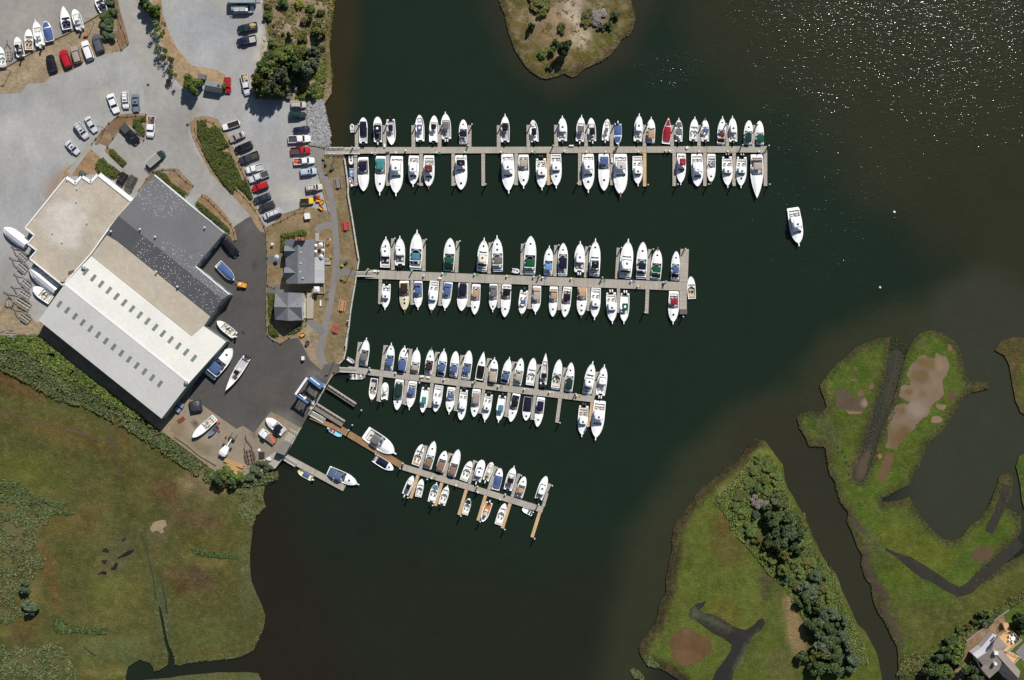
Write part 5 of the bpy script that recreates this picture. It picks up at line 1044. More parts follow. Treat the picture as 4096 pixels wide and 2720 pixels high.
dock('fourth dock', 'fourth floating dock, the lowest, with tan timber fingers on its lower side', 'H', [('H', 175, 498), ('H', 2062, 1076)], 24.5 * S, [('upper side', sz(up4)), ('lower side', sz(dn4))])
pm = W('I', 980, 760, .5); pm.z = 0; r = thing('timber_walkway', 'brown timber floating walkway leading from the lift slip to the fourth dock', 'dock', pm, 0, DK)
strip(W('I', 960, 722, .5), W('I', 1925, 1296, .5), 88 * .29661 * S, .5, PLANKB, r, 'walkway', pm, 8); strip(W('I', 680, 630, .5), W('I', 985, 765, .5), 62 * .29661 * S, .48, PLANKB, r, 'walkway', pm)
pm = W('I', 330, 1165, .6); pm.z = 0; r = thing('jetty', 'grey plank jetty below the small waterside shed', 'dock', pm, 0, DK)
strip(W('I', 335, 1165, .6), W('J', 2285, 1395, .6), 84 * .29661 * S, .6, PLANK, r, 'walkway', pm, 7)
# lift piers: fixed timber piers either side of the slip
def pier(t, poly, lab, z=1.25):
    P = [W(t, x, y, z) for x, y in poly]; a = (P[0] + P[3]) / 2; b = (P[1] + P[2]) / 2; wd = ((P[0] - P[3]).length + (P[1] - P[2]).length) / 2
    pm = a.copy(); pm.z = 0; r = thing('lift_pier', lab, 'pier', pm, 0, 'travel lift piers')
    o = strip(a, b, wd, z, PLANKD, r, 'walkway', pm, 5)
    d = (b - a).normalized(); n = Vector((-d.y, d.x, 0)); L = (b - a).length
    for k in range(6):
        for s in (-1, 1):
            q = a - pm + d * (L * (k + .5) / 6) + n * s * wd * .42; MB().tube((q.x, q.y, -3.4), (q.x, q.y, z - .3), .16, 8).build('pile', PILEM, r)
    q0, q1 = a - pm + n * (wd / 2 - .12), b - pm + n * (wd / 2 - .12)
    mb = MB().obox(q0, q1, .2, z + .75, z + .92)
    for k in range(8): q = q0.lerp(q1, (k + .2) / 7.6); mb.box(q.x - .06, q.x + .06, q.y - .06, q.y + .06, z, z + .75)
    mb.build('handrail', WOODW, r); return r
pier('I', [(930, 202), (1295, 438), (1282, 505), (895, 248)], 'upper brown timber pier beside the lift slip')
pier('I', [(772, 442), (1155, 680), (1098, 765), (712, 525)], 'lower brown timber pier beside the lift slip')
pile(*W('I', 1365, 545, 2.5).xy, 2.5, 'pair of pilings off the end of the upper lift pier'); pile(*W('I', 1243, 745, 2.5).xy, 2.5, 'piling off the end of the lower lift pier')
for i, (x, y, l) in enumerate([(1195, 815, 'piling halfway along the brown timber walkway'), (1925, 1262, 'piling where the brown walkway meets the fourth dock, upper edge'), (1888, 1330, 'piling where the brown walkway meets the fourth dock, lower edge'), (1560, 1135, 'piling at the bow of the navy covered boat by the brown walkway')]): pile(*W('I', x, y, 2.8).xy, 2.8, l)
for t, x, y, l in [('A', 1720, 545, 'piling against the upper edge of the top dock walkway, first from shore'), ('B', 1055, 545, 'piling against the upper edge of the top dock walkway, second from shore'), ('B', 1935, 543, 'piling on the top dock where the blue covered boat points'), ('C', 1590, 538, 'piling behind the dark green canvas cruiser on the top dock'), ('C', 1945, 545, 'piling at the far corner of the top dock'), ('A', 160, 568, 'piling at the shore end of the top dock'),
                   ('D', 830, 650, 'piling on the second dock astern of the turquoise canvas cruiser'), ('E', 365, 718, 'piling on the second dock by the pale blue canvas cruiser'), ('E', 1215, 742, 'piling on the second dock near the black topped flybridge'), ('E', 2070, 795, 'piling on the second dock near its tee'), ('D', 240, 628, 'piling at the shore end of the second dock'), ('K', 480, 118, 'piling at the tip of the second dock tee'), ('K', 452, 1035, 'piling at the foot of the second dock tee'),
                   ('F', 495, 480, 'piling at the shore end of the third dock'), ('F', 1920, 655, 'piling on the third dock by the yellow hull'), ('F', 1170, 680, 'piling under the lower edge of the third dock'), ('G', 1595, 828, 'piling near the far end of the third dock'), ('H', 1180, 765, 'piling midway along the fourth dock, upper edge'), ('H', 1175, 835, 'piling midway along the fourth dock, lower edge'), ('H', 2005, 1008, 'piling near the far corner of the fourth dock'), ('H', 500, 668, 'piling below the fourth dock near its start')]:
    pile(*W(t, x, y, 2.9).xy, 2.6, l)
# power pedestals and clutter on the walkways
PEDM = M('pedestal_white', (236, 236, 232), rough=.5)
HOSE = {'y': M('yellow_hose', (228, 180, 60), rough=.6), 'g': M('green_hose', (70, 160, 110), rough=.6), 'b': M('blue_hose', (90, 130, 210), rough=.6), 'w': M('white_hose', (232, 228, 220), rough=.6), 'r': M('pink_hose', (230, 160, 160), rough=.6)}
HN = {'y': 'yellow', 'g': 'green', 'b': 'blue', 'w': 'white', 'r': 'pink'}
def pedestal(t, x, y, lab, hose=None, z=.5):
    p = W(t, x, y, z + .8); root = thing('power_pedestal', lab, 'pedestal', (p.x, p.y, z), 0, 'power pedestals on the docks')
    MB().box(-.16, .16, -.2, .2, 0, .95, .02).build('post', PEDM, root); MB().box(-.2, .2, -.24, .24, .95, 1.12, .05).build('lid', CAPW, root)
    if hose:
        mb = MB(); rr = .36
        for k in range(3):
            ps = [(.75 + rr * math.cos(a) * (1 - .12 * k), -.1 + rr * math.sin(a) * (1 - .12 * k), .05 + .05 * k) for a in [i * .5236 for i in range(13)]]; mb.path(ps, .035, 4)
        c = tag(mb.build('hose_coil', HOSE[hose]), 'coil of %s hose beside the %s' % (HN[hose], ' '.join(lab.split()[2:])), 'hose', 'hose coils on the docks'); c.location = (p.x, p.y, z)
PED = [('top dock', [('A', 427, 645, 'w'), ('A', 885, 610, None), ('A', 1300, 640, 'g'), ('A', 1685, 635, None), ('A', 2165, 632, 'y'), ('B', 770, 630, 'g'), ('B', 1200, 620, 'w'), ('B', 1500, 630, 'y'), ('B', 1760, 630, 'y'), ('B', 2205, 630, 'y'), ('C', 545, 615, 'y'), ('C', 600, 620, 'w'), ('C', 995, 625, None), ('C', 1385, 625, 'y'), ('C', 1805, 625, 'w')]),
       ('second dock', [('D', 385, 655, None), ('D', 995, 715, None), ('D', 1245, 685, 'g'), ('D', 1680, 695, 'g'), ('D', 2115, 720, 'y'), ('E', 285, 730, 'g'), ('E', 405, 740, 'b'), ('E', 790, 755, 'y'), ('E', 1200, 775, 'g'), ('E', 1600, 790, 'b'), ('E', 2040, 805, 'y'), ('E', 1690, 860, 'y')]),
       ('third dock', [('F', 510, 505, None), ('F', 850, 545, 'g'), ('F', 1190, 595, 'y'), ('F', 1505, 630, 'w'), ('F', 1895, 675, 'y'), ('G', 550, 725, 'g'), ('G', 900, 765, 'w'), ('G', 1240, 805, 'w'), ('G', 1610, 850, 'y')]),
       ('fourth dock', [('H', 560, 650, 'g'), ('H', 890, 748, None), ('H', 1185, 840, None), ('H', 1485, 935, None), ('H', 1555, 870, None)])]
for dk, L in PED:
    for n, (t, x, y, h) in enumerate(L): pedestal(t, x, y, 'white power pedestal, %s from shore on the %s' % (ORD[n], dk), h)
BOXM = M('white_dock_box', (240, 240, 238), rough=.5)
def dockbox(t, x, y, rz, lab, sx=.95, sy=.5, z=.5, mat=None, lidm=None):
    p = W(t, x, y, z + .5); root = thing('dock_box', lab, 'box', (p.x, p.y, z), math.radians(rz), 'storage boxes on the docks')
    MB().box(-sx / 2, sx / 2, -sy / 2, sy / 2, 0, .42).build('body', mat or BOXM, root); MB().box(-sx / 2 - .03, sx / 2 + .03, -sy / 2 - .03, sy / 2 + .03, .42, .52, .06).build('lid', lidm or mat or BOXM, root)
dockbox('A', 598, 545, 90, 'white dock box on the second upper finger of the top dock'); dockbox('A', 640, 642, 0, 'dark mat box near the start of the top dock', .85, .5, mat=M('dark_box', (52, 54, 66), rough=.7)); dockbox('B', 1300, 548, 0, 'white step box on the top dock edge', 1.2, .35)
dockbox('D', 335, 655, 0, 'white dock box by the second dock gangway', 1.0, .6); dockbox('D', 1210, 752, -3, 'white dock box on the second dock behind the green canvas cruiser'); dockbox('B', 1848, 745, 90, 'white dock box on a finger beside the blue canvas cruiser', 1.3, .45); dockbox('C', 838, 575, 30, 'white box standing on the top dock walkway', .7, .6)
dockbox('F', 1288, 605, -6, 'white dock box on the third dock near the brown canvas cruiser'); dockbox('K', 450, 968, 0, 'grey raft box at the foot of the second dock tee', 2.0, 1.35, mat=M('grey_lid', (96, 94, 94), rough=.7)); dockbox('A', 750, 640, 0, 'white box beside the rope pile on the top dock', .5, .4); dockbox('F', 1215, 592, -6, 'white tub with hose on the third dock', .7, .5)
# gangways
ALU = M('aluminium_truss', (196, 200, 202), rough=.4, metal=.5)
def gangway(t, a, b, wd, z0, z1, lab):
    p, q = W(t, *a, z0), W(t, *b, z1); d = (q - p); L = d.length; dx = d.normalized(); n = Vector((-dx.y, dx.x, 0)).normalized()
    root = thing('gangway', lab, 'gangway', (p.x, p.y, 0), 0, 'gangways from the shore'); o = Vector((p.x, p.y, 0)); h = wd / 2
    P = lambda u, s, up: p + d * u + n * s * h + Vector((0, 0, up)) - o
    MB().quad(P(0, -1, .05), P(1, -1, .05), P(1, 1, .05), P(0, 1, .05)).build('ramp', PLANK, root)
    for s in (-1, 1):
        mb = MB().path([P(0, s, 1.0), P(1, s, 1.0)], .05, 5).path([P(0, s, .05), P(1, s, .05)], .06, 5); k = 8
        for i in range(k + 1): mb.tube(P(i / k, s, .05), P(i / k, s, 1.0), .03, 4)
        for i in range(k): mb.tube(P(i / k, s, .05), P((i + 1) / k, s, 1.0), .025, 4)
        mb.build('railing', ALU, root)
gangway('A', (-170, 618), (272, 622), 1.5, 1.15, .62, 'aluminium gangway down to the top dock'); gangway('D', (80, 695), (335, 697), 1.25, 1.15, .62, 'aluminium gangway down to the second dock')
gangway('F', (95, 500), (335, 510), 1.2, 1.15, .62, 'aluminium gangway down to the third dock'); gangway('I', (690, 580), (875, 685), 1.3, 1.15, .6, 'aluminium gangway beside the lower lift pier'); gangway('I', (330, 1180), (490, 1278), 1.1, 1.2, .75, 'dark railed ramp at the head of the grey jetty')
pm = W('P1', 1920, 1200, 1.1); pm.z = 0; r = thing('landing_stage', 'short fixed timber landing with railings where the top dock gangway begins', 'landing', pm)
strip(W('P1', 1920, 1195, 1.12), W('P1', 2245, 1200, 1.12), 2.2, 1.12, PLANK, r, 'deck', pm)
mb = MB()
for s in (1.05, -1.05):
    mb.path([(0, s, 2.05), (5, s, 2.05)], .06, 5).path([(0, s, 1.6), (5, s, 1.6)], .04, 5)
    for x in (0, 1.2, 2.5, 3.8, 5): mb.tube((x, s, 1.1), (x, s, 2.08), .07, 6)
mb.build('railing', PILEM, r)
# timber bulkhead with its rail
def bulkhead(line, lab, z=ZG):
    P = [p for p in line]; pm = P[0].copy(); pm.z = 0; r = thing('bulkhead_fence', lab, 'fence', pm, 0)
    w_ = MB(); rl = MB()
    for a, b in zip(P, P[1:]):
        w_.obox(a - pm, b - pm, .3, -2.2, z + .12)
        rl.tube((a.x - pm.x, a.y - pm.y, z + 1.0), (b.x - pm.x, b.y - pm.y, z + 1.0), .11, 5).tube((a.x - pm.x, a.y - pm.y, z + .55), (b.x - pm.x, b.y - pm.y, z + .55), .07, 5)
    w_.build('bulkhead', WOODW, r); rl.build('rail', WOODW, r)
    tot = 0
    for a, b in zip(P, P[1:]):
        L = (b - a).length; k = max(1, int(L / 2.4))
        for i in range(k):
            q = a.lerp(b, i / k) - pm; MB().tube((q.x, q.y, -1.5), (q.x, q.y, z + 1.15), .11, 6).build('post', PILEM, r)
    return r
bulkhead(pts('A', (60, 720), (75, 820), (95, 960), (110, 1100), 'P2', (2165, 480), (2230, 850), (2300, 1300), (2340, 1530), 'P3', (2343, 165), (2318, 320), z=ZG), 'weathered timber bulkhead and rail between top and second gangways')
bulkhead(pts('P3', (2300, 430), (2280, 560), (2230, 850), (2200, 1050), (2180, 1250), (2120, 1567), 'F', (205, 20), (180, 240), (150, 365), (100, 420), z=ZG), 'pale timber bulkhead and rail between second and third gangways')
bulkhead(pts('I', (985, 50), (900, 200), (770, 440), (705, 530), (660, 600), z=ZG), 'timber slip edge at the head of the lift piers'); bulkhead(pts('I', (560, 765), (495, 885), (400, 1060), (315, 1180), (205, 1325), z=ZG), 'timber bulkhead below the small waterside shed')
# ================= vehicles =================
def paint(n, rgb, met=0.0): return M(n + '_paint', rgb, rough=.28, coat=.6, metal=met)
CARC = {'white': paint('white', (250, 250, 250)), 'red': paint('red', (196, 22, 34)), 'black': paint('black', (26, 26, 30)), 'navy': paint('navy', (32, 38, 66)), 'silver': paint('silver', (226, 228, 234), .1), 'grey': paint('grey', (98, 104, 112), .2), 'blue grey': paint('blue_grey', (128, 140, 154), .1), 'beige': paint('beige', (188, 172, 160), .2), 'tan': paint('tan', (212, 204, 192), .1), 'cream': paint('cream', (226, 218, 202), .1), 'dark green': paint('dark_green', (24, 52, 50)), 'dark grey': paint('dark_grey', (62, 68, 80), .2), 'olive grey': paint('olive_grey', (104, 100, 90), .2), 'yellow': paint('yellow', (248, 200, 40)), 'green grey': paint('green_grey', (52, 58, 56)), 'pale blue': paint('pale_blue', (206, 222, 240), .2), 'pale silver': paint('pale_silver', (232, 233, 238), .1)}
CGL = M('car_glass', col=(.015, .02, .028), rough=.05, spec=.7); BLK = M('black_plastic', col=(.02, .02, .022), rough=.6); LAMP = M('headlight', col=(.7, .72, .75), rough=.1); TAIL = M('tail_lamp', (170, 20, 20), rough=.2); RIM = M('wheel_rim', col=(.5, .5, .52), rough=.3, metal=.8); BEDM = M('bed_liner', (74, 70, 66), rough=.9)
CARGO = {'brown': M('brown_cargo', (150, 110, 90), rough=.9, specs=[(3, .4, 3, U)]), 'mixed': M('mixed_cargo', (206, 176, 130), rough=.9, specs=[(3, .5, 4, U)]), 'orange': M('orange_cargo', (226, 110, 70), rough=.7)}
def car(t, fx_, fy, rx, ry, wd, typ, colr, label, ops='', zb=ZG + .05):
    f, r = W(t, fx_, fy, 1.6), W(t, rx, ry, 1.6); d = f - r; L = d.length; c = (f + r) / 2; w = wd * TILES[t][2] * S; w = min(max(w, 1.7), 2.15); ops = ops.split()
    root = thing({'sedan': 'sedan_car', 'suv': 'suv_car', 'pickup': 'pickup_truck', 'van': 'van', 'jeep': 'jeep', 'conv': 'convertible_car', 'flat': 'flatbed_truck'}[typ], label, {'sedan': 'car', 'suv': 'car', 'pickup': 'pickup', 'van': 'van', 'jeep': 'jeep', 'conv': 'car', 'flat': 'truck'}[typ], (c.x, c.y, zb), math.atan2(d.y, d.x), 'vehicles parked in the yard')
    m = CARC[colr]; h = w / 2; X = lambda u: L / 2 - u * L      # u 0 nose .. 1 tail
    hood, belt, roof = {'sedan': (.88, .95, 1.42), 'suv': (1.02, 1.08, 1.72), 'pickup': (1.08, 1.12, 1.82), 'van': (1.05, 1.15, 1.95), 'jeep': (1.05, 1.08, 1.75), 'conv': (.85, .92, 1.2), 'flat': (1.25, 1.3, 2.1)}[typ]
    base, top = {'sedan': ((.27, .83), (.42, .68)), 'suv': ((.25, .97), (.37, .92)), 'pickup': ((.25, .60), (.35, .57)), 'van': ((.17, .98), (.27, .95)), 'jeep': ((.34, .98), (.4, .95)), 'conv': ((.3, .72), (.4, .45)), 'flat': ((.2, .48), (.25, .46))}[typ]
    if 'short' in ops: base, top = (base[0], .50), (top[0], .47)
    bed = typ in ('pickup', 'flat'); ub = base[1] + .03
    prof = [(0, .62, .70), (.02, .80, .78), (.08, .92, hood - .06), (.2, .97, hood), (base[0], .99, belt), (.5, 1, belt), (base[1], 1, belt), (.92, .98, belt - (.05 if typ == 'sedan' else 0)), (.985, .92, belt - .12), (1, .86, belt - .3)]
    if bed: prof = [p for p in prof if p[0] <= base[1]] + [(ub - .005, 1, belt)]
    if typ == 'flat': prof = [p for p in prof]
    rings = [[(X(u), -h * a * .94, .32), (X(u), -h * a, .55), (X(u), -h * a, z - .12), (X(u), -h * a * .88, z), (X(u), 0, z + .03), (X(u), h * a * .88, z), (X(u), h * a, z - .12), (X(u), h * a, .55), (X(u), h * a * .94, .32)] for u, a, z in prof]
    mb = MB().loft(rings[::-1])
    if bed:
        z0 = .75
        if typ == 'pickup':
            for s in (-1, 1): mb.box(X(1), X(ub), s * h * .93 - .06, s * h * .93 + .06, .5, belt - .02)
            mb.box(X(1), X(1) + .08, -h * .93, h * .93, .5, belt - .02)
    mb.build('body', m, root, smooth=False)
    if bed:
        bm = BEDM if 'cargo' not in ' '.join(ops) else BEDM
        MB().box(X(1) + .02, X(ub), -h * .9, h * .9, .45, .72 if typ == 'pickup' else 1.0).build('truck_bed', BEDM if typ == 'pickup' else PLANKD, root)
        for o in ops:
            if o == 'cover': MB().box(X(1) + .06, X(ub) - .05, -h * .9, h * .9, belt - .03, belt + .03, .03).build('bed_cover', M('black_bed_cover', (70, 68, 66), rough=.7), root)
            if o == 'whitebed': MB().box(X(1) + .1, X(ub) - .06, -h * .86, h * .86, .72, .78).build('bed_floor', M('pale_bed', (190, 188, 184), rough=.7), root)
            if o.startswith('cargo='):
                cm = CARGO[o[6:]]; rr = random.Random(int(fx_))
                for k in range(5):
                    x = X(1) + .4 + (X(ub) - X(1) - .8) * rr.random(); y = (rr.random() - .5) * w * .6; a = .18 + .2 * rr.random(); g = MB().box(x - a * 1.5, x + a * 1.5, y - a, y + a, .72, .9 + .4 * rr.random(), .04).build('cargo', cm, root)
    if typ not in ('conv',) and 'open' not in ops:
        gl = MB(); b0, b1, t0, t1 = base[0], base[1], top[0], top[1]; hb, ht = h * .93, h * .76
        lo = [(X(b0), -hb * .92), (X((b0 + b1) / 2), -hb), (X(b1), -hb * .93), (X(b1), hb * .93), (X((b0 + b1) / 2), hb), (X(b0), hb * .92)]
        hi = [(X(t0), -ht * .95), (X((t0 + t1) / 2), -ht), (X(t1), -ht * .95), (X(t1), ht * .95), (X((t0 + t1) / 2), ht), (X(t0), ht * .95)]
        gl.loft([[(x, y, belt - .02) for x, y in lo], [(x, y, roof - .05) for x, y in hi]]).build('window', CGL, root)
        mb = MB(); rr = []
        for k in range(5):
            u = t0 - .012 + (t1 - t0 + .024) * k / 4; g = 1 if 0 < k < 4 else .93
            rr.append([(X(u), ht * e * 1.03 * g, roof - .05 + .07 * (1 - e * e) * (1 if 0 < k < 4 else .6)) for e in (-1, -.6, 0, .6, 1)])
        mb.grid(rr[::-1])
        pil = [(lo[i], hi[i]) for i in range(6)]
        for a, b in pil: mb.tube((a[0], a[1], belt), (b[0], b[1], roof - .04), .05, 4)
        mb.build('roof', M('black_top', (40, 40, 42), rough=.8) if 'softtop' in ops else m, root, smooth=False)
        if 'sunroof' in ops: MB().box(X(t0 + .14), X(t0 + .05), -.36, .36, roof + .0, roof + .035).build('sunroof', CGL, root)
        if 'rack' in ops:
            mb = MB()
            for s in (-1, 1): mb.tube((X(t0 + .05), s * ht * .85, roof + .1), (X(t1 - .02), s * ht * .85, roof + .1), .035, 5)
            for k in range(3): u = t0 + .12 + (t1 - t0 - .18) * k / 2; mb.tube((X(u), -ht * .85, roof + .1), (X(u), ht * .85, roof + .1), .03, 5)
            mb.build('roof_rack', BLK, root)
        if 'ladders' in ops:
            for s in (-.35, .1):
                mb = MB(); y0 = s * w * .6
                for e in (0, .42): mb.box(X(1.08), X(.36), y0 + e - .03, y0 + e + .03, roof + .32, roof + .4)
                for k in range(13): x = X(1.07 - .7 * k / 12); mb.box(x - .025, x + .025, y0, y0 + .42, roof + .33, roof + .38)
                o = tag(mb.build('ladder', M('aluminium_ladder', col=(.6, .6, .6), rough=.4)), 'aluminium ladder on the roof of the white van, %s' % ('one nearer the grey box trailer' if s > 0 else 'one farther from the grey box trailer'), 'ladder', 'ladders on the van')
                o.location = root.location; o.rotation_euler = root.rotation_euler
            mb = MB()
            for u in (.4, .65, .9): mb.tube((X(u), -ht, roof - .02), (X(u), -ht, roof + .3), .025, 4).tube((X(u), -ht, roof + .3), (X(u), ht, roof + .3), .03, 4).tube((X(u), ht, roof - .02), (X(u), ht, roof + .3), .025, 4)
            mb.build('roof_rack', BLK, root)
    else:
        MB().box(X(.96), X(base[0] + .03), -h * .82, h * .82, belt - .02, belt + .03).build('interior', M('dark_interior', (38, 32, 30), rough=.9), root)
        mb = MB(); x0 = X(base[0] + .0)
        mb.quad((x0, -h * .85, belt), (x0, h * .85, belt), (x0 - .4, h * .76, belt + .45), (x0 - .4, -h * .76, belt + .45)).build('window', CGL, root)
        for s in (-1, 1):
            for u in (.5, .68): MB().box(X(u + .08), X(u), s * h * .42 - .24, s * h * .42 + .24, belt - .05, belt + .3, .05).build('seat', M('tan_seat', (70, 58, 50), rough=.8), root)
        if typ == 'jeep':
            mb = MB()
            for u in (.55, .95): mb.path([(X(u), -h * .8, belt), (X(u), -h * .74, 1.75), (X(u), h * .74, 1.75), (X(u), h * .8, belt)], .05, 6)
            for s in (-1, 1): mb.tube((X(.4), s * h * .74, 1.55), (X(.95), s * h * .74, 1.75), .05, 6)
            mb.build('roll_bar', BLK, root)
    if 'slats' in ops:
        mb = MB()
        for s in (-1, 1): mb.box(X(.98), X(.3), s * h * .9 - .06, s * h * .9 + .06, 2.0, 2.14)
        for k in range(12): x = X(.32 + .65 * k / 11); mb.box(x - .08, x + .08, -h * .9, h * .9, 2.14, 2.2)
        mb.build('slatted_rack', M('pale_slats', (206, 206, 196), rough=.7), root)
    if colr == 'yellow' and typ == 'jeep': pass
    for s in (-1, 1):
        for u in (.17, .82):
            wh = MB().tube((X(u), s * (h - .24), .35), (X(u), s * (h - .0), .35), .35, 12).build('wheel', TYRE, root)
            MB().tube((X(u), s * (h - .02), .35), (X(u), s * (h + .015), .35), .2, 10).build('rim', RIM, wh)
        MB().box(X(.04), X(.0) + .0, s * h * .6 - .18, s * h * .6 + .18, .62, .74, .02).build('headlight', LAMP, root)
        MB().box(X(1) - .03, X(.985), s * h * .74 - .1, s * h * .74 + .1, .72, .9).build('tail_lamp', TAIL, root)
        if typ not in ('conv', 'jeep'): MB().box(X(base[0] + .06), X(base[0] + .03), s * (h + .08) - .09, s * (h + .08) + .09, belt, belt + .16, .02).build('mirror', m, root)
    return root
for q in [
 ('T00', 455, 508, 500, 662, 80, 'suv', 'black', 'black car, at the sandy end of the row facing the upper lot'), ('T00', 576, 463, 640, 622, 80, 'suv', 'red', 'red wagon, second in the row facing the upper lot'), ('T00', 680, 432, 728, 582, 76, 'suv', 'beige', 'beige wagon parked between the red and white ones'), ('T00', 776, 380, 840, 552, 80, 'suv', 'white', 'white wagon, fourth in the row facing the upper lot'), ('T00', 878, 322, 935, 482, 78, 'suv', 'grey', 'dark grey people carrier nearest the green bushes'),
 ('T00', 1080, 1042, 1012, 868, 74, 'sedan', 'white', 'white sedan, outermost of three on the gravel by the mulch island'), ('T00', 1165, 1003, 1152, 845, 64, 'suv', 'white', 'white estate with roof rack, middle of three by the mulch island', 'sunroof rack'), ('T00', 1258, 1032, 1246, 868, 66, 'sedan', 'blue grey', 'blue grey sedan nearest the road, by the mulch island', 'sunroof'), ('T00', 1385, 1268, 1400, 1076, 76, 'pickup', 'white', 'white pickup with rusty cargo standing alone on the road edge', 'cargo=brown'),
 ('T00', 805, 1272, 703, 1138, 70, 'suv', 'silver', 'silver estate with sunroof, middle of three beside the footpath', 'sunroof rack'), ('T00', 885, 1218, 800, 1080, 62, 'sedan', 'silver', 'silver sedan without sunroof beside the mulch island'), ('T00', 725, 1415, 618, 1308, 66, 'sedan', 'silver', 'silver sedan with sunroof, farthest down the footpath', 'sunroof'), ('T00', 1275, 1318, 1130, 1160, 78, 'pickup', 'black', 'black pickup with covered bed tucked behind the mulch island', 'cover'), ('T00', 1515, 1405, 1372, 1528, 84, 'van', 'dark green', 'dark green work truck carrying a rack of pale slats', 'slats'),
 ('L', 455, 125, 188, 132, 100, 'van', 'white', 'white van with ladders on its roof rack', 'ladders'), ('L', 240, 405, 505, 345, 100, 'pickup', 'dark green', 'dark pickup loaded with colourful gear', 'cargo=mixed'), ('L', 232, 578, 490, 520, 102, 'pickup', 'navy', 'navy pickup with empty pale bed', 'whitebed'), ('L', 106, 1255, 104, 1040, 84, 'suv', 'red', 'red estate parked beside the small shingled shed', 'rack'), ('L', 378, 1282, 322, 1010, 94, 'pickup', 'pale silver', 'silver pickup with gear in its bed near the tall trees', 'cargo=mixed'),
 ('P1', 1595, 390, 1325, 395, 94, 'suv', 'tan', 'tan four by four with roof rack, closest to the trees', 'rack'), ('P1', 1590, 568, 1290, 580, 108, 'suv', 'dark green', 'dark green estate in the row along the rocky bank'), ('P1', 1658, 805, 1375, 848, 104, 'sedan', 'navy', 'dark navy sedan in the row along the rocky bank'), ('P1', 1672, 982, 1283, 1000, 128, 'pickup', 'white', 'white pickup with empty bed in the row along the rocky bank'), ('P1', 1672, 1182, 1325, 1200, 116, 'pickup', 'red', 'red pickup opposite the top dock landing', 'short'), ('P1', 1742, 1362, 1380, 1390, 114, 'pickup', 'white', 'white pickup with a bright load beside the red one', 'cargo=orange'),
 ('P2', 1658, 95, 1388, 125, 108, 'suv', 'pale blue', 'pale blue four by four with sunroof near the shore path', 'sunroof'), ('P2', 1750, 352, 1480, 385, 96, 'suv', 'cream', 'cream four by four with sunroof and rack', 'sunroof rack'), ('P1', 135, 795, 432, 698, 112, 'conv', 'white', 'white convertible with its top down'), ('P1', 255, 1015, 520, 895, 102, 'sedan', 'beige', 'beige sedan next to the white convertible'), ('P1', 352, 1195, 655, 1068, 118, 'suv', 'black', 'black four by four beside the hedge island', 'rack'),
 ('P1', 418, 1385, 765, 1250, 124, 'pickup', 'dark grey', 'dark grey pickup beside the hedge island'), ('P2', 503, 98, 788, 25, 108, 'pickup', 'white', 'white pickup with pale bed beside the hedge island', 'whitebed'), ('P2', 552, 258, 872, 128, 108, 'pickup', 'pale silver', 'silver pickup with black bed cover beside the hedge island', 'cover'), ('P2', 615, 402, 865, 308, 98, 'suv', 'red', 'red hatchback beside the hedge island'), ('P2', 637, 595, 905, 488, 100, 'sedan', 'dark grey', 'dark grey sedan with sunroof near the road curve', 'sunroof'), ('P2', 722, 728, 968, 622, 98, 'suv', 'green grey', 'green grey four by four second from the rope fence', 'softtop'), ('P2', 793, 852, 1075, 742, 108, 'van', 'pale silver', 'silver minivan at the rope fence end of the row', 'rack'),
 ('P2', 1605, 583, 1395, 598, 96, 'jeep', 'yellow', 'yellow open jeep by the orange carts', 'open'), ('T01', 1092, 142, 1160, 30, 72, 'jeep', 'black', 'black open jeep parked against the gravel roof building', 'open'), ('T01', 1168, 200, 1242, 55, 80, 'suv', 'olive grey', 'olive grey estate beside the black open jeep', 'rack'), ('T01', 2190, 790, 2072, 650, 88, 'suv', 'black', 'black people carrier beside the dark roofed hall'), ('J', 1150, 615, 1350, 768, 108, 'flat', 'white', 'white flatbed truck with orange buoys on its bed', 'cargo=orange')]:
    car(*q)
# box trailer at the top of the frame
p = W('L', 302, -20, 3.4); r = thing('box_trailer', 'tall grey box trailer at the top edge of the gravel lot', 'trailer', (p.x, p.y, ZG + .04), 0)
MB().box(-3.4, 3.4, -1.3, 1.3, .7, 3.4).build('box', M('grey_panel', (150, 164, 168), rough=.5, specs=[(.8, .1, 4, U)]), r)
for s in (-1, 1):
    for x in (-1, .1): MB().tube((x, s * 1.0, .45), (x, s * 1.28, .45), .45, 12).build('wheel', TYRE, r)
MB().box(3.4, 4.6, -.1, .1, .7, .85).build('drawbar', STAND, r)
# yellow yard tractor
p, q = W('T01', 2200, 1050, 1.2), W('T01', 2275, 1070, 1.2); d = q - p; c = (p + q) / 2
r = thing('yard_tractor', 'yellow yard tractor coupled to the blue covered boat', 'tractor', (c.x, c.y, ZG + .05), math.atan2(d.y, d.x)); YE = M('tractor_yellow', (232, 164, 48), rough=.45, specs=[(2, .1, 3, U)])
MB().loft([[(x, -a, .5), (x, a, .5), (x, a * .9, z), (x, -a * .9, z)] for x, a, z in ((-1.15, .8, 1.0), (-.2, .75, 1.05), (.0, .62, 1.3), (1.0, .6, 1.25), (1.25, .5, 1.0))]).build('body', YE, r)
MB().box(-.75, -.25, -.35, .35, 1.0, 1.35, .05).build('seat', PEDM, r)
for s in (-1, 1):
    MB().tube((-.75, s * .62, .55), (-.75, s * .98, .55), .55, 14).build('wheel', TYRE, r); MB().tube((.85, s * .55, .38), (.85, s * .8, .38), .38, 12).build('wheel', TYRE, r)
MB().tube((.0, 0, 1.2), (-.2, 0, 1.6), .03, 5).build('steering_column', BLK, r); MB().box(-1.9, -1.1, -.08, .08, .5, .62).build('hitch', STAND, r)
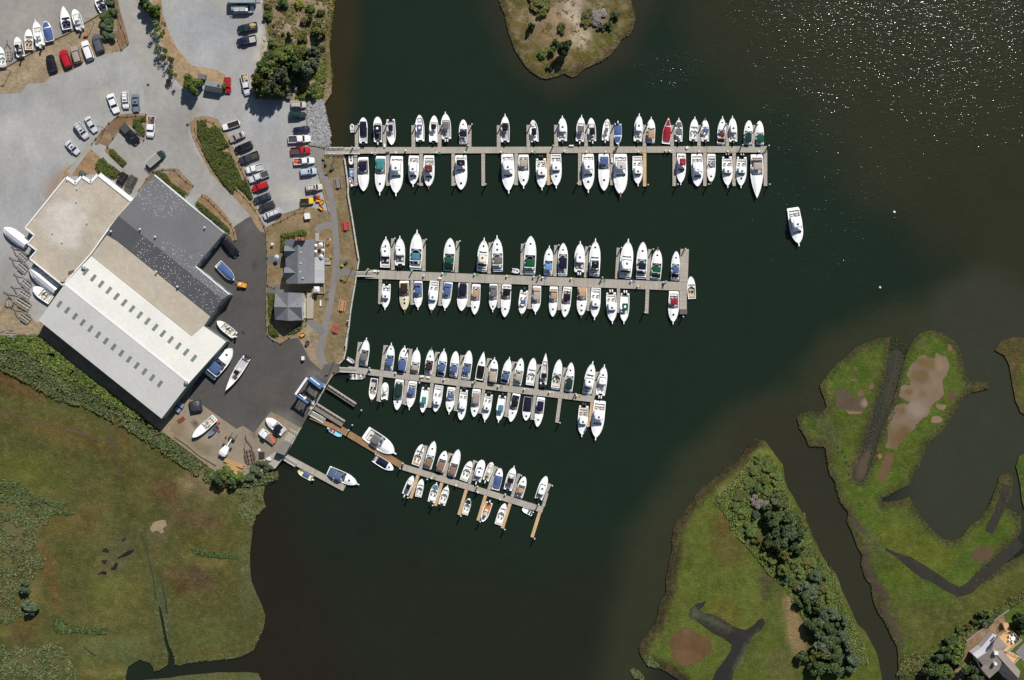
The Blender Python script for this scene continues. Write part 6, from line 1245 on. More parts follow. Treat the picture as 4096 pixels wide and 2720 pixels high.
# dock carts, mower, wheelbarrow
CARTO = M('cart_orange', (238, 168, 52), rough=.55); 
for i, (t, x, y, an, l, m) in enumerate([('P2', 1683, 575, 0, 'orange dock cart closest to the red mower', 0), ('P2', 1737, 603, 50, 'orange dock cart touching the path edge', 0), ('P2', 1722, 697, -35, 'orange dock cart apart from the other two', 0), ('P3', 1425, 1380, 35, 'orange dock cart below the pyramid roof', 0), ('P3', 1500, 1520, 60, 'dark grey dock cart below the pyramid roof', 1)]):
    p = W(t, x, y, ZG + .6); r = thing('dock_cart', l, 'cart', (p.x, p.y, ZG + .05), math.radians(an), 'hand carts'); cm = CARTO if not m else M('cart_grey', (70, 70, 76), rough=.6)
    mb = MB()
    for s in (-1, 1): mb.box(-.62, .62, s * .36 - .02, s * .36 + .02, .35, .75)
    mb.box(-.64, -.6, -.38, .38, .35, .75).box(.6, .64, -.38, .38, .35, .75).box(-.62, .62, -.36, .36, .33, .37); mb.build('tub', cm, r)
    for s in (-1, 1): MB().tube((0, s * .42, .28), (0, s * .48, .28), .28, 12).build('wheel', TYRE, r)
    MB().path([(.62, -.25, .7), (1.05, -.25, .85), (1.05, .25, .85), (.62, .25, .7)], .025, 5).build('handle', STEEL, r)
p = W('P2', 1652, 527, ZG + .5); r = thing('ride_on_mower', 'red ride on mower between the cream car and yellow jeep', 'mower', (p.x, p.y, ZG + .05), 0)
MB().box(.0, .85, -.35, .35, .4, .85, .06).build('bonnet', CARC['red'], r); MB().box(-.85, .1, -.42, .42, .3, .5).box(-.6, -.1, -.25, .25, .5, .85, .04).build('chassis', BLK, r)
for s in (-1, 1): MB().tube((-.5, s * .4, .28), (-.5, s * .6, .28), .28, 12).build('wheel', TYRE, r); MB().tube((.6, s * .36, .2), (.6, s * .5, .2), .2, 12).build('wheel', TYRE, r)
# travel lift
BLU = M('lift_blue', (88, 128, 174), rough=.45, specs=[(2, .1, 3, U)]); LWH = M('lift_white', col=(.75, .75, .75), rough=.45); ZT = 6.2
A0, A1, B0, B1 = [W('I', *q, ZT) for q in ((636, 105), (820, 250), (480, 330), (648, 448))]
pm = ((A0 + A1 + B0 + B1) / 4); pm.z = ZG + .05; r = thing('travel_lift', 'blue wheeled boat hoist standing at the head of the slip', 'boat hoist', pm)
def rel(v, z): return Vector((v.x - pm.x, v.y - pm.y, z))
for a, b in ((A0, A1), (B0, B1)):
    p, q = rel(a, 0), rel(b, 0); fr_ = MB().obox(p, q, .5, ZT - 1.6, ZT - 1.1); d = (q - p).normalized()
    fr_.obox(p + d * .4, q - d * .4, .36, .9, 1.25)
    for e in (p + d * .5, q - d * .5):
        fr_.box(e.x - .18, e.x + .18, e.y - .18, e.y + .18, 1.0, ZT - 1.55)
    fr_.build('side_frame', BLU, r)
    for e in (p + d * .5, q - d * .5): n = Vector((-d.y, d.x, 0)); MB().tube(e - n * .22 + Vector((0, 0, .7)), e + n * .22 + Vector((0, 0, .7)), .7, 16).build('wheel', TYRE, r)
MB().obox(rel(A0, 0), rel(B0, 0), .55, ZT - 1.1, ZT - .6).build('cross_beam', LWH, r)
p, q = rel(A0, 0), rel(A1, 0); d = (q - p).normalized(); n = Vector((-d.y, d.x, 0))
g = MB()
for k, (u, wd_, h_) in enumerate(((.2, .9, 1.0), (.42, 1.1, 1.2), (.62, .8, .9), (.85, 1.0, .8))): c = p.lerp(q, u) + n * .55; g.obox(c - d * wd_ * .6, c + d * wd_ * .6, .9, 1.3, 1.4 + h_)
g.build('engine_housing', BLU, r)
g = MB()
for k, (u, s) in enumerate(((.25, .5), (.45, .7), (.7, .5))): c = p.lerp(q, u) + n * .5; g.tube(c + Vector((0, 0, ZT - 1.1)) - d * .5, c + Vector((0, 0, ZT - 1.1)) + d * .5, .2, 8)
c = rel(B0, 0).lerp(rel(B1, 0), .72) + Vector((-.0, .6, 0)); g.tube(c + Vector((0, 0, ZT - 1.3)) - d * .25, c + Vector((0, 0, ZT - 1.3)) + d * .25, .55, 12)
g.tube(rel(B0, ZT - 1.0).lerp(rel(B1, ZT - 1.0), .2) + Vector((.3, .5, 0)), rel(B0, ZT - 1.0).lerp(rel(B1, ZT - 1.0), .65) + Vector((.3, .5, 0)), .14, 6); g.build('winch_drum', LWH, r)
for u in (.3, .75):
    a, b = rel(A0, 0).lerp(rel(A1, 0), u), rel(B0, 0).lerp(rel(B1, 0), u); MB().path([a + Vector((0, 0, ZT - 1.3)), a.lerp(b, .2) + Vector((0, 0, 2.4)), a.lerp(b, .5) + Vector((0, 0, 1.7)), a.lerp(b, .8) + Vector((0, 0, 2.4)), b + Vector((0, 0, ZT - 1.3))], .07, 5).build('sling', BLK, r)
for t, poly, l in (('I', [(848, 178), (892, 208), (862, 278), (820, 250)], 'pale concrete block at the upper lift pier'), ('I', [(735, 380), (770, 405), (735, 440), (715, 420)], 'pale concrete pad at the lower lift pier, larger'), ('I', [(700, 425), (735, 445), (720, 475), (694, 452)], 'pale concrete pad at the lower lift pier, smaller'), ('I', [(680, 495), (712, 500), (690, 540), (668, 522)], 'rounded sandy pad by the lift slip gangway')):
    tag(MB().prism(pts(t, *poly, z=ZG + .3), ZG, ZG + .3).build('concrete_pad', M('pale_concrete', (214, 208, 198), rough=.9, specs=[(1, .1, 4, U)])), l, 'concrete pad', 'pads at the lift slip')
# marine forklift with a white counterweight and long boom
p = W('J', 662, 905, 1.4); q = W('J', 790, 690, 1.0); d = q - p; d.z = 0
r = thing('boat_forklift', 'white hydraulic boat mover with long boom and green forks', 'forklift', (p.x, p.y, ZG + .05), math.atan2(d.y, d.x)); L = d.length
MB().loft([[(x, -a, .5), (x, a, .5), (x, a * .85, z), (x, -a * .85, z)] for x, a, z in ((-1.2, .55, 1.3), (-.8, 1.0, 1.7), (0, 1.2, 1.9), (.8, 1.0, 1.7), (1.5, .75, 1.3), (1.8, .55, 1.1))]).build('body', LWH, r)
MB().obox((1.5, 0), (L - .6, 0), .32, .9, 1.25).build('boom', LWH, r)
for s in (-1, 1): MB().tube((1.6, s * .9, .45), (1.6, s * 1.3, .45), .45, 12).build('wheel', TYRE, r)
MB().box(L - .7, L - .4, -.9, .9, .3, 1.3).box(L - .4, L + .9, -.75, -.6, .3, .42).box(L - .4, L + .9, .6, .75, .3, .42).build('fork', M('fork_green', (70, 92, 74), rough=.6), r)
# lumber stacks, tarp, debris on the dirt yard
LUM = M('fresh_lumber', (206, 166, 108), rough=.8, specs=[(1, .15, 4, (1, 9, 1)), (.7, .12, 3, U)])
for i, (a, b, wd_, h_, l) in enumerate([((660, 1010), (930, 1105), .9, .5, 'long bundle of pale timber nearest the brown trailer'), ((700, 1060), (860, 1180), 1.6, .45, 'wider pile of timber boards beside the reeds')]):
    a, b = W('J', *a, ZG + .4), W('J', *b, ZG + .4); d = b - a; c = (a + b) / 2; o = MB()
    for k in range(5): o.box(-d.length / 2 + (k % 2) * .2, d.length / 2 - (k % 3) * .25, -wd_ / 2 + k * wd_ / 5, -wd_ / 2 + (k + .9) * wd_ / 5, 0, h_ - (k % 2) * .08)
    o = tag(o.build('timber_pile', LUM), l, 'lumber'); o.location = (c.x, c.y, ZG + .05); o.rotation_euler = (0, 0, math.atan2(d.y, d.x))
p = W('J', 282, 285, 1.4); r = thing('covered_load', 'dark tarpaulin covered load on the dirt yard by the metal shed', 'tarp', (p.x, p.y, ZG + .04), .2)
MB().loft([[(-1.5, -1.5, 0), (1.5, -1.5, 0), (1.5, 1.5, 0), (-1.5, 1.5, 0)], [(-1.45, -1.4, 1.3), (1.4, -1.45, 1.3), (1.45, 1.4, 1.35), (-1.4, 1.45, 1.3)], [(-1.0, -.9, 1.65), (1.0, -1.0, 1.6), (1.0, 1.0, 1.65), (-1.0, .9, 1.6)]]).build('tarp', M('dark_tarp', (64, 64, 74), rough=.45, specs=[(1.4, .3, 4, U)], bump=(1.5, .2)), r, smooth=True)
def simple_box(name, t, x, y, an, sx, sy, h_, mat, lab, cat, z=ZG + .05, lid=None, group=None):
    p = W(t, x, y, z + h_); r = thing(name, lab, cat, (p.x, p.y, z), math.radians(an), group); MB().box(-sx / 2, sx / 2, -sy / 2, sy / 2, 0, h_, .02).build('body', mat, r)
    MB().box(-sx / 2 - .03, sx / 2 + .03, -sy / 2 - .03, sy / 2 + .03, h_, h_ + .08, .03).build('lid', lid or mat, r); return r
PAL = M('pallet_wood', (172, 84, 52), rough=.9, specs=[(2, .3, 4, U)])
p = W('J', 85, 465, ZG + .4); r = thing('wooden_cradle', 'rust brown wooden cradle near the metal shed corner', 'cradle', (p.x, p.y, ZG + .05), math.radians(35))
mb = MB()
for s in (-1, 1): mb.box(-.95, .95, s * .4 - .07, s * .4 + .07, .1, .3)
for k in range(7): mb.box(-.95 + k * .29, -.8 + k * .29, -.5, .5, .3, .38)
mb.build('frame', PAL, r)
simple_box('storage_crate', 'J', 78, 270, -30, 1.5, 1.1, .9, M('blue_grey_lid', (140, 150, 170), rough=.5), 'blue grey crate in the shade of the metal shed, upper one', 'crate', group='crates by the metal shed'); simple_box('storage_crate', 'J', 35, 335, -35, 1.4, 1.0, .9, MATS['blue_grey_lid'], 'blue grey crate in the shade of the metal shed, lower one', 'crate', group='crates by the metal shed')
ORG = M('orange_cone', (244, 84, 44), rough=.6)
for i, (t, x, y, l) in enumerate([('J', 295, 370, 'orange cone beside the dark tarpaulin load'), ('J', 588, 512, 'orange cone at the stern of the white boat on dirt'), ('J', 592, 622, 'orange cone beside the little sailing dinghy'), ('J', 685, 703, 'orange cone between dinghy and boat mover'), ('T00', 775, 337, 'orange cone behind the people carrier, nearer'), ('T00', 797, 337, 'orange cone behind the people carrier, farther'), ('I', 1000, 30, 'orange buoy at the third dock gangway head'), ('I', 932, 130, 'orange buoy on the slip edge, upper of two'), ('I', 918, 152, 'orange buoy on the slip edge, lower of two')]):
    p = W(t, x, y, ZG + .4); r = thing('traffic_cone' if 'cone' in l else 'mooring_buoy', l, 'cone' if 'cone' in l else 'buoy', (p.x, p.y, ZG + .05), 0, 'orange cones and buoys')
    MB().lathe((0, 0, .04), [(.0, 0), (.24, .02), (.26, .2), (.16, .5), (.05, .75), (0, .76)], 10).build('cone_body' if 'cone' in l else 'float', ORG, r); MB().box(-.28, .28, -.28, .28, 0, .04).build('base', BLK, r)
for t, x, y, l in [('V', 2062, 489, 'white mooring ball in open water beyond the lone cruiser'), ('V', 2029, 663, 'pale green mooring ball in open water off the second dock')]:
    p = W(t, x, y, .2); r = thing('mooring_buoy', l, 'buoy', (p.x, p.y, 0)); MB().lathe((0, 0, -.15), [(0, 0), (.25, .05), (.36, .28), (.25, .5), (.06, .58), (0, .6)], 12).build('float', GEL if 'white' in l else M('pale_green_buoy', (206, 240, 220), rough=.4), r, smooth=True)
# ================= buildings =================
WALLW = M('white_siding', col=(.72, .72, .71), rough=.7, specs=[(1.0, .05, 4, U)]); WALLG = M('grey_shingle_wall', (150, 150, 148), rough=.85, specs=[(1.5, .12, 4, U)]); WALLB = M('pale_metal_wall', (176, 190, 192), rough=.5, specs=[(.6, .06, 4, U)])
ROOFGRAV = M('roof_gravel', (190, 178, 160), rough=.95, specs=[(.10, .10, 4, U), (.6, .09, 5, U), (3.5, .14, 4, U)], speck=(1.6, .14, .56, .5))
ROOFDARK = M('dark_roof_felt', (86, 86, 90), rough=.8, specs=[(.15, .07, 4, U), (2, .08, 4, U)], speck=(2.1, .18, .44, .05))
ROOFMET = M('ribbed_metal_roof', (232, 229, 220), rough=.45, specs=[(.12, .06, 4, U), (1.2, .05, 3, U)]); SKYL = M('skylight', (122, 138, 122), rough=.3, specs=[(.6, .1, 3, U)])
SHING = M('grey_shingle', (128, 130, 134), rough=.9, specs=[(.4, .10, 5, U), (2.5, .16, 4, U)])
GLS = M('window_glass', col=(.03, .045, .055), rough=.08, spec=.6)
def walls(mb, ring, z0=ZG - .2, drop=.0):
    for a, b in zip(ring, ring[1:] + ring[:1]): mb.quad((a.x, a.y, z0), (b.x, b.y, z0), (b.x, b.y, b.z - drop), (a.x, a.y, a.z - drop)) if False else mb.v.extend([(a.x, a.y, z0), (b.x, b.y, z0), (b.x, b.y, b.z - drop), (a.x, a.y, a.z - drop)]) or mb.f.append(tuple(range(len(mb.v) - 4, len(mb.v))))
    return mb
def ccw(R): return R if sum(a.x * b.y - b.x * a.y for a, b in zip(R, R[1:] + R[:1])) > 0 else R[::-1]
def loc(R, o): return [Vector((p.x - o.x, p.y - o.y, p.z)) for p in R]
def face(mb, R, th=.12):
    """roof plane with thickness; R in any order, may be concave"""
    R = ccw(R); i = len(mb.v); k = len(R); mb.v += [tuple(p) for p in R] + [(p.x, p.y, p.z - th) for p in R]
    for tr in tessellate_polygon([[Vector((p.x, p.y, 0)) for p in R]]):
        a, b, c = tr
        if (R[b].x - R[a].x) * (R[c].y - R[a].y) - (R[b].y - R[a].y) * (R[c].x - R[a].x) < 0: b, c = c, b
        mb.f.append((i + a, i + b, i + c)); mb.f.append((i + k + a, i + k + c, i + k + b))
    for j in range(k): mb.f.append((i + j, i + k + j, i + k + (j + 1) % k, i + (j + 1) % k)[::-1])
    return mb
def wpts(t, L): return [W(t, x, y, z) for x, y, z in L]
def wall_windows(ring, o, root, n, zlo, zhi, wd, name='window', mat=None, sel=None):
    R = ccw(ring)
    for k, (a, b) in enumerate(zip(R, R[1:] + R[:1])):
        if sel is not None and k not in sel: continue
        d = (b - a); d.z = 0; L = d.length
        if L < wd * 1.5: continue
        d.normalize(); nn = Vector((d.y, -d.x, 0)); c = max(1, min(n, int(L / (wd * 2.2))))
        for i in range(c):
            p = a + d * (L * (i + .5) / c) - o; w_ = MB()
            q = [p + d * s * wd / 2 + nn * .03 for s in (-1, 1)]
            f = w_.quad((q[0].x, q[0].y, zlo), (q[1].x, q[1].y, zlo), (q[1].x, q[1].y, zhi), (q[0].x, q[0].y, zhi)).build(name, mat or GLS, root)
# ---- gravel roof hall ----
za = 5.6
A_ = [W('T01', x, y, za) for x, y in ((605, 72), (692, 133), (752, 66), (836, 121), (903, 50), (1208, 292), (1010, 530), (840, 770), (578, 1062), (272, 818), (338, 742), (253, 678), (316, 603), (232, 533))]
o = A_[8].copy(); o.z = 0; hall = thing('flat_roof_hall', 'sawtooth fronted hall with flat pebble roof and white parapet', 'building', o)
R = ccw(loc(A_, o)); walls(MB(), R).build('wall', WALLW, hall); rf = sheet('roof', [Vector((p.x, p.y)) for p in loc(A_, Vector((0, 0, 0)))], za - .25, M('pale_roof_gravel', vcol=True, rough=.95, specs=[(.1, .08, 4, U), (.6, .09, 5, U), (3.5, .16, 4, U)], speck=(1.6, .14, .56, .5)), (188, 176, 158), 1.5, 0, [('T01', 690, 480, 230, 270, 0, (214, 208, 198), .85)], kind=None); rf.parent = hall; rf.location = -o
mb = MB()
for i_ in (0, 1, 2, 3, 4): a, b = A_[i_] - o, A_[i_ + 1] - o; n = (b - a).normalized(); n = Vector((-n.y, n.x, 0)) * (.3 if i_ < 4 else .5); n = n if n.y > 0 else -n; mb.obox(a + n, b + n, .6 if i_ < 4 else 1.0, za - .6, za - .32)
mb.build('canopy', WALLW, hall)
mb = MB()
for a, b in list(zip(R, R[1:] + R[:1])):
    A0_, B0_ = a, b
    if min((a - q).length + (b - q).length for q in [(a + b) / 2]) < 0: continue
    mb.obox(a, b, .34, za - .3, za + .05)
mb.build('parapet', WALLW, hall)
wall_windows(loc(A_, o), Vector((0, 0, 0)), hall, 3, 2.0, 3.8, 1.2, sel=None)
def roof_pipe(t, x, y, z, par, o, h_=.9, r=.14, m=None):
    p = W(t, x, y, z + h_); MB().tube((p.x - o.x, p.y - o.y, z - .3), (p.x - o.x, p.y - o.y, z + h_), r, 8).lathe((p.x - o.x, p.y - o.y, z + h_), [(r * 1.6, 0), (r * 1.6, .12), (0, .25)], 8).build('vent_pipe', m or PEDM, par)
for x, y in ((708, 172), (570, 665), (800, 490), (482, 578), (702, 290), (615, 92)): roof_pipe('T01', x, y, za - .25, hall, o, .5, .1)
p = W('T01', 577, 1015, za + .5) - o; MB().box(p.x - .6, p.x + .6, p.y - .5, p.y + .5, za - .25, za + .5, .04).build('rooftop_unit', M('beige_unit', (190, 170, 150), rough=.6), hall)
p = W('T01', 655, 945, za) - o; mb = MB()
for k in range(5): mb.box(p.x - .7 + k * .32, p.x - .55 + k * .32, p.y - .45 + k * .1, p.y + .3 + k * .1, za - .25, za + .1)
mb.build('pipe_rack', M('dark_steel', (90, 84, 78), rough=.7), hall)
# ---- dark roofed hall ----
def ridged(a, b, zr, sl):
    a, b = Vector(a), Vector(b); d = (b - a).normalized()
    return lambda x, y: zr - sl * abs((x - a.x) * -d.y + (y - a.y) * d.x)
zB = lambda x, y: ridged((1092, 422), (2052, 1192), 6.7, .1 * .4337 * S)(x, y)
Bn = [(1092, 422), (1208, 292), (1425, 45), (2065, 580), (1803, 888), (2115, 1148), (2052, 1192)]; Bs = [(1092, 422), (2052, 1192), (1940, 1345), (1085, 655), (985, 597), (1010, 530)]
tb = lambda L: [W('T01', x, y, zB(x, y)) for x, y in L]
o = W('T01', 1500, 700, 0); o.z = 0; hb = thing('dark_roof_hall', 'hall with low pitched charcoal roof speckled by gull droppings', 'building', o)
ring = loc(tb([(1425, 45), (2065, 580), (1803, 888), (2115, 1148), (2052, 1192), (1940, 1345), (1085, 655), (985, 597), (1010, 530), (1092, 422), (1208, 292)]), o)
walls(MB(), ccw(ring), drop=.1).build('wall', WALLB, hb)
ROOFDARK_LIT = M('dark_roof_felt_lit', (112, 112, 114), rough=.8, specs=[(.15, .08, 4, U), (2, .08, 4, U)], speck=(2.1, .16, .47, .04))  # same felt on the sun-facing slope, light painted in as a paler grey
face(MB(), loc(tb(Bn), o)).build('roof', ROOFDARK_LIT, hb); face(MB(), loc(tb(Bs), o)).build('roof', ROOFDARK, hb)
mb = MB(); f_ = loc(tb([(1425, 45), (2065, 580)]), o); mb.obox(f_[0], f_[1], .3, f_[0].z - .5, f_[0].z + .04); f_ = loc(tb([(1803, 888), (2115, 1148)]), o); mb.obox(f_[0], f_[1], .3, f_[0].z - .4, f_[0].z + .06); mb.build('fascia', WALLW, hb)
wall_windows(ccw(ring), Vector((0, 0, 0)), hb, 4, 1.8, 3.2, 1.6)
for x, y in ((1022, 565), (1290, 545), (1430, 615), (1887, 530), (1440, 938), (1635, 1075)): roof_pipe('T01', x, y, zB(x, y), hb, o, .9, .16)
# ---- pebble strip roof between ----
zc = 6.0
Cp = [W('T01', x, y, zc) for x, y in ((985, 599), (1085, 657), (1280, 803), (1450, 952), (1645, 1112), (1940, 1349), (1880, 1440), (1768, 1535), (842, 790))]
o = Cp[0].copy(); o.z = 0; hc_ = thing('link_hall', 'narrow flat roofed link between the charcoal and white metal roofs', 'building', o)
R = ccw(loc(Cp, o)); walls(MB(), R, drop=.1).build('wall', WALLB, hc_); face(MB(), R, .3).build('roof', ROOFGRAV, hc_)
# ---- white metal shed ----
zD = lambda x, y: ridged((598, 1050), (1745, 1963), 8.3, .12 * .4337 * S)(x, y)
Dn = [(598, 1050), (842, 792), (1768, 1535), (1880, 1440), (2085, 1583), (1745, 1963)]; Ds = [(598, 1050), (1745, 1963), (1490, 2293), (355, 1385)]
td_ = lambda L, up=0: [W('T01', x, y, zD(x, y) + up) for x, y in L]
o = W('T01', 1100, 1500, 0); o.z = 0; hd = thing('metal_shed', 'very long white ribbed metal boat shed with two rows of skylights', 'building', o)
ring = loc(td_([(842, 792), (1768, 1535), (1880, 1440), (2085, 1583), (1745, 1963), (1490, 2293), (355, 1385), (598, 1050)]), o)
walls(MB(), ccw(ring), drop=.1).build('wall', M('green_trim_wall', (120, 140, 134), rough=.6), hd)
face(MB(), loc(td_(Dn), o)).build('roof', ROOFMET, hd); face(MB(), loc(td_(Ds), o)).build('roof', M('ribbed_metal_roof_shaded', (214, 211, 206), rough=.45, specs=[(.12, .05, 4, U), (1.2, .05, 3, U)]), hd)  # slope turned from the sun: its shade painted as a duller metal
f_ = loc(td_([(598, 1050), (1745, 1963)], .04), o); MB().obox(f_[0], f_[1], .5, 8.25, 8.36).build('ridge_cap', LWH, hd)
for k in range(15):
    x, y = 790 + 71.3 * k, 935 + 57.0 * k; L = [(x - 26, y + 33), (x + 10, y - 36), (x + 34, y - 18), (x - 2, y + 50)]
    face(MB(), loc(td_([(x - 34, y + 21), (x + 10, y - 34), (x + 33, y - 15), (x - 11, y + 40)], .07), o), .1).build('skylight', SKYL, hd)
for k in range(14):
    x, y = 548 + 71.3 * k, 1235 + 56.6 * k
    face(MB(), loc(td_([(x - 30, y + 17), (x + 8, y - 34), (x + 31, y - 16), (x - 7, y + 36)], .07), o), .1).build('skylight', SKYL, hd)
for x, y in ((765, 905), (1712, 1965)):
    p = W('T01', x, y, zD(x, y) + .6) - o; MB().box(p.x - .45, p.x + .45, p.y - .45, p.y + .45, zD(x, y) - .2, zD(x, y) + .5).lathe((p.x, p.y, zD(x, y) + .5), [(.5, 0), (.45, .15), (.2, .25), (0, .26)], 12).build('roof_fan', STAND, hd)
# ---- harbour office ----
o = W('P3', 1345, 200, 0); o.z = 0; of = thing('harbour_office', 'grey shingled harbour office with two cross gables and a metal porch roof', 'building', o)
e, rz_ = 4.2, 7.2
NW, NM, NE_, SW_, SM, SE_ = W('P2', 1135, 1212, e), W('P2', 1350, 1216, rz_), W('P2', 1618, 1218, e), W('P3', 1160, 545, e), W('P3', 1348, 545, rz_), W('P3', 1608, 540, e)
face(MB(), loc([NW, NM, SM, SW_], o), .15).build('roof', SHING, of); face(MB(), loc([NM, NE_, SE_, SM], o), .15).build('roof', SHING, of)
walls(MB(), ccw(loc([NW, NM, NE_, SE_, SM, SW_], o)), drop=.16).build('wall', WALLG, of)
for t, y0, yr, y1 in (('P2', 1312, 1400, 1488), ('P3', 283, 371, 459)):
    rw, ri = W(t, 1122, yr, 6.5), W(t, 1338, yr, 6.75); n0, n1, s0, s1 = W(t, 1126, y0, 4.7), W(t, 1225, y0, 4.9), W(t, 1126, y1, 4.7), W(t, 1225, y1, 4.9)
    face(MB(), loc([rw, ri, n1, n0], o), .12).build('dormer_roof', SHING, of); face(MB(), loc([rw, ri, s1, s0], o), .12).build('dormer_roof', SHING, of)
    q = loc([n0, rw, s0], o); MB().loft([[(p.x + .1, p.y, 3.4) for p in (q[0], q[1], q[2])], [(p.x + .1, p.y, p.z - .12) for p in q]], closed=False, cap0=False, cap1=False).build('gable', WALLG, of)
wall_windows(loc([NW, NM, NE_, SE_, SM, SW_], o), Vector((0, 0, 0)), of, 4, 2.0, 3.4, .9)
face(MB(), loc(wpts('P3', [(1622, 118, 3.5), (1782, 118, 2.9), (1782, 537, 2.9), (1618, 540, 3.5)]), o), .08).build('porch_roof', M('corrugated_roof', (178, 180, 182), rough=.5, specs=[(1.0, .18, 2, (.1, 6, 1))]), of)
p = W('P2', 1376, 1200, 8.6) - o; ch = MB().box(p.x - 1.15, p.x + 1.15, p.y - .4, p.y + .4, ZG, 8.6).build('chimney', M('brick', (176, 112, 78), rough=.9, specs=[(2, .2, 4, U)]), of)
for s in (-.3, .3): MB().tube((p.x + s, p.y, 8.5), (p.x + s, p.y, 8.95), .17, 10).build('flue', BLK, ch)
for t, x, y in (('P2', 1397, 1422), ('P3', 1394, 215), ('P3', 1390, 356), ('P3', 1430, 455)): 
    p = W(t, x, y, 6.9) - o; MB().box(p.x - .18, p.x + .18, p.y - .18, p.y + .18, 6.3, 6.95, .03).build('roof_vent', PEDM, of)
for x in (1140, 1780):
    for y in (130, 330, 530):
        if x == 1780: p = W('P3', x, y, 2.8) - o; MB().box(p.x - .07, p.x + .07, p.y - .07, p.y + .07, ZG, 2.9).build('porch_post', WOODW, of)
def deck_platform(name, R, z, mat, lab, rail=None, o=None):
    o = R[0].copy(); o.z = 0; r = thing(name, lab, 'deck', o); MB().prism(loc(R, o), ZG - .1, z).build('floor', mat, r)
    if rail:
        Q = loc([R[i] for i in rail], o); mb = MB()
        for a, b in zip(Q, Q[1:]):
            mb.tube((a.x, a.y, z + .95), (b.x, b.y, z + .95), .07, 5).tube((a.x, a.y, z + .5), (b.x, b.y, z + .5), .04, 4); n = max(1, int((b - a).length / 1.4))
            for k in range(n + 1): q = a.lerp(b, k / n); mb.box(q.x - .05, q.x + .05, q.y - .05, q.y + .05, z, z + 1.0)
        mb.build('railing', WOODW, r)
    return r
zd_ = ZG + .7
deck_platform('terrace', [W('P2', x, y, zd_) for x, y in ((1622, 1235), (1675, 1235), (1790, 1235), (1790, 1503), (1622, 1503))], zd_, M('terrace_boards', (140, 120, 100), rough=.9, specs=[(1, .2, 4, (1, 8, 1))]), 'small wooden terrace with white parasols beside the harbour office', [1, 2, 3])
deck_platform('entrance_ramp', [W('P2', x, y, ZG + .4) for x, y in ((1630, 1105), (1695, 1105), (1690, 1235), (1630, 1235))], ZG + .4, PLANK, 'pale plank steps between footpath and terrace')
deck_platform('entrance_ramp', [W('P3', x, y, ZG + .5) for x, y in ((1784, 140), (1870, 140), (1885, 237), (1784, 237))], ZG + .5, PLANK, 'pale plank ramp joining porch and shore path', [0, 1])
deck_platform('terrace', [W('P3', x, y, zd_) for x, y in ((1575, 545), (1785, 545), (1785, 705), (1575, 705))], zd_, MATS['terrace_boards'], 'shaded lower terrace at the end of the harbour office', [1, 2, 3])
deck_platform('boardwalk', [W('P3', x, y, ZG + .45) for x, y in ((1512, 700), (1606, 700), (1600, 1115), (1512, 1115))], ZG + .45, PLANK, 'plank ramp with railings beside the cross gabled pavilion', [0, 3, 2, 1][:2]); deck_platform('boardwalk', [W('P3', x, y, ZG + .6) for x, y in ((1432, 790), (1508, 790), (1508, 1105), (1425, 1105))], ZG + .6, M('ochre_boards', (190, 182, 150), rough=.9, specs=[(1, .15, 4, U)]), 'ochre side deck against the cross gabled pavilion', [1, 2, 3])
# ---- cross gabled pavilion ----
o = W('P3', 1185, 930, 0); o.z = 0; pv = thing('pavilion', 'square grey pavilion with a four gabled star shaped roof', 'building', o); ce_, cr = 3.9, 6.6
ap = W('P3', 1184, 930, 7.0); N_, S__, W_, E_ = W('P3', 1188, 690, cr), W('P3', 1183, 1152, cr), W('P3', 960, 926, cr), W('P3', 1410, 931, cr)
c4 = [W('P3', 985, 692, ce_), W('P3', 1437, 702, ce_), W('P3', 1422, 1140, ce_), W('P3', 978, 1132, ce_)]
for a, c, b in ((N_, c4[1], E_), (E_, c4[2], S__), (S__, c4[3], W_), (W_, c4[0], N_)):
    face(MB(), loc([ap, a, c], o), .12).build('roof', SHING, pv); face(MB(), loc([ap, c, b], o), .12).build('roof', SHING, pv)
R8 = loc([N_, c4[1], E_, c4[2], S__, c4[3], W_, c4[0]], o); walls(MB(), ccw(R8), drop=.14).build('wall', WALLW, pv); wall_windows(R8, Vector((0, 0, 0)), pv, 2, 1.9, 3.2, .9)
p = W('P3', 1345, 878, 6.3) - o; MB().tube((p.x, p.y, 4.5), (p.x, p.y, 6.4), .14, 8).build('flue', STEEL, pv)
# ---- waterside shed with platform ----
o = W('J', 1455, 850, 0); o.z = 0; ws = thing('waterside_shed', 'small flat grey roofed shed perched on the timber bulkhead', 'shed', o)
R = loc(wpts('J', [(1462, 752, 4.2), (1562, 800, 4.2), (1476, 950, 4.0), (1352, 902, 4.0)]), o); walls(MB(), ccw(R), drop=.1).build('wall', WALLG, ws); face(MB(), R, .15).build('roof', M('grey_felt', (138, 132, 124), rough=.9, specs=[(.6, .1, 4, U), (3, .1, 4, U)]), ws); wall_windows(R, Vector((0, 0, 0)), ws, 1, 2.0, 3.0, 1.0)
deck_platform('platform', [W('J', x, y, 1.2) for x, y in ((1200, 1002), (1345, 900), (1478, 955), (1360, 1115))], 1.2, PLANK, 'triangular plank platform in the shadow of the waterside shed', [0, 3, 2]); deck_platform('platform', [W('J', x, y, 1.2) for x, y in ((1552, 588), (1652, 640), (1545, 798), (1466, 742))], 1.2, PLANK, 'plank loading platform on the other side of the waterside shed', [0, 1])
simple_box('storage_crate', 'J', 1262, 1000, 15, 1.1, .9, .8, BOXM, 'white bin on the triangular plank platform', 'crate')
p = W('J', 1170, 950, ZG + .3); r = thing('rubbish_heap', 'black tyre and dark scrap beside the jetty platform', 'scrap', (p.x, p.y, ZG + .05)); MB().box(-.9, .7, -1.0, .9, 0, .35, .15).build('scrap', BLK, r); MB().lathe((-.7, 1.4, 0), [(.25, 0), (.42, .05), (.42, .25), (.25, .3)], 12).build('drum', PEDM, r)
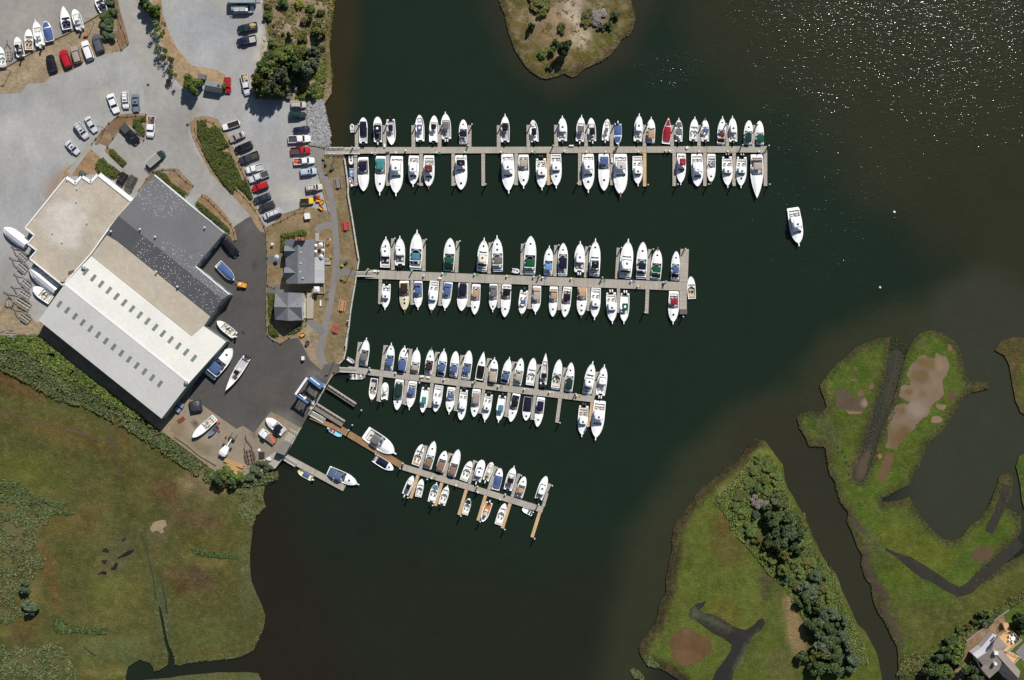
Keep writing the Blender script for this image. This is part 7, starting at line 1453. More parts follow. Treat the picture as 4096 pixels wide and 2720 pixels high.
# ---- shingled shed in the car park ----
o = W('T00', 1965, 795, 0); o.z = 0; ps = thing('garden_shed', 'small grey shingled shed between the leafy tree and the red estate', 'shed', o)
a, b, c, d, e_, f = W('T00', 1897, 740, 3.3), W('T00', 2043, 768, 3.3), W('T00', 2034, 852, 3.3), W('T00', 1884, 828, 3.3), W('T00', 1889, 784, 4.3), W('T00', 2040, 811, 4.3)
face(MB(), loc([a, b, f, e_], o)).build('roof', SHING, ps); face(MB(), loc([e_, f, c, d], o)).build('roof', SHING, ps); walls(MB(), ccw(loc([a, e_, d, c, f, b], o)), drop=.1).build('wall', WALLG, ps)
simple_box('refuse_bin', 'T00', 1862, 705, -10, 1.9, 1.3, 1.6, M('steel_bin', (120, 118, 116), rough=.5, metal=.3), 'steel refuse bin behind the shingled shed', 'bin')
p = W('T00', 1850, 810, ZG + .3); o_ = MB().box(-.9, .9, -.25, .25, .0, .35, .08).build('kayak', M('blue_plastic', (90, 130, 210), rough=.4)); o_.location = (p.x, p.y, ZG + .06); o_.rotation_euler = (0, 0, -.7); tag(o_, 'small blue plastic boat lying under the leafy tree by the shed', 'kayak')
simple_box('refuse_bin', 'T01', 755, 30, -30, 1.7, .9, 1.0, M('green_bin', (64, 92, 86), rough=.6), 'green skip against the sawtooth front of the flat roofed hall', 'bin')
# ---- house at the corner ----
o = W('R5', 1700, 1000, 0); o.z = 0; hs = thing('shore_house', 'cream and grey house with tan sun deck at the lowest corner', 'house', o); HR = M('house_shingle', (150, 138, 128), rough=.9, specs=[(.5, .1, 5, U), (2.5, .14, 4, U)]); HW = M('pale_deck_roof', (206, 200, 204), rough=.7, specs=[(.6, .06, 4, U)])
rg = [(1640, 880, 7.5), (1940, 1212, 7.5), (2235, 1535, 7.5)]
face(MB(), loc(wpts('R5', [(1640, 880, 7.5), (1690, 715, 7.0), (1785, 588, 6.2), (1992, 800, 5.6), (1898, 912, 5.9), (2275, 1372, 5.5), (2235, 1535, 7.2), (1940, 1212, 7.5)]), o), .2).build('roof', HR, hs)
face(MB(), loc(wpts('R5', [(1315, 1090, 6.3), (1636, 884, 7.46), (1870, 1140, 7.2), (1815, 1320, 6.7), (1582, 1530, 5.9), (1392, 1310, 5.9), (1440, 1240, 6.0)]), o), .2).build('roof', HR, hs)
face(MB(), loc(wpts('R5', [(1870, 1142, 7.2), (1940, 1215, 7.44), (2232, 1538, 7.1), (2050, 1600, 5.4), (1818, 1322, 5.9)]), o), .2).build('roof', M('house_shingle_shaded', (122, 112, 108), rough=.9, specs=[(.5, .1, 5, U)]), hs)  # same shingle, darkened in colour for the shade on this slope
face(MB(), loc(wpts('R5', [(1665, 512, 4.0), (1768, 582, 4.0), (1598, 745, 4.0), (1640, 880, 4.0), (1312, 1086, 4.0), (1198, 980, 4.0), (1400, 832, 4.0)]), o), .2).build('flat_roof', HW, hs)
walls(MB(), ccw(loc(wpts('R5', [(1785, 588, 5.5), (1992, 800, 5.5), (1898, 912, 5.5), (2275, 1372, 5.3), (2050, 1600, 5.3), (1818, 1322, 5.5), (1582, 1530, 5.5), (1392, 1310, 5.5), (1320, 1092, 5.5), (1640, 880, 5.5)]), o))).build('wall', WALLW, hs)
walls(MB(), ccw(loc(wpts('R5', [(1665, 516, 3.9), (1764, 582, 3.9), (1600, 745, 3.9), (1640, 880, 3.9), (1312, 1082, 3.9), (1204, 980, 3.9), (1402, 834, 3.9)]), o))).build('wall', WALLW, hs)
p = W('R5', 1740, 970, 8.6) - o; MB().box(p.x - .5, p.x + .5, p.y - .4, p.y + .4, 6, 8.6).build('chimney', WALLW, hs); p = W('R5', 1725, 1210, 8.2) - o; MB().box(p.x - .35, p.x + .35, p.y - .3, p.y + .3, 6, 8.2).build('chimney', WALLW, hs)
for k in range(4): x, y = 1625 + 25 * k, 690 - 25 * k; p = W('R5', x, y, 4.4) - o; MB().box(p.x - .14, p.x + .14, p.y - .2, p.y + .2, 4.0, 4.2).build('skylight', GLS, hs)
TAN = M('tan_deck_boards', (218, 172, 118), rough=.75, specs=[(1, .1, 4, (1, 8, 1))]); z = 3.4
deck_platform('sun_deck', [W('R5', x, y, z) for x, y in ((1800, 600), (1945, 470), (2065, 450), (2285, 655), (1965, 935), (1895, 912), (1992, 800))], z, TAN, 'tan sun deck with pale railings on the corner house', [0, 1, 2, 3, 4]); deck_platform('sun_deck', [W('R5', x, y, 2.4) for x, y in ((1955, 985), (2020, 920), (2165, 990), (2250, 1040), (2110, 1190))], 2.4, TAN, 'smaller tan porch deck of the corner house', [1, 2, 3, 4])
r = deck_platform('deck_stair', [W('R5', x, y, 2.4) for x, y in ((1885, 295), (2008, 292), (2060, 445), (1945, 468))], 2.4, TAN, 'pale stair leading up to the tan sun deck', [0, 3])
p = W('R5', 2125, 640, 4.4); r = thing('garden_table', 'white garden table and chairs on the tan sun deck', 'table', (p.x, p.y, z), .5); MB().lathe((0, 0, 0), [(.1, 0), (.08, .68), (.6, .7), (.6, .74), (0, .75)], 14).build('table', GEL, r)
for k in range(6): a = k * 1.047; x, y = .95 * math.cos(a), .95 * math.sin(a); MB().box(x - .24, x + .24, y - .24, y + .24, .38, .46).box(x + .2 * math.cos(a) - .05, x + .2 * math.cos(a) + .05, y + .2 * math.sin(a) - .22, y + .2 * math.sin(a) + .22, .0, .9).build('chair', GEL, r)
bulk = MB(); P = pts('R5', (1055, 690), (1280, 520), (1520, 345), z=ZM + .5); P2_ = pts('R5', (1680, 235), (1850, 110), (2020, -10), z=ZM + .5)
for k, PP in enumerate((P, P2_)):
    oo = PP[0].copy(); oo.z = 0; r = thing('garden_wall', 'pale timber garden retaining wall by the corner house, %s stretch' % ('longer' if k == 0 else 'shorter'), 'wall', oo, 0, 'garden walls'); mb = MB()
    for a, b in zip(PP, PP[1:]): mb.obox(a - oo, b - oo, .25, ZM - .4, ZM + .8)
    mb.build('wall', M('pale_timber', (160, 146, 136), rough=.9), r)
# ================= fences, lamps, furniture =================
FPOST = M('fence_post', (120, 98, 74), rough=.9); ROPE = M('rope', (176, 152, 116), rough=.9)
def rope_fence(P, lab):
    o = P[0].copy(); o.z = 0; r = thing('rope_fence', lab, 'fence', o, 0, 'rope and post fences'); mb = MB()
    for p in P: q = p - o; MB().tube((q.x, q.y, ZG), (q.x, q.y, ZG + .85), .13, 7).build('post', FPOST, r)
    for a, b in zip(P, P[1:]):
        a, b = a - o, b - o; m = (a + b) / 2; mb.path([(a.x, a.y, ZG + .75), (m.x, m.y, ZG + .5), (b.x, b.y, ZG + .75)], .06, 5)
    mb.build('rope', ROPE, r)
zf = ZG + .6
for lab, a in (('rope fence round the road side of the hedge island', ['T00', (1815, 1110), (1795, 1180), (1820, 1280), (1868, 1370), (1905, 1450), (1955, 1520), 'P2', (50, 80), (140, 170), (245, 280), (360, 390), (470, 500), (580, 620), (655, 720), (735, 860), (800, 985)]), ('rope fence round the parking side of the hedge island', ['T00', (1900, 1100), (1970, 1125), (2060, 1245), (2105, 1320), (2140, 1430), 'P2', (428, 45), (490, 190), (550, 320), (590, 440)]),
               ('rope fence below the row of parked cars', ['P2', (950, 950), (1070, 900), (1185, 840), (1300, 770), (1445, 750)]), ('rope fence beside the dark yard, above the office path', ['P2', (850, 1070), (835, 1120), (840, 1250), (850, 1390), (850, 1505)]), ('rope fence beside the dark yard, between office paths', ['P3', (850, 240), (850, 385), (857, 565), (972, 605)]), ('rope fence round the pavilion hedges', ['P3', (845, 690), (835, 830), (840, 990), (835, 1130), (845, 1250), (860, 1380), (950, 1460), (1072, 1512), (1200, 1420), (1310, 1330), (1400, 1270), (1485, 1215)]),
               ('rope fence round the mulch bed by the charcoal roof corner', ['T01', (1280, 182), (1350, 75), (1410, 5), (1500, -12), (1610, -10), (1660, 42), (1715, 97), (1780, 140), (1735, 215), (1700, 248)]), ('rope fence round the curved bed below the charcoal roof', ['T01', (1862, 228), (1925, 270), (1975, 320), (2030, 378), (2080, 435), (2130, 492), (2160, 570), (2168, 645)]), ('rope fence along the mulch island facing the gravel', ['T00', (1345, 1055), (1250, 1060), (1170, 1065), (1085, 1065), (1000, 1130), (940, 1200), (880, 1275), (845, 1320)]),
               ('rope fence behind the black pickup', ['T00', (1325, 1285), (1260, 1215), (1160, 1140), (1100, 1200), (1040, 1270), (988, 1345)]), ('rope fence along the narrow bed by the upper road', ['T00', (1060, 50), (1090, 150), (1115, 232), (1155, 320), (1178, 402), (1120, 452), (1085, 358)])): rope_fence(pts(*a, z=zf), lab)
def kerb_rail(P, lab):
    o = P[0].copy(); o.z = 0; r = thing('timber_kerb', lab, 'kerb', o, 0, 'timber kerbs'); mb = MB()
    for a, b in zip(P, P[1:]): mb.obox(a - o, b - o, .3, ZG, ZG + .35)
    mb.build('beam', M('kerb_timber', (150, 134, 110), rough=.9, specs=[(1, .2, 4, U)]), r)
kerb_rail(pts('P1', (1605, 450), (1618, 700), (1640, 900), (1650, 1095), z=ZG), 'timber kerb between the gravel lot and the rocky bank'); kerb_rail(pts('P2', (1650, 0), (1700, 150), (1760, 400), (1810, 590), (1860, 780), z=ZG), 'timber kerb between the gravel lot and the shore path'); kerb_rail(pts('P1', (1655, 1098), (1760, 1105), (1925, 1145), z=ZG), 'timber kerb at the top dock landing')
kerb_rail(pts('T00', (0, 648), (110, 585), (225, 522), (370, 440), (505, 362), (640, 300), (780, 212), (920, 128), z=ZG), 'timber kerb behind the boats of the upper lot'); kerb_rail(pts('J', (0, 690), (160, 800), (340, 950), (560, 1080), z=ZG), 'timber kerb between the dirt yard and the reeds'); kerb_rail(pts('L', (575, 40), (605, 240), (630, 400), (645, 560), z=ZG), 'dark timber kerb between gravel and scrub at the top')
LAMPM = M('lamp_post_metal', (150, 150, 150), rough=.5, metal=.4)
for t, x, y, l in (('T00', 870, 210, 'grey lamp post behind the boats of the upper lot'), ('T00', 100, 655, 'grey lamp post on the sandy verge at the edge'), ('T00', 970, 1190, 'grey lamp post on the mulch island'), ('P1', 2090, 1360, 'grey lamp post on the lawn near the top dock landing'), ('P3', 2245, 285, 'grey lamp post near the second dock gangway'), ('F', 30, 385, 'grey lamp post near the third dock gangway')):
    p = W(t, x, y, ZG); r = thing('lamp_post', l, 'lamp post', (p.x, p.y, ZG), 0, 'lamp posts'); MB().tube((0, 0, 0), (0, 0, 5.2), .09, 8, .06).build('pole', LAMPM, r); MB().box(-.5, .1, -.12, .12, 5.15, 5.3, .02).box(-.75, -.35, -.2, .2, 5.2, 5.4, .05).build('lamp_head', LAMPM, r)
def picnic(t, x, y, an, mat, lab, L=2.4):
    p = W(t, x, y, ZG + .75); r = thing('picnic_table', lab, 'picnic table', (p.x, p.y, ZG + .05), math.radians(an), 'picnic tables'); mb = MB()
    for k in range(4): mb.box(-L / 2, L / 2, -.44 + k * .225, -.23 + k * .225, .72, .77)
    mb.build('table_top', mat, r)
    for s in (-1, 1):
        MB().box(-L / 2, L / 2, s * .82 - .14, s * .82 + .14, .42, .47).build('bench', mat, r)
        MB().path([(s * L * .36, -.85, .0), (s * L * .36, -.3, .72)], .05, 5).path([(s * L * .36, .85, 0), (s * L * .36, .3, .72)], .05, 5).box(s * L * .36 - .04, s * L * .36 + .04, -.85, .85, .34, .42).build('leg', mat, r)
TR = M('picnic_red', (178, 66, 66), rough=.7, specs=[(1.5, .12, 4, (1, 7, 1))]); TG = M('picnic_grey', (138, 130, 128), rough=.85, specs=[(1.5, .12, 4, (1, 7, 1))]); TT = M('picnic_tan', (190, 142, 92), rough=.75, specs=[(1.5, .12, 4, (1, 7, 1))])
picnic('P2', 2000, 290, -84, TG, 'grey picnic table on the lawn below the top dock landing', 2.7); picnic('P2', 2125, 985, -87, TR, 'red picnic table on the lawn across from the terrace'); picnic('P3', 2068, 905, 80, TT, 'tan picnic table on the lawn below the second dock gangway', 2.8); picnic('P3', 1960, 1288, 70, TR, 'red picnic table on the lawn across from the dock carts', 1.9)
UMB = M('white_parasol', col=(.8, .79, .78), rough=.8)
def parasol(t, x, y, s, an, lab, z=zd_, m=None, n=4):
    p = W(t, x, y, z + 2.2); r = thing('parasol', lab, 'parasol', (p.x, p.y, z), math.radians(an), 'parasols'); mb = MB(); i = 0
    mb.v = [(0, 0, 2.65)] + [(s / 2 * 1.414 * math.cos((k + .5) * 2 * math.pi / n), s / 2 * 1.414 * math.sin((k + .5) * 2 * math.pi / n), 2.15) for k in range(n)]; mb.f = [(0, 1 + k, 1 + (k + 1) % n) for k in range(n)]
    mb.build('canopy', m or UMB, r); MB().tube((0, 0, 0), (0, 0, 2.7), .04, 6).build('pole', WOODW, r); MB().lathe((0, 0, 0), [(.3, 0), (.28, .1), (0, .12)], 10).build('base', BLK, r)
for x, y, s, an, l in ((1722, 1295, 1.05, 20, 'white parasol on the terrace nearest the flag'), (1638, 1312, .85, 2, 'white parasol on the terrace against the office, upper'), (1638, 1412, .85, 2, 'white parasol on the terrace against the office, lower'), (1755, 1390, .8, 0, 'white parasol at the outer rail of the terrace')): parasol('P2', x, y, s, an, l)
parasol('P2', 1730, 1488, .95, 45, 'white parasol tucked beside the metal porch roof'); parasol('P3', 1005, 115, .95, 10, 'pale blue and white parasol over the office path', ZG + .04, M('pale_blue_parasol', (206, 220, 240), rough=.8), 6); parasol('P3', 1655, 640, 1.45, 0, 'largest white parasol, on the lower terrace')
def flag(t, x, y, an, lab, z):
    p = W(t, x, y, z + 1.6); r = thing('flag', lab, 'flag', (p.x, p.y, z), math.radians(an)); MB().tube((0, 0, 0), (.9, 0, 2.1), .03, 5).build('staff', WOODW, r)
    c = []; mb = MB()
    for k in range(7):
        for j in range(4): y0 = -.1 - k * .11; mb.quad((.4 + j * .28, y0 - .1, 1.3 + .15 * math.sin(j * 1.4)), (.68 + j * .28, y0 - .1, 1.3 + .15 * math.sin((j + 1) * 1.4)), (.68 + j * .28, y0, 1.36 + .15 * math.sin((j + 1) * 1.4)), (.4 + j * .28, y0, 1.36 + .15 * math.sin(j * 1.4))); cc = (.1, .12, .35, 1) if k < 4 and j < 2 else ((.5, .04, .05, 1) if k % 2 == 0 else (.75, .75, .74, 1)); c += [cc] * 4
    mb.build('cloth', M('flag_cloth', vcol=True, rough=.8), r, cols=c)
flag('P2', 1795, 1205, 20, 'striped red white and blue flag by the terrace corner', ZG + .7); flag('P3', 1800, 660, -20, 'striped red white and blue flag by the lower terrace', ZG + .7)
simple_box('utility_box', 'P2', 1500, 832, 8, 1.45, 1.5, 1.1, PEDM, 'pale utility cabinet on the sandy lawn', 'cabinet'); simple_box('refuse_bin', 'P1', 2045, 1500, 35, .9, .6, .9, MATS['green_bin'], 'green bin on the lawn by the shore path, near the grey picnic table', 'bin'); simple_box('refuse_bin', 'P3', 2125, 195, 35, .9, .6, .9, MATS['green_bin'], 'green bin on the lawn near the second dock gangway', 'bin')
simple_box('garden_bench', 'P3', 1718, 865, 90, 1.5, .4, .45, BOXM, 'white garden bench on the lawn beside the plank ramp', 'bench'); simple_box('power_cabinet', 'N', 1211, 1433, 0, .75, 1.0, 1.2, PEDM, 'pale cabinet beside the shore path near the lift', 'cabinet')
simple_box('floor_drain', 'P3', 455, 1340, 5, .55, .7, .03, BLK, 'square drain cover in the dark asphalt yard', 'drain', z=ZG + .045); simple_box('floor_drain', 'T00', 1365, 782, 20, .55, .6, .03, BLK, 'square drain cover in the gravel by the young trees', 'drain', z=ZG + .04); simple_box('floor_drain', 'T00', 1730, 1152, -20, .65, .6, .03, BLK, 'square drain cover by the tip of the hedge island', 'drain', z=ZG + .06)
p = W('P2', 932, 1285, ZG + 1.3); r = thing('sign_stand', 'white square sign on the lawn beside the dark yard', 'sign', (p.x, p.y, ZG + .04)); MB().box(-.06, .06, -.06, .06, 0, 1.2).build('post', WOODW, r); MB().box(-.35, .35, -.3, .3, 1.2, 1.3, .02).build('panel', PEDM, r)
def planter(t, x, y, lab):
    p = W(t, x, y, ZG + .5); r = thing('flower_tub', lab, 'planter', (p.x, p.y, ZG + .05), 0, 'flower tubs'); MB().lathe((0, 0, 0), [(.28, 0), (.36, .42), (.3, .42), (0, .38)], 12).build('tub', PILEM, r); rr = random.Random(int(x)); mb = MB(); c = []
    for k in range(50):
        a, q = rr.random() * 6.28, rr.random() ** .5 * .4; q_ = Vector((q * math.cos(a), q * math.sin(a), .42 + .35 * rr.random())); s = .1; mb.quad(q_ + Vector((-s, -s, 0)), q_ + Vector((s, -s, .05)), q_ + Vector((s, s, 0)), q_ + Vector((-s, s, .05))); c += [(*alb((214, 180, 60) if rr.random() < .5 else (90, 110, 50)), 1)] * 4
    mb.build('flowers', LEAF, r, cols=c)
planter('P3', 2068, 248, 'yellow flower tub above the second dock path'); planter('P3', 2068, 462, 'yellow flower tub below the second dock path'); planter('P1', 1900, 1325, 'yellow flower tub at the top dock landing'); planter('P3', 1875, 112, 'green plant tub by the porch ramp')
p = W('P1', 1938, 1405, ZG + .8); r = thing('barrel_grill', 'dark grey barrel grill on the lawn by the shore path', 'grill', (p.x, p.y, ZG + .05), 1.5); MB().tube((-.5, 0, .75), (.5, 0, .75), .33, 12).build('barrel', M('grill_grey', (130, 132, 136), rough=.4, metal=.4), r); MB().box(-.45, -.38, -.25, .25, 0, .6).box(.38, .45, -.25, .25, 0, .6).build('leg', BLK, r)
# ================= people =================
def person(t, x, y, z, an, top, bot, lab, skin=(200, 150, 120), hat=None):
    p = W(t, x, y, z + 1.2); r = thing('person', lab, 'person', (p.x, p.y, z), math.radians(an), None)
    J = [(0, 0, .95), (0, 0, 1.2), (0, 0, 1.42), (.02, 0, 1.54), (.03, 0, 1.68), (0, .19, 1.40), (.05, .27, 1.12), (.18, .24, .90), (0, -.19, 1.40), (.02, -.28, 1.12), (.10, -.27, .88), (0, .10, .88), (.03, .12, .48), (0, .12, .06), (.14, .13, .03), (0, -.10, .88), (-.02, -.12, .48), (-.05, -.12, .06), (.09, -.13, .03), (.25, .23, .86), (.16, -.26, .80)]
    E = [(0, 1), (1, 2), (2, 3), (3, 4), (2, 5), (5, 6), (6, 7), (7, 19), (2, 8), (8, 9), (9, 10), (10, 20), (0, 11), (11, 12), (12, 13), (13, 14), (0, 15), (15, 16), (16, 17), (17, 18)]
    Rr = [.16, .15, .15, .065, .11, .075, .05, .04, .075, .05, .04, .10, .07, .05, .04, .10, .07, .05, .04, .035, .035]
    me = bpy.data.meshes.new('body'); me.from_pydata(J, E, []); ob = bpy.data.objects.new('body', me); C.objects.link(ob); ob.parent = r
    md = ob.modifiers.new('skin', 'SKIN'); sv = me.skin_vertices[0].data
    for i, v in enumerate(sv): v.radius = (Rr[i], Rr[i]); v.use_root = i == 0
    ob.modifiers.new('sub', 'SUBSURF').levels = 1; ob.modifiers['sub'].render_levels = 1
    m, nt_, n, pr = _nm('skin_and_clothes'); tc = n.new('ShaderNodeTexCoord'); sx = n.new('ShaderNodeSeparateXYZ'); nt_.links.new(tc.outputs['Object'], sx.inputs[0]); rp = n.new('ShaderNodeValToRGB'); rp.color_ramp.interpolation = 'CONSTANT'
    mu = n.new('ShaderNodeMath'); mu.operation = 'DIVIDE'; mu.inputs[1].default_value = 1.8; nt_.links.new(sx.outputs[2], mu.inputs[0]); nt_.links.new(mu.outputs[0], rp.inputs[0])
    el = rp.color_ramp.elements; el[0].position = 0; el[0].color = (*alb(skin), 1); el[1].position = .30; el[1].color = (*alb(bot), 1)
    for ps_, c_ in ((.53, top), (.84, skin)): e2 = el.new(ps_); e2.color = (*alb(c_), 1)
    nt_.links.new(rp.outputs[0], pr.inputs['Base Color']); pr.inputs['Roughness'].default_value = .7; me.materials.append(m)
    MB().lathe((.02, 0, 1.66), [(.115, 0), (.125, .05), (.11, .12), (.06, .17), (0, .18)], 10).build('hat' if hat else 'hair', M('hat_white' if hat else 'hair_brown', hat or (70, 52, 40), rough=.8), r, smooth=True)
person('B', 1898, 578, .5, 200, (120, 34, 34), (50, 46, 60), 'person in a dark red top walking along the top dock'); person('P3', 2166, 1152, ZG + .05, 100, (236, 232, 228), (190, 60, 66), 'person in white cap and red shorts leaning at the shore bulkhead', hat=(240, 240, 240))
# ================= vegetation =================
rs = np.random.RandomState(11)
def quads(P, size, tilt, cols, zstretch=1.0, name='leaf', flat=None):
    """one small bent face at every point"""
    n = len(P); v = np.zeros((n, 4, 3)); az = rs.rand(n) * 6.283; tl = (rs.rand(n) - .5) * 2 * tilt; s = size * (.6 + .8 * rs.rand(n))
    ux, uy = np.cos(az), np.sin(az); U_ = np.stack([ux, uy, np.zeros(n)], 1); V_ = np.stack([-uy * np.cos(tl), ux * np.cos(tl), np.sin(tl)], 1)
    for k, (a, b) in enumerate(((-1, -.6), (1, -.45), (.8, .5), (-.7, .6))): v[:, k] = P + U_ * (a * s)[:, None] + V_ * (b * s)[:, None]
    mb = MB(); mb.v = v.reshape(-1, 3).tolist(); mb.f = [(4 * i, 4 * i + 1, 4 * i + 2, 4 * i + 3) for i in range(n)]
    return mb, np.repeat(np.column_stack([cols, np.ones(n)]), 4, 0)
def mixcol(n, palette, jitter=.18):
    pal = np.array([alb(c, .7) for c in palette]); i = rs.randint(0, len(pal), n); return pal[i] * (1 - jitter + 2 * jitter * rs.rand(n))[:, None]
BARK = M('bark', (92, 78, 64), rough=.95, specs=[(2, .25, 4, (1, 1, .3))])
PALS = {'green': [(96, 116, 52), (112, 130, 60), (72, 94, 40), (130, 142, 74)], 'dark': [(70, 90, 48), (86, 102, 58), (56, 74, 40), (102, 116, 68)], 'grey': [(92, 108, 76), (106, 120, 90), (76, 92, 62), (118, 128, 100)], 'yellow': [(150, 150, 50), (120, 130, 46), (170, 160, 60)], 'olive': [(104, 106, 50), (124, 120, 62), (84, 90, 40)], 'dead': [(140, 130, 122), (120, 112, 104), (158, 148, 140)]}
CROWNS = {}
def crown_mesh(kind, k, sparse=False):
    key = (kind, k, sparse)
    if key in CROWNS: return CROWNS[key]
    r_ = np.random.RandomState(k * 7 + len(kind)); lob = r_.randn(17, 3) * [.5, .5, .3]; lob *= np.minimum(1, .95 / np.linalg.norm(lob, axis=1))[:, None]; lr = .2 + .24 * r_.rand(17); P = []
    if sparse: lob = r_.randn(7, 3) * [.55, .55, .3]; lr = .22 + .16 * r_.rand(7)
    for c, r in zip(lob, lr):
        m = int((330 if not sparse else 110) * r / .5); d = r_.randn(m, 3); d /= np.linalg.norm(d, axis=1)[:, None]; P.append(c + d * (r * (.35 + .75 * r_.rand(m) ** .5))[:, None])
    P = np.vstack(P); g = np.hypot(P[:, 0], P[:, 1]); P[:, :2] /= max(1.0, np.percentile(g, 97)) if not sparse else 1.1
    mb, cols = quads(P, .085 if not sparse else .075, 1.1, mixcol(len(P), PALS[kind]))
    # limbs inside the crown
    lm = MB(); mb2 = mb; me_o = mb2.build('crown', LEAF, None, cols=cols); CROWNS[key] = me_o.data; C.objects.unlink(me_o); bpy.data.objects.remove(me_o); return CROWNS[key]
TRUNK = {}
def trunk_mesh(k):
    if k in TRUNK: return TRUNK[k]
    r_ = random.Random(k); mb = MB().tube((0, 0, 0), (0, 0, .55), .055, 7, .035)
    for i in range(6): a = i * 1.05 + r_.random(); mb.tube((0, 0, .3 + .05 * i), (.32 * math.cos(a), .32 * math.sin(a), .62 + .05 * i), .025, 5, .008)
    o = mb.build('trunk', BARK); TRUNK[k] = o.data; C.objects.unlink(o); bpy.data.objects.remove(o); return TRUNK[k]
TN_ = [0]
def tree(t, x, y, r, kind, h_, lab, cat='tree', group=None, name=None, zg=ZG, sparse=False):
    """r: crown radius in tile px; h_: tree height in metres; x,y: centre of the visible crown"""
    TN_[0] += 1; k = TN_[0] % 5; R = r * TILES[t][2] * S; p = W(t, x, y, zg + h_ * .6)
    root = thing(name or {'tree': 'leafy_tree', 'bush': 'bush'}[cat], lab, cat, (p.x, p.y, zg), TN_[0] * 1.3, group)
    c = bpy.data.objects.new('crown', crown_mesh(kind, k, sparse)); C.objects.link(c); c.parent = root; vz = .62 * h_; c.scale = (R, R, vz); c.location = (0, 0, h_ * .5)
    if cat == 'tree':
        u = bpy.data.objects.new('trunk', trunk_mesh(k)); C.objects.link(u); u.parent = root; u.scale = (max(R * .8, 1.2), max(R * .8, 1.2), h_)
    return root
def group_trees(L, area, group):
    cnt = {}
    for t, x, y, r, kind, h_, cat, *rest in L:
        key = (kind, cat); cnt[key] = cnt.get(key, 0) + 1
    seen = {}
    for t, x, y, r, kind, h_, cat, *rest in L:
        key = (kind, cat); n = seen.get(key, 0); seen[key] = n + 1
        kn = {'green': 'leafy green', 'dark': 'dense dark green', 'grey': 'grey green', 'yellow': 'yellow flowering', 'olive': 'olive green', 'dead': 'bare grey'}[kind]
        lab = ('%s %s %s' % (kn, cat, area[0])) if cnt[key] == 1 else '%s %s %s, %s %s' % (kn, cat, area[0], ORD[n], area[1])
        tree(t, x, y, r, kind, h_, lab, cat, group, zg=rest[0] if rest else ZG, sparse=len(rest) > 1)
group_trees([('L', 860, 760, 150, 'green', 6, 'tree'), ('L', 1050, 740, 120, 'olive', 5, 'tree'), ('L', 690, 790, 110, 'dark', 4.5, 'tree'), ('L', 1250, 720, 100, 'grey', 4.5, 'tree'), ('L', 620, 960, 140, 'green', 8, 'tree'), ('L', 830, 1000, 110, 'grey', 8.5, 'tree'), ('L', 1200, 900, 140, 'grey', 8, 'tree'), ('L', 1080, 930, 100, 'dark', 7, 'tree'), ('L', 1010, 800, 90, 'green', 6, 'tree'), ('L', 550, 1110, 125, 'olive', 9, 'tree'), ('L', 690, 1160, 120, 'grey', 9, 'tree'), ('L', 860, 1140, 85, 'green', 6, 'tree'), ('L', 780, 1250, 90, 'dark', 5, 'tree'), ('L', 590, 1230, 90, 'green', 7, 'tree'), ('L', 740, 950, 90, 'dark', 6.5, 'tree')], ('in the grove above the parking bays', 'from its top edge'), 'grove trees above the parking bays')
group_trees([('L', 1310, 400, 110, 'olive', 4, 'bush'), ('L', 1110, 490, 75, 'olive', 2.2, 'bush'), ('L', 938, 465, 42, 'green', 3, 'bush'), ('L', 1220, 240, 40, 'green', 3, 'bush'), ('L', 1135, 290, 55, 'olive', 1.5, 'bush'), ('L', 700, 590, 60, 'green', 1.8, 'bush'), ('L', 1065, 50, 58, 'yellow', 1.8, 'bush'), ('L', 1215, 110, 60, 'green', 1.6, 'bush'), ('L', 1265, 1220, 95, 'green', 3, 'bush'), ('L', 650, 215, 70, 'green', 2, 'bush'), ('L', 640, 100, 55, 'olive', 1.8, 'bush'), ('L', 850, 0, 90, 'dark', 2.5, 'bush'), ('L', 930, 640, 60, 'dark', 2.2, 'bush'), ('L', 1360, 660, 55, 'dark', 1.8, 'bush'), ('L', 725, 335, 26, 'grey', .8, 'bush'), ('L', 845, 450, 22, 'grey', 1.4, 'bush'), ('L', 735, 435, 26, 'grey', .8, 'bush'), ('L', 1355, 160, 55, 'olive', 1.6, 'bush'), ('L', 950, 1230, 90, 'dead', 1.6, 'bush'), ('L', 1110, 1310, 40, 'green', 1.2, 'bush')], ('on the scrubby bank above the rocks', 'counted down the bank'), 'bushes on the scrubby bank')
group_trees([('T00', 1400, 90, 72, 'green', 6, 'tree'), ('T00', 1325, 0, 60, 'dark', 5, 'tree'), ('T00', 1455, 275, 82, 'green', 6, 'tree', ZG, 1), ('T00', 1500, 470, 60, 'green', 5.5, 'tree', ZG, 1), ('T00', 1560, 545, 55, 'olive', 5, 'tree', ZG, 1), ('T00', 1590, 690, 66, 'green', 5.5, 'tree', ZG, 1)], ('in the row between road and parking lot', 'from the top'), 'young trees along the road')
single('V', 1949, 1514, 1936, 1519, 9, 'W', 'wh', 0, 0, '', 'tiny white covered boat ashore among the trees of the lower wood', None, ZM + .3)
tree('T00', 1760, 775, 88, 'green', 6.5, 'round leafy tree beside the shingled shed'); tree('T00', 2045, 800, 40, 'green', 3, 'small bush between the shingled shed and the red estate', 'bush')
tree('T00', 1005, 170, 92, 'dark', 2.6, 'dark green bush at the fence corner of the upper lot', 'bush'); tree('T00', 990, 285, 80, 'grey', 2.8, 'grey green bush at the fence corner of the upper lot', 'bush'); tree('T00', 1000, 20, 50, 'grey', 2.2, 'grey green bush at the top of the upper lot', 'bush')
group_trees([('T03', 265, 890, 75, 'grey', 4.5, 'tree', ZM), ('T03', 225, 715, 55, 'grey', 3, 'tree', ZM)], ('standing alone in the lower marsh', 'from above'), 'marsh trees')
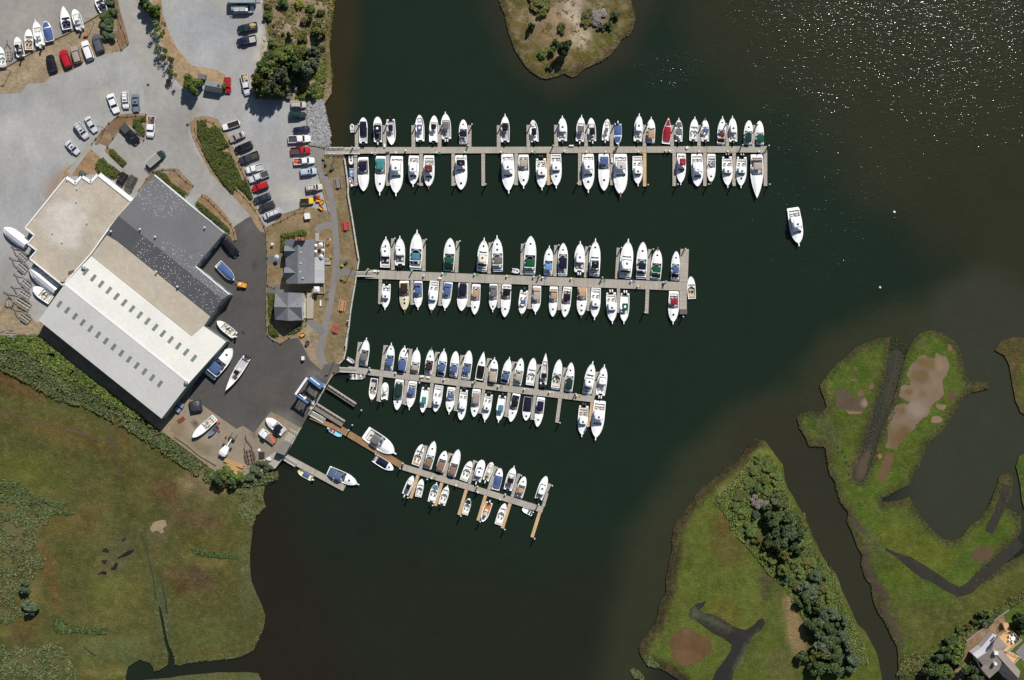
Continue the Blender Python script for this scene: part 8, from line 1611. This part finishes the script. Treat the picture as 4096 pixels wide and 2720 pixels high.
group_trees([('J', 590, 1250, 95, 'dark', 3.5, 'bush'), ('J', 700, 1190, 100, 'green', 3.2, 'bush'), ('J', 850, 1260, 90, 'green', 3, 'bush'), ('J', 760, 1300, 90, 'dark', 3, 'bush'), ('J', 620, 1320, 70, 'olive', 2.5, 'bush'), ('J', 1100, 1130, 95, 'grey', 2, 'bush'), ('J', 1230, 1090, 80, 'grey', 1.8, 'bush'), ('J', 1000, 1250, 80, 'grey', 2, 'bush')], ('in the thicket below the timber piles', 'from the yard'), 'thicket below the timber piles')
group_trees([('R3', 1480, 760, 100, 'dark', 5, 'tree', ZM), ('R3', 1320, 715, 72, 'dark', 4.5, 'tree', ZM), ('R3', 1400, 610, 62, 'grey', 3, 'tree', ZM), ('R3', 1390, 840, 75, 'dark', 5, 'tree', ZM), ('R3', 1500, 930, 90, 'grey', 5, 'tree', ZM), ('R3', 1590, 900, 75, 'dark', 5, 'tree', ZM), ('R3', 1400, 980, 95, 'dark', 5, 'tree', ZM), ('R3', 1470, 1100, 60, 'olive', 4, 'tree', ZM), ('R3', 1585, 1050, 65, 'dark', 4.5, 'tree', ZM), ('R3', 1320, 1010, 60, 'dark', 4, 'tree', ZM), ('R3', 1750, 1300, 60, 'grey', 3, 'tree', ZM), ('R3', 1680, 1440, 85, 'grey', 3.5, 'tree', ZM), ('R3', 1630, 850, 50, 'dark', 3, 'tree', ZM), ('R2', 150, 780, 60, 'green', 3, 'tree', ZM)], ('on the wooded spit', 'from its tip'), 'trees on the wooded spit')
group_trees([('R3', 1205, 745, 45, 'grey', 2, 'bush', ZM), ('R3', 1195, 500, 45, 'dark', 2, 'bush', ZM), ('R3', 1150, 880, 65, 'green', 2, 'bush', ZM), ('R3', 1240, 620, 75, 'dead', 1.8, 'bush', ZM), ('R3', 1220, 940, 60, 'olive', 2, 'bush', ZM), ('R3', 1230, 220, 40, 'green', 1.2, 'bush', ZM), ('R3', 1330, 300, 55, 'green', 1.4, 'bush', ZM), ('R3', 1180, 330, 50, 'green', 1.2, 'bush', ZM), ('R3', 1480, 650, 30, 'grey', 1.5, 'bush', ZM), ('R3', 1090, 720, 50, 'green', 1.5, 'bush', ZM), ('R3', 1400, 400, 60, 'green', 1.4, 'bush', ZM), ('R3', 1060, 560, 60, 'olive', 1.2, 'bush', ZM), ('R3', 1350, 1150, 52, 'green', 1.6, 'bush', ZM), ('R3', 1450, 1215, 48, 'olive', 1.4, 'bush', ZM), ('R3', 1560, 1170, 55, 'green', 1.7, 'bush', ZM), ('R3', 1620, 1270, 50, 'green', 1.5, 'bush', ZM), ('R3', 1480, 1330, 55, 'dark', 1.8, 'bush', ZM), ('R3', 1570, 1400, 50, 'olive', 1.5, 'bush', ZM), ('R3', 1820, 1420, 50, 'olive', 1.4, 'bush', ZM), ('R3', 1680, 1180, 48, 'olive', 1.4, 'bush', ZM), ('R3', 1740, 1180, 40, 'green', 1.2, 'bush', ZM), ('R3', 1140, 450, 50, 'green', 1.3, 'bush', ZM), ('R3', 1280, 420, 48, 'olive', 1.2, 'bush', ZM), ('R3', 1300, 530, 55, 'green', 1.5, 'bush', ZM), ('R3', 1420, 500, 50, 'green', 1.4, 'bush', ZM), ('R3', 1010, 660, 45, 'green', 1.2, 'bush', ZM), ('R3', 1640, 760, 40, 'olive', 1.2, 'bush', ZM), ('R3', 1840, 1300, 48, 'green', 1.3, 'bush', ZM), ('R3', 1880, 1490, 50, 'green', 1.5, 'bush', ZM), ('R3', 1290, 1100, 50, 'green', 1.6, 'bush', ZM)], ('on the wooded spit', 'from its tip'), 'bushes on the wooded spit')
group_trees([('R2', 450, 850, 60, 'grey', 3.5, 'tree', ZM), ('R2', 400, 980, 80, 'grey', 3.5, 'tree', ZM), ('R2', 330, 1060, 70, 'dark', 3.5, 'tree', ZM), ('R2', 440, 1120, 75, 'dark', 4, 'tree', ZM), ('R2', 500, 1240, 90, 'grey', 4, 'tree', ZM), ('R2', 600, 1190, 80, 'grey', 4, 'tree', ZM), ('R2', 420, 1330, 85, 'dark', 5, 'tree', ZM), ('R2', 540, 1330, 75, 'dark', 4.5, 'tree', ZM), ('R2', 690, 1260, 60, 'grey', 3, 'tree', ZM), ('R2', 500, 1450, 95, 'grey', 5, 'tree', ZM), ('R2', 690, 1390, 75, 'grey', 4, 'tree', ZM), ('R2', 600, 1500, 95, 'dark', 5, 'tree', ZM), ('R2', 470, 1560, 80, 'olive', 4.5, 'tree', ZM), ('R2', 720, 1500, 70, 'grey', 4, 'tree', ZM), ('R2', 620, 1640, 110, 'dark', 5, 'tree', ZM), ('R2', 480, 1680, 90, 'dark', 5, 'tree', ZM), ('R2', 330, 1600, 60, 'dark', 4, 'tree', ZM), ('R2', 780, 1640, 80, 'grey', 4, 'tree', ZM)], ('in the lower wood of the spit', 'from above'), 'trees in the lower wood')
group_trees([('R5', 850, 900, 190, 'green', 4.5, 'tree', ZM), ('R5', 640, 960, 160, 'dark', 4.5, 'tree', ZM), ('R5', 470, 1050, 120, 'grey', 4, 'tree', ZM), ('R5', 340, 1400, 210, 'dark', 6, 'tree', ZM), ('R5', 600, 1430, 190, 'green', 5, 'tree', ZM), ('R5', 790, 1120, 170, 'green', 4, 'tree', ZM), ('R5', 1230, 1430, 240, 'dark', 6, 'tree', ZM), ('R5', 2340, 220, 150, 'dark', 8, 'tree', ZM), ('R5', 2350, 480, 120, 'dark', 7, 'tree', ZM), ('R5', 700, 730, 130, 'dark', 3, 'tree', ZM)], ('beside the corner house', 'from above'), 'trees round the corner house')
group_trees([('R5', 1400, 120, 110, 'dark', 2.5, 'bush', ZM), ('R5', 1450, 270, 100, 'grey', 2.5, 'bush', ZM), ('R5', 1620, 250, 80, 'grey', 2, 'bush', ZM), ('R5', 1250, 260, 70, 'green', 2, 'bush', ZM), ('R5', 930, 430, 90, 'green', 1.8, 'bush', ZM), ('R5', 1100, 380, 90, 'olive', 1.6, 'bush', ZM), ('R5', 1560, 80, 90, 'green', 2, 'bush', ZM)], ('along the garden wall of the corner house', 'counted towards the gap'), 'bushes by the garden wall')
group_trees([('M', 1010, 620, 108, 'dark', 7, 'tree', ZM), ], ('on the channel island', ''), None)
group_trees([('M', 565, 350, 48, 'dark', 4, 'bush', ZM), ('M', 975, 370, 70, 'olive', 1.5, 'bush', ZM), ('M', 700, 190, 62, 'olive', 1.8, 'bush', ZM), ('M', 670, 30, 150, 'olive', 2.2, 'bush', ZM), ('M', 1310, 200, 80, 'olive', 1.4, 'bush', ZM), ('M', 1300, 300, 70, 'olive', 1.4, 'bush', ZM), ('M', 885, 570, 45, 'dark', 2.4, 'bush', ZM), ('M', 1600, 340, 60, 'dark', 1.8, 'bush', ZM), ('M', 1690, 200, 60, 'dark', 2.2, 'bush', ZM), ('M', 830, 680, 55, 'green', 2.2, 'bush', ZM), ('M', 1480, 220, 120, 'dead', 1.4, 'bush', ZM), ('M', 800, 900, 45, 'dark', 1.2, 'bush', ZM), ('M', 1500, 370, 50, 'grey', 1.4, 'bush', ZM), ('M', 700, 740, 60, 'green', 1.4, 'bush', ZM)], ('on the channel island', 'from its bare tip'), 'bushes on the channel island')
# clipped beds of low evergreen
def hedge(a, lab, h_=.9, pal=((84, 94, 36), (98, 106, 42), (66, 78, 28)), n=26):
    poly = pts(*a, z=ZG + h_); b = rough_edge(poly, .7, .12, 4); xs = [p.x for p in b]; ys = [p.y for p in b]; A = abs(sum(p.x * q.y - q.x * p.y for p, q in zip(b, b[1:] + b[:1]))) / 2
    Q = np.array(scatter(b, max(60, int(A * n)), rs)); d = dist_np(Q, b, True); zz = ZG + .1 + h_ * np.clip(d / .45, .15, 1) ** .5 * (.74 + .36 * (vnoise(Q, 1.1, 3) + .5 * vnoise(Q, 2.6, 5))) + .08 * rs.rand(len(Q))
    mb, cols = quads(np.column_stack([Q, zz]), .19, .8, mixcol(len(Q), pal, .14))
    gx, gy = np.meshgrid(np.arange(min(xs), max(xs), .45), np.arange(min(ys), max(ys), .45)); G = np.column_stack([gx.ravel(), gy.ravel()]); G = G[inside_np(G, b)]
    vin = [Vector(p) for p in b] + [Vector(p) for p in G.tolist()]; nb = len(b); r = delaunay_2d_cdt(vin, [(i, (i + 1) % nb) for i in range(nb)], [list(range(nb))], 1, 1e-5)
    P = np.array([[v.x, v.y] for v in r[0]]); dd = dist_np(P, b, True); zb = ZG + .03 + h_ * np.clip(dd / .45, 0, 1) ** .5 * (.62 + .34 * (vnoise(P, 1.1, 3) + .5 * vnoise(P, 2.6, 5)))
    i = len(mb.v); mb.v += np.column_stack([P, zb]).tolist()
    for f in r[2]:
        a_, c_, d_ = [P[k] for k in f[:3]]; f = tuple(f) if (c_[0] - a_[0]) * (d_[1] - a_[1]) - (c_[1] - a_[1]) * (d_[0] - a_[0]) > 0 else tuple(f)[::-1]; mb.f.append(tuple(i + k for k in f))
    cols = np.vstack([cols, np.column_stack([mixcol(len(P), [pal[2]], .1), np.ones(len(P))])]); tag(mb.build('hedge', LEAF, cols=cols), lab, 'hedge', 'clipped evergreen beds')
for a, l in ((['T00', (1820, 1112), (1880, 1102), (1915, 1178), (1985, 1152), (2040, 1192), (2060, 1260), (2118, 1340), (2020, 1390), (2110, 1405), (2150, 1470), (2205, 1590), (2235, 1690), (2170, 1730), (2140, 1790), (2050, 1690), (1960, 1560), (1880, 1410), (1812, 1230)], 'largest evergreen bed, filling the hedge island'), (['P2', (335, 305), (420, 250), (510, 232), (560, 350), (610, 530), (575, 578), (490, 460), (380, 375)], 'smaller evergreen bed at the narrow end of the hedge island'),
             (['T00', (868, 1545), (900, 1470), (950, 1450), (990, 1500), (1060, 1545), (1110, 1592), (1055, 1650), (980, 1625), (900, 1590)], 'evergreen bed between footpath and flat roofed hall'), (['T00', (1000, 1385), (1030, 1370), (1162, 1500), (1130, 1535), (1010, 1420)], 'narrow evergreen strip beside the footpath'), (['T00', (1215, 1100), (1270, 1085), (1335, 1065), (1342, 1108), (1290, 1122), (1332, 1200), (1325, 1255), (1270, 1232), (1220, 1160)], 'evergreen bed behind the black pickup'),
             (['T01', (1410, 22), (1440, 8), (1520, 30), (1572, 112), (1722, 212), (1692, 242), (1600, 192), (1440, 72)], 'curved evergreen strip at the charcoal roof corner'), (['T01', (1800, 315), (1822, 290), (1900, 350), (2112, 540), (2112, 580), (2080, 562), (1850, 382)], 'straight evergreen strip under the charcoal eave'), (['P2', (1070, 1140), (1100, 1110), (1270, 1100), (1322, 1060), (1440, 1050), (1490, 1090), (1490, 1140), (1300, 1185), (1125, 1205), (1125, 1400), (1062, 1420)], 'L shaped hedge round the harbour office corner'),
             (['P3', (848, 700), (985, 700), (968, 900), (890, 1180), (862, 1000)], 'hedge between the dark yard and the pavilion'), (['P3', (862, 1215), (930, 1210), (1042, 1380), (1000, 1430), (900, 1382), (868, 1330)], 'hedge below the pavilion, nearer the dark yard'), (['P3', (1168, 1372), (1260, 1290), (1412, 1190), (1422, 1232), (1382, 1302), (1262, 1372)], 'hedge below the pavilion, nearer the shore path')): hedge(a, l)
# ground cover nobody could count
def cover(name, poly, n, size, h0, h1, pal, lab=None, tilt=1.0, z0=ZM, edge=None, clump=0.0, leafm=None, clip=None):
    Q = np.array(scatter(poly, int(n), rs))
    if clip: Q = Q[inside_np(Q, clip)]
    if clump: Q = Q[(vnoise(Q, .35, 7) + .6 * vnoise(Q, .9, 2)) > clump - .25 * rs.rand(len(Q))]
    if edge: Q = Q[dist_np(Q, edge) < 1.7 * rs.rand(len(Q)) ** 1.6]
    zz = z0 + h0 + (h1 - h0) * rs.rand(len(Q)) * (.6 + .5 * vnoise(Q, .5, 4))
    c = 1.15 * mixcol(len(Q), pal, .2) * (1 + .25 * vnoise(Q, .18, 9))[:, None]
    mb, cols = quads(np.column_stack([Q, zz]), size, tilt, c); return mb.build(name, leafm or REED, kind='stuff', cols=cols)
RB = [(96, 112, 70), (84, 100, 58), (112, 118, 76), (74, 90, 46), (102, 114, 76)]
cover('reeds', pts('V', (-40, 775), (90, 770), (160, 830), (250, 900), (330, 960), (380, 1000), (440, 1045), (500, 1088), (560, 1098), (620, 1090), (640, 1088), (640, 1105), (605, 1116), (560, 1122), (480, 1110), (430, 1078), (360, 1032), (290, 985), (200, 940), (130, 920), (60, 880), (0, 850), (-40, 830)), 17000, .22, .2, 1.6, RB + [(128, 122, 90)], clump=-.3)
cover('reeds', pts('V', (-40, 775), (90, 772), (160, 830), (250, 900), (330, 960), (380, 1000), (330, 975), (250, 925), (150, 870), (60, 810), (-40, 800)), 4200, .26, .5, 1.8, PALS['green'], clump=-.25)
cover('scrub', pts('T03', (-60, -60), (500, -20), (450, 120), (350, 250), (330, 330), (430, 450), (380, 600), (290, 640), (300, 900), (200, 1000), (-60, 1100)), 12000, .2, .0, .8, RB + [(140, 126, 90), (128, 120, 80)], clump=-.02)
cover('scrub', pts('T03', (-60, 1230), (350, 1280), (520, 1200), (620, 1320), (700, 1480), (720, 1640), (-60, 1640)), 7500, .2, .0, .7, RB + [(150, 138, 100)], clump=-.02)
cover('scrub', pts('T02', (-60, 1270), (180, 1300), (330, 1440), (600, 1500), (700, 1600), (-60, 1640)), 5200, .2, .0, .8, RB, clump=-.05)
cover('scrub', pts('T03', (500, 1000), (560, 1005), (640, 1050), (760, 1085), (900, 1085), (1000, 1085), (990, 1130), (860, 1145), (720, 1120), (560, 1140), (500, 1100)), 1100, .26, .1, .5, PALS['dark']); cover('scrub', pts('T03', (1760, 350), (1900, 375), (2050, 400), (2200, 410), (2200, 440), (2050, 440), (1900, 420), (1790, 390)), 700, .22, .1, .45, PALS['dark'])
cover('scrub', WOOD, 34000, .17, .0, .7, PALS['green'] + PALS['green'] + PALS['dark'] + [(150, 138, 88), (124, 130, 66), (134, 138, 76)], clump=.0)
cover('scrub', pts('L', (600, 560), (680, 560), (900, 640), (1150, 600), (1350, 560), (1440, 800), (1440, 1100), (1400, 1330), (1150, 1340), (950, 1340), (500, 1330), (460, 1080), (520, 900), (620, 700)), 10000, .22, .0, .9, PALS['green'] + PALS['olive'], z0=ZG, clump=-.05)
cover('scrub', pts('L', (590, -60), (1540, -60), (1480, 300), (1450, 560), (1150, 600), (900, 640), (660, 560), (620, 250)), 5200, .24, .0, .45, PALS['olive'] + [(160, 140, 110), (146, 126, 96)], z0=ZG, clump=.16)
cover('shore_grass', pts('L', (1400, -60), (1560, -60), (1500, 400), (1470, 700), (1520, 1000), (1500, 1250), (1400, 1380), (1360, 1100), (1400, 600)), 2600, .26, .0, .45, PALS['olive'] + [(130, 108, 60)], z0=.7)
cover('shore_grass', ti, 11000, .15, .0, .25, PALS['olive'] + [(120, 100, 60), (150, 132, 100)], clump=.42)
cover('shore_grass', ti, 16000, .15, .0, .25, [(96, 92, 50), (110, 100, 62), (84, 84, 44)], edge=ti + ti[:1])
cover('shore_grass', sp, 42000, .14, .0, .22, [(76, 70, 50), (66, 60, 42), (88, 86, 58), (58, 52, 36)], edge=EDGE_SP)
cover('shore_grass', mi, 80000, .14, .0, .2, [(84, 80, 54), (72, 68, 48), (94, 92, 62), (64, 58, 42)], edge=mi + mi[:1])
cover('shore_grass', ml, 70000, .15, .0, .25, [(100, 108, 74), (88, 96, 60), (112, 116, 84)], edge=ml[7:56])
cover('scrub', pts('R2', (1250, 1570), (1500, 1490), (1750, 1340), (1950, 1240), (2200, 1050), (2400, 900), (2440, 1000), (2220, 1140), (2080, 1230), (1900, 1330), (1820, 1450), (1780, 1750), (1180, 1750)), 9500, .2, .0, .8, PALS['dark'] + PALS['olive'] + [(140, 120, 90)], clump=-.1)
cover('shore_grass', ribbon(pts('R1', (1150, 200), (1130, 420), (1075, 650), (1010, 900), (930, 1100), (880, 1250)), 2.2), 350, .12, .0, .2, [(76, 88, 44), (74, 80, 50)]); cover('shore_grass', ribbon(pts('R1', (1270, 250), (1220, 480), (1160, 750), (1090, 980), (1010, 1180), (950, 1400)), 2.2), 350, .12, .0, .2, [(76, 88, 44), (74, 80, 50)])
cover('shore_grass', ribbon(pts('R2', (1090, 600), (1300, 720), (1560, 880), (1760, 1010), (1860, 970), (2080, 760), (2320, 540)), 3.6), 260, .12, .0, .2, [(80, 92, 52), (74, 82, 46)])
cover('shore_grass', ribbon(pts('R4', (900, 650), (1200, 760), (1430, 880)), 4.2), 500, .12, .0, .2, [(84, 94, 58), (74, 82, 50)]); cover('shore_grass', ribbon(pts('R4', (1850, 900), (1700, 1100), (1560, 1350), (1450, 1560)), 3.0), 500, .12, .0, .2, [(84, 96, 58), (74, 84, 50)]); cover('shore_grass', pts('R4', (70, 1430), (110, 1410), (190, 1450), (260, 1530), (240, 1560), (110, 1530)), 260, .22, .0, .4, RB, z0=.25)
cover('shore_grass', pts('R4', (240, 1230), (330, 1240), (470, 1380), (380, 1400), (280, 1340)), 300, .24, .0, .4, RB)
cover('scrub', pts('J', (300, 1000), (620, 1130), (900, 1350), (1150, 1330), (1300, 1290), (1180, 1380), (1170, 1480), (1240, 1600), (1240, 1900), (1000, 1900), (700, 1500), (350, 1250)), 9500, .18, .0, .5, RB + [(150, 130, 92), (140, 122, 84)], clump=.02, clip=ml)
# angular stones of the bank
mb = MB(); cc = []
for x, y in scatter(RIP, 1500, rs):
    s = .16 + .3 * rs.rand(); a = rs.rand() * 6.28; k = 5; b0 = len(mb.v); g = .75 + .5 * rs.rand()
    mb.loft([[(x + s * 1.2 * math.cos(a + i * 6.283 / k) * (.8 + .4 * rs.rand()), y + s * math.sin(a + i * 6.283 / k) * (.8 + .4 * rs.rand()), ZG) for i in range(k)], [(x + s * .7 * math.cos(a + i * 6.283 / k), y + s * .7 * math.sin(a + i * 6.283 / k), ZG + s * (.7 + .4 * rs.rand())) for i in range(k)]], cap0=False)
    cc += [(*(np.array(alb((160, 160, 160))) * g), 1)] * (len(mb.v) - b0)
mb.build('rubble', M('stone', vcol=True, rough=.9, specs=[(3, .2, 4, U)]), kind='stuff', cols=cc)
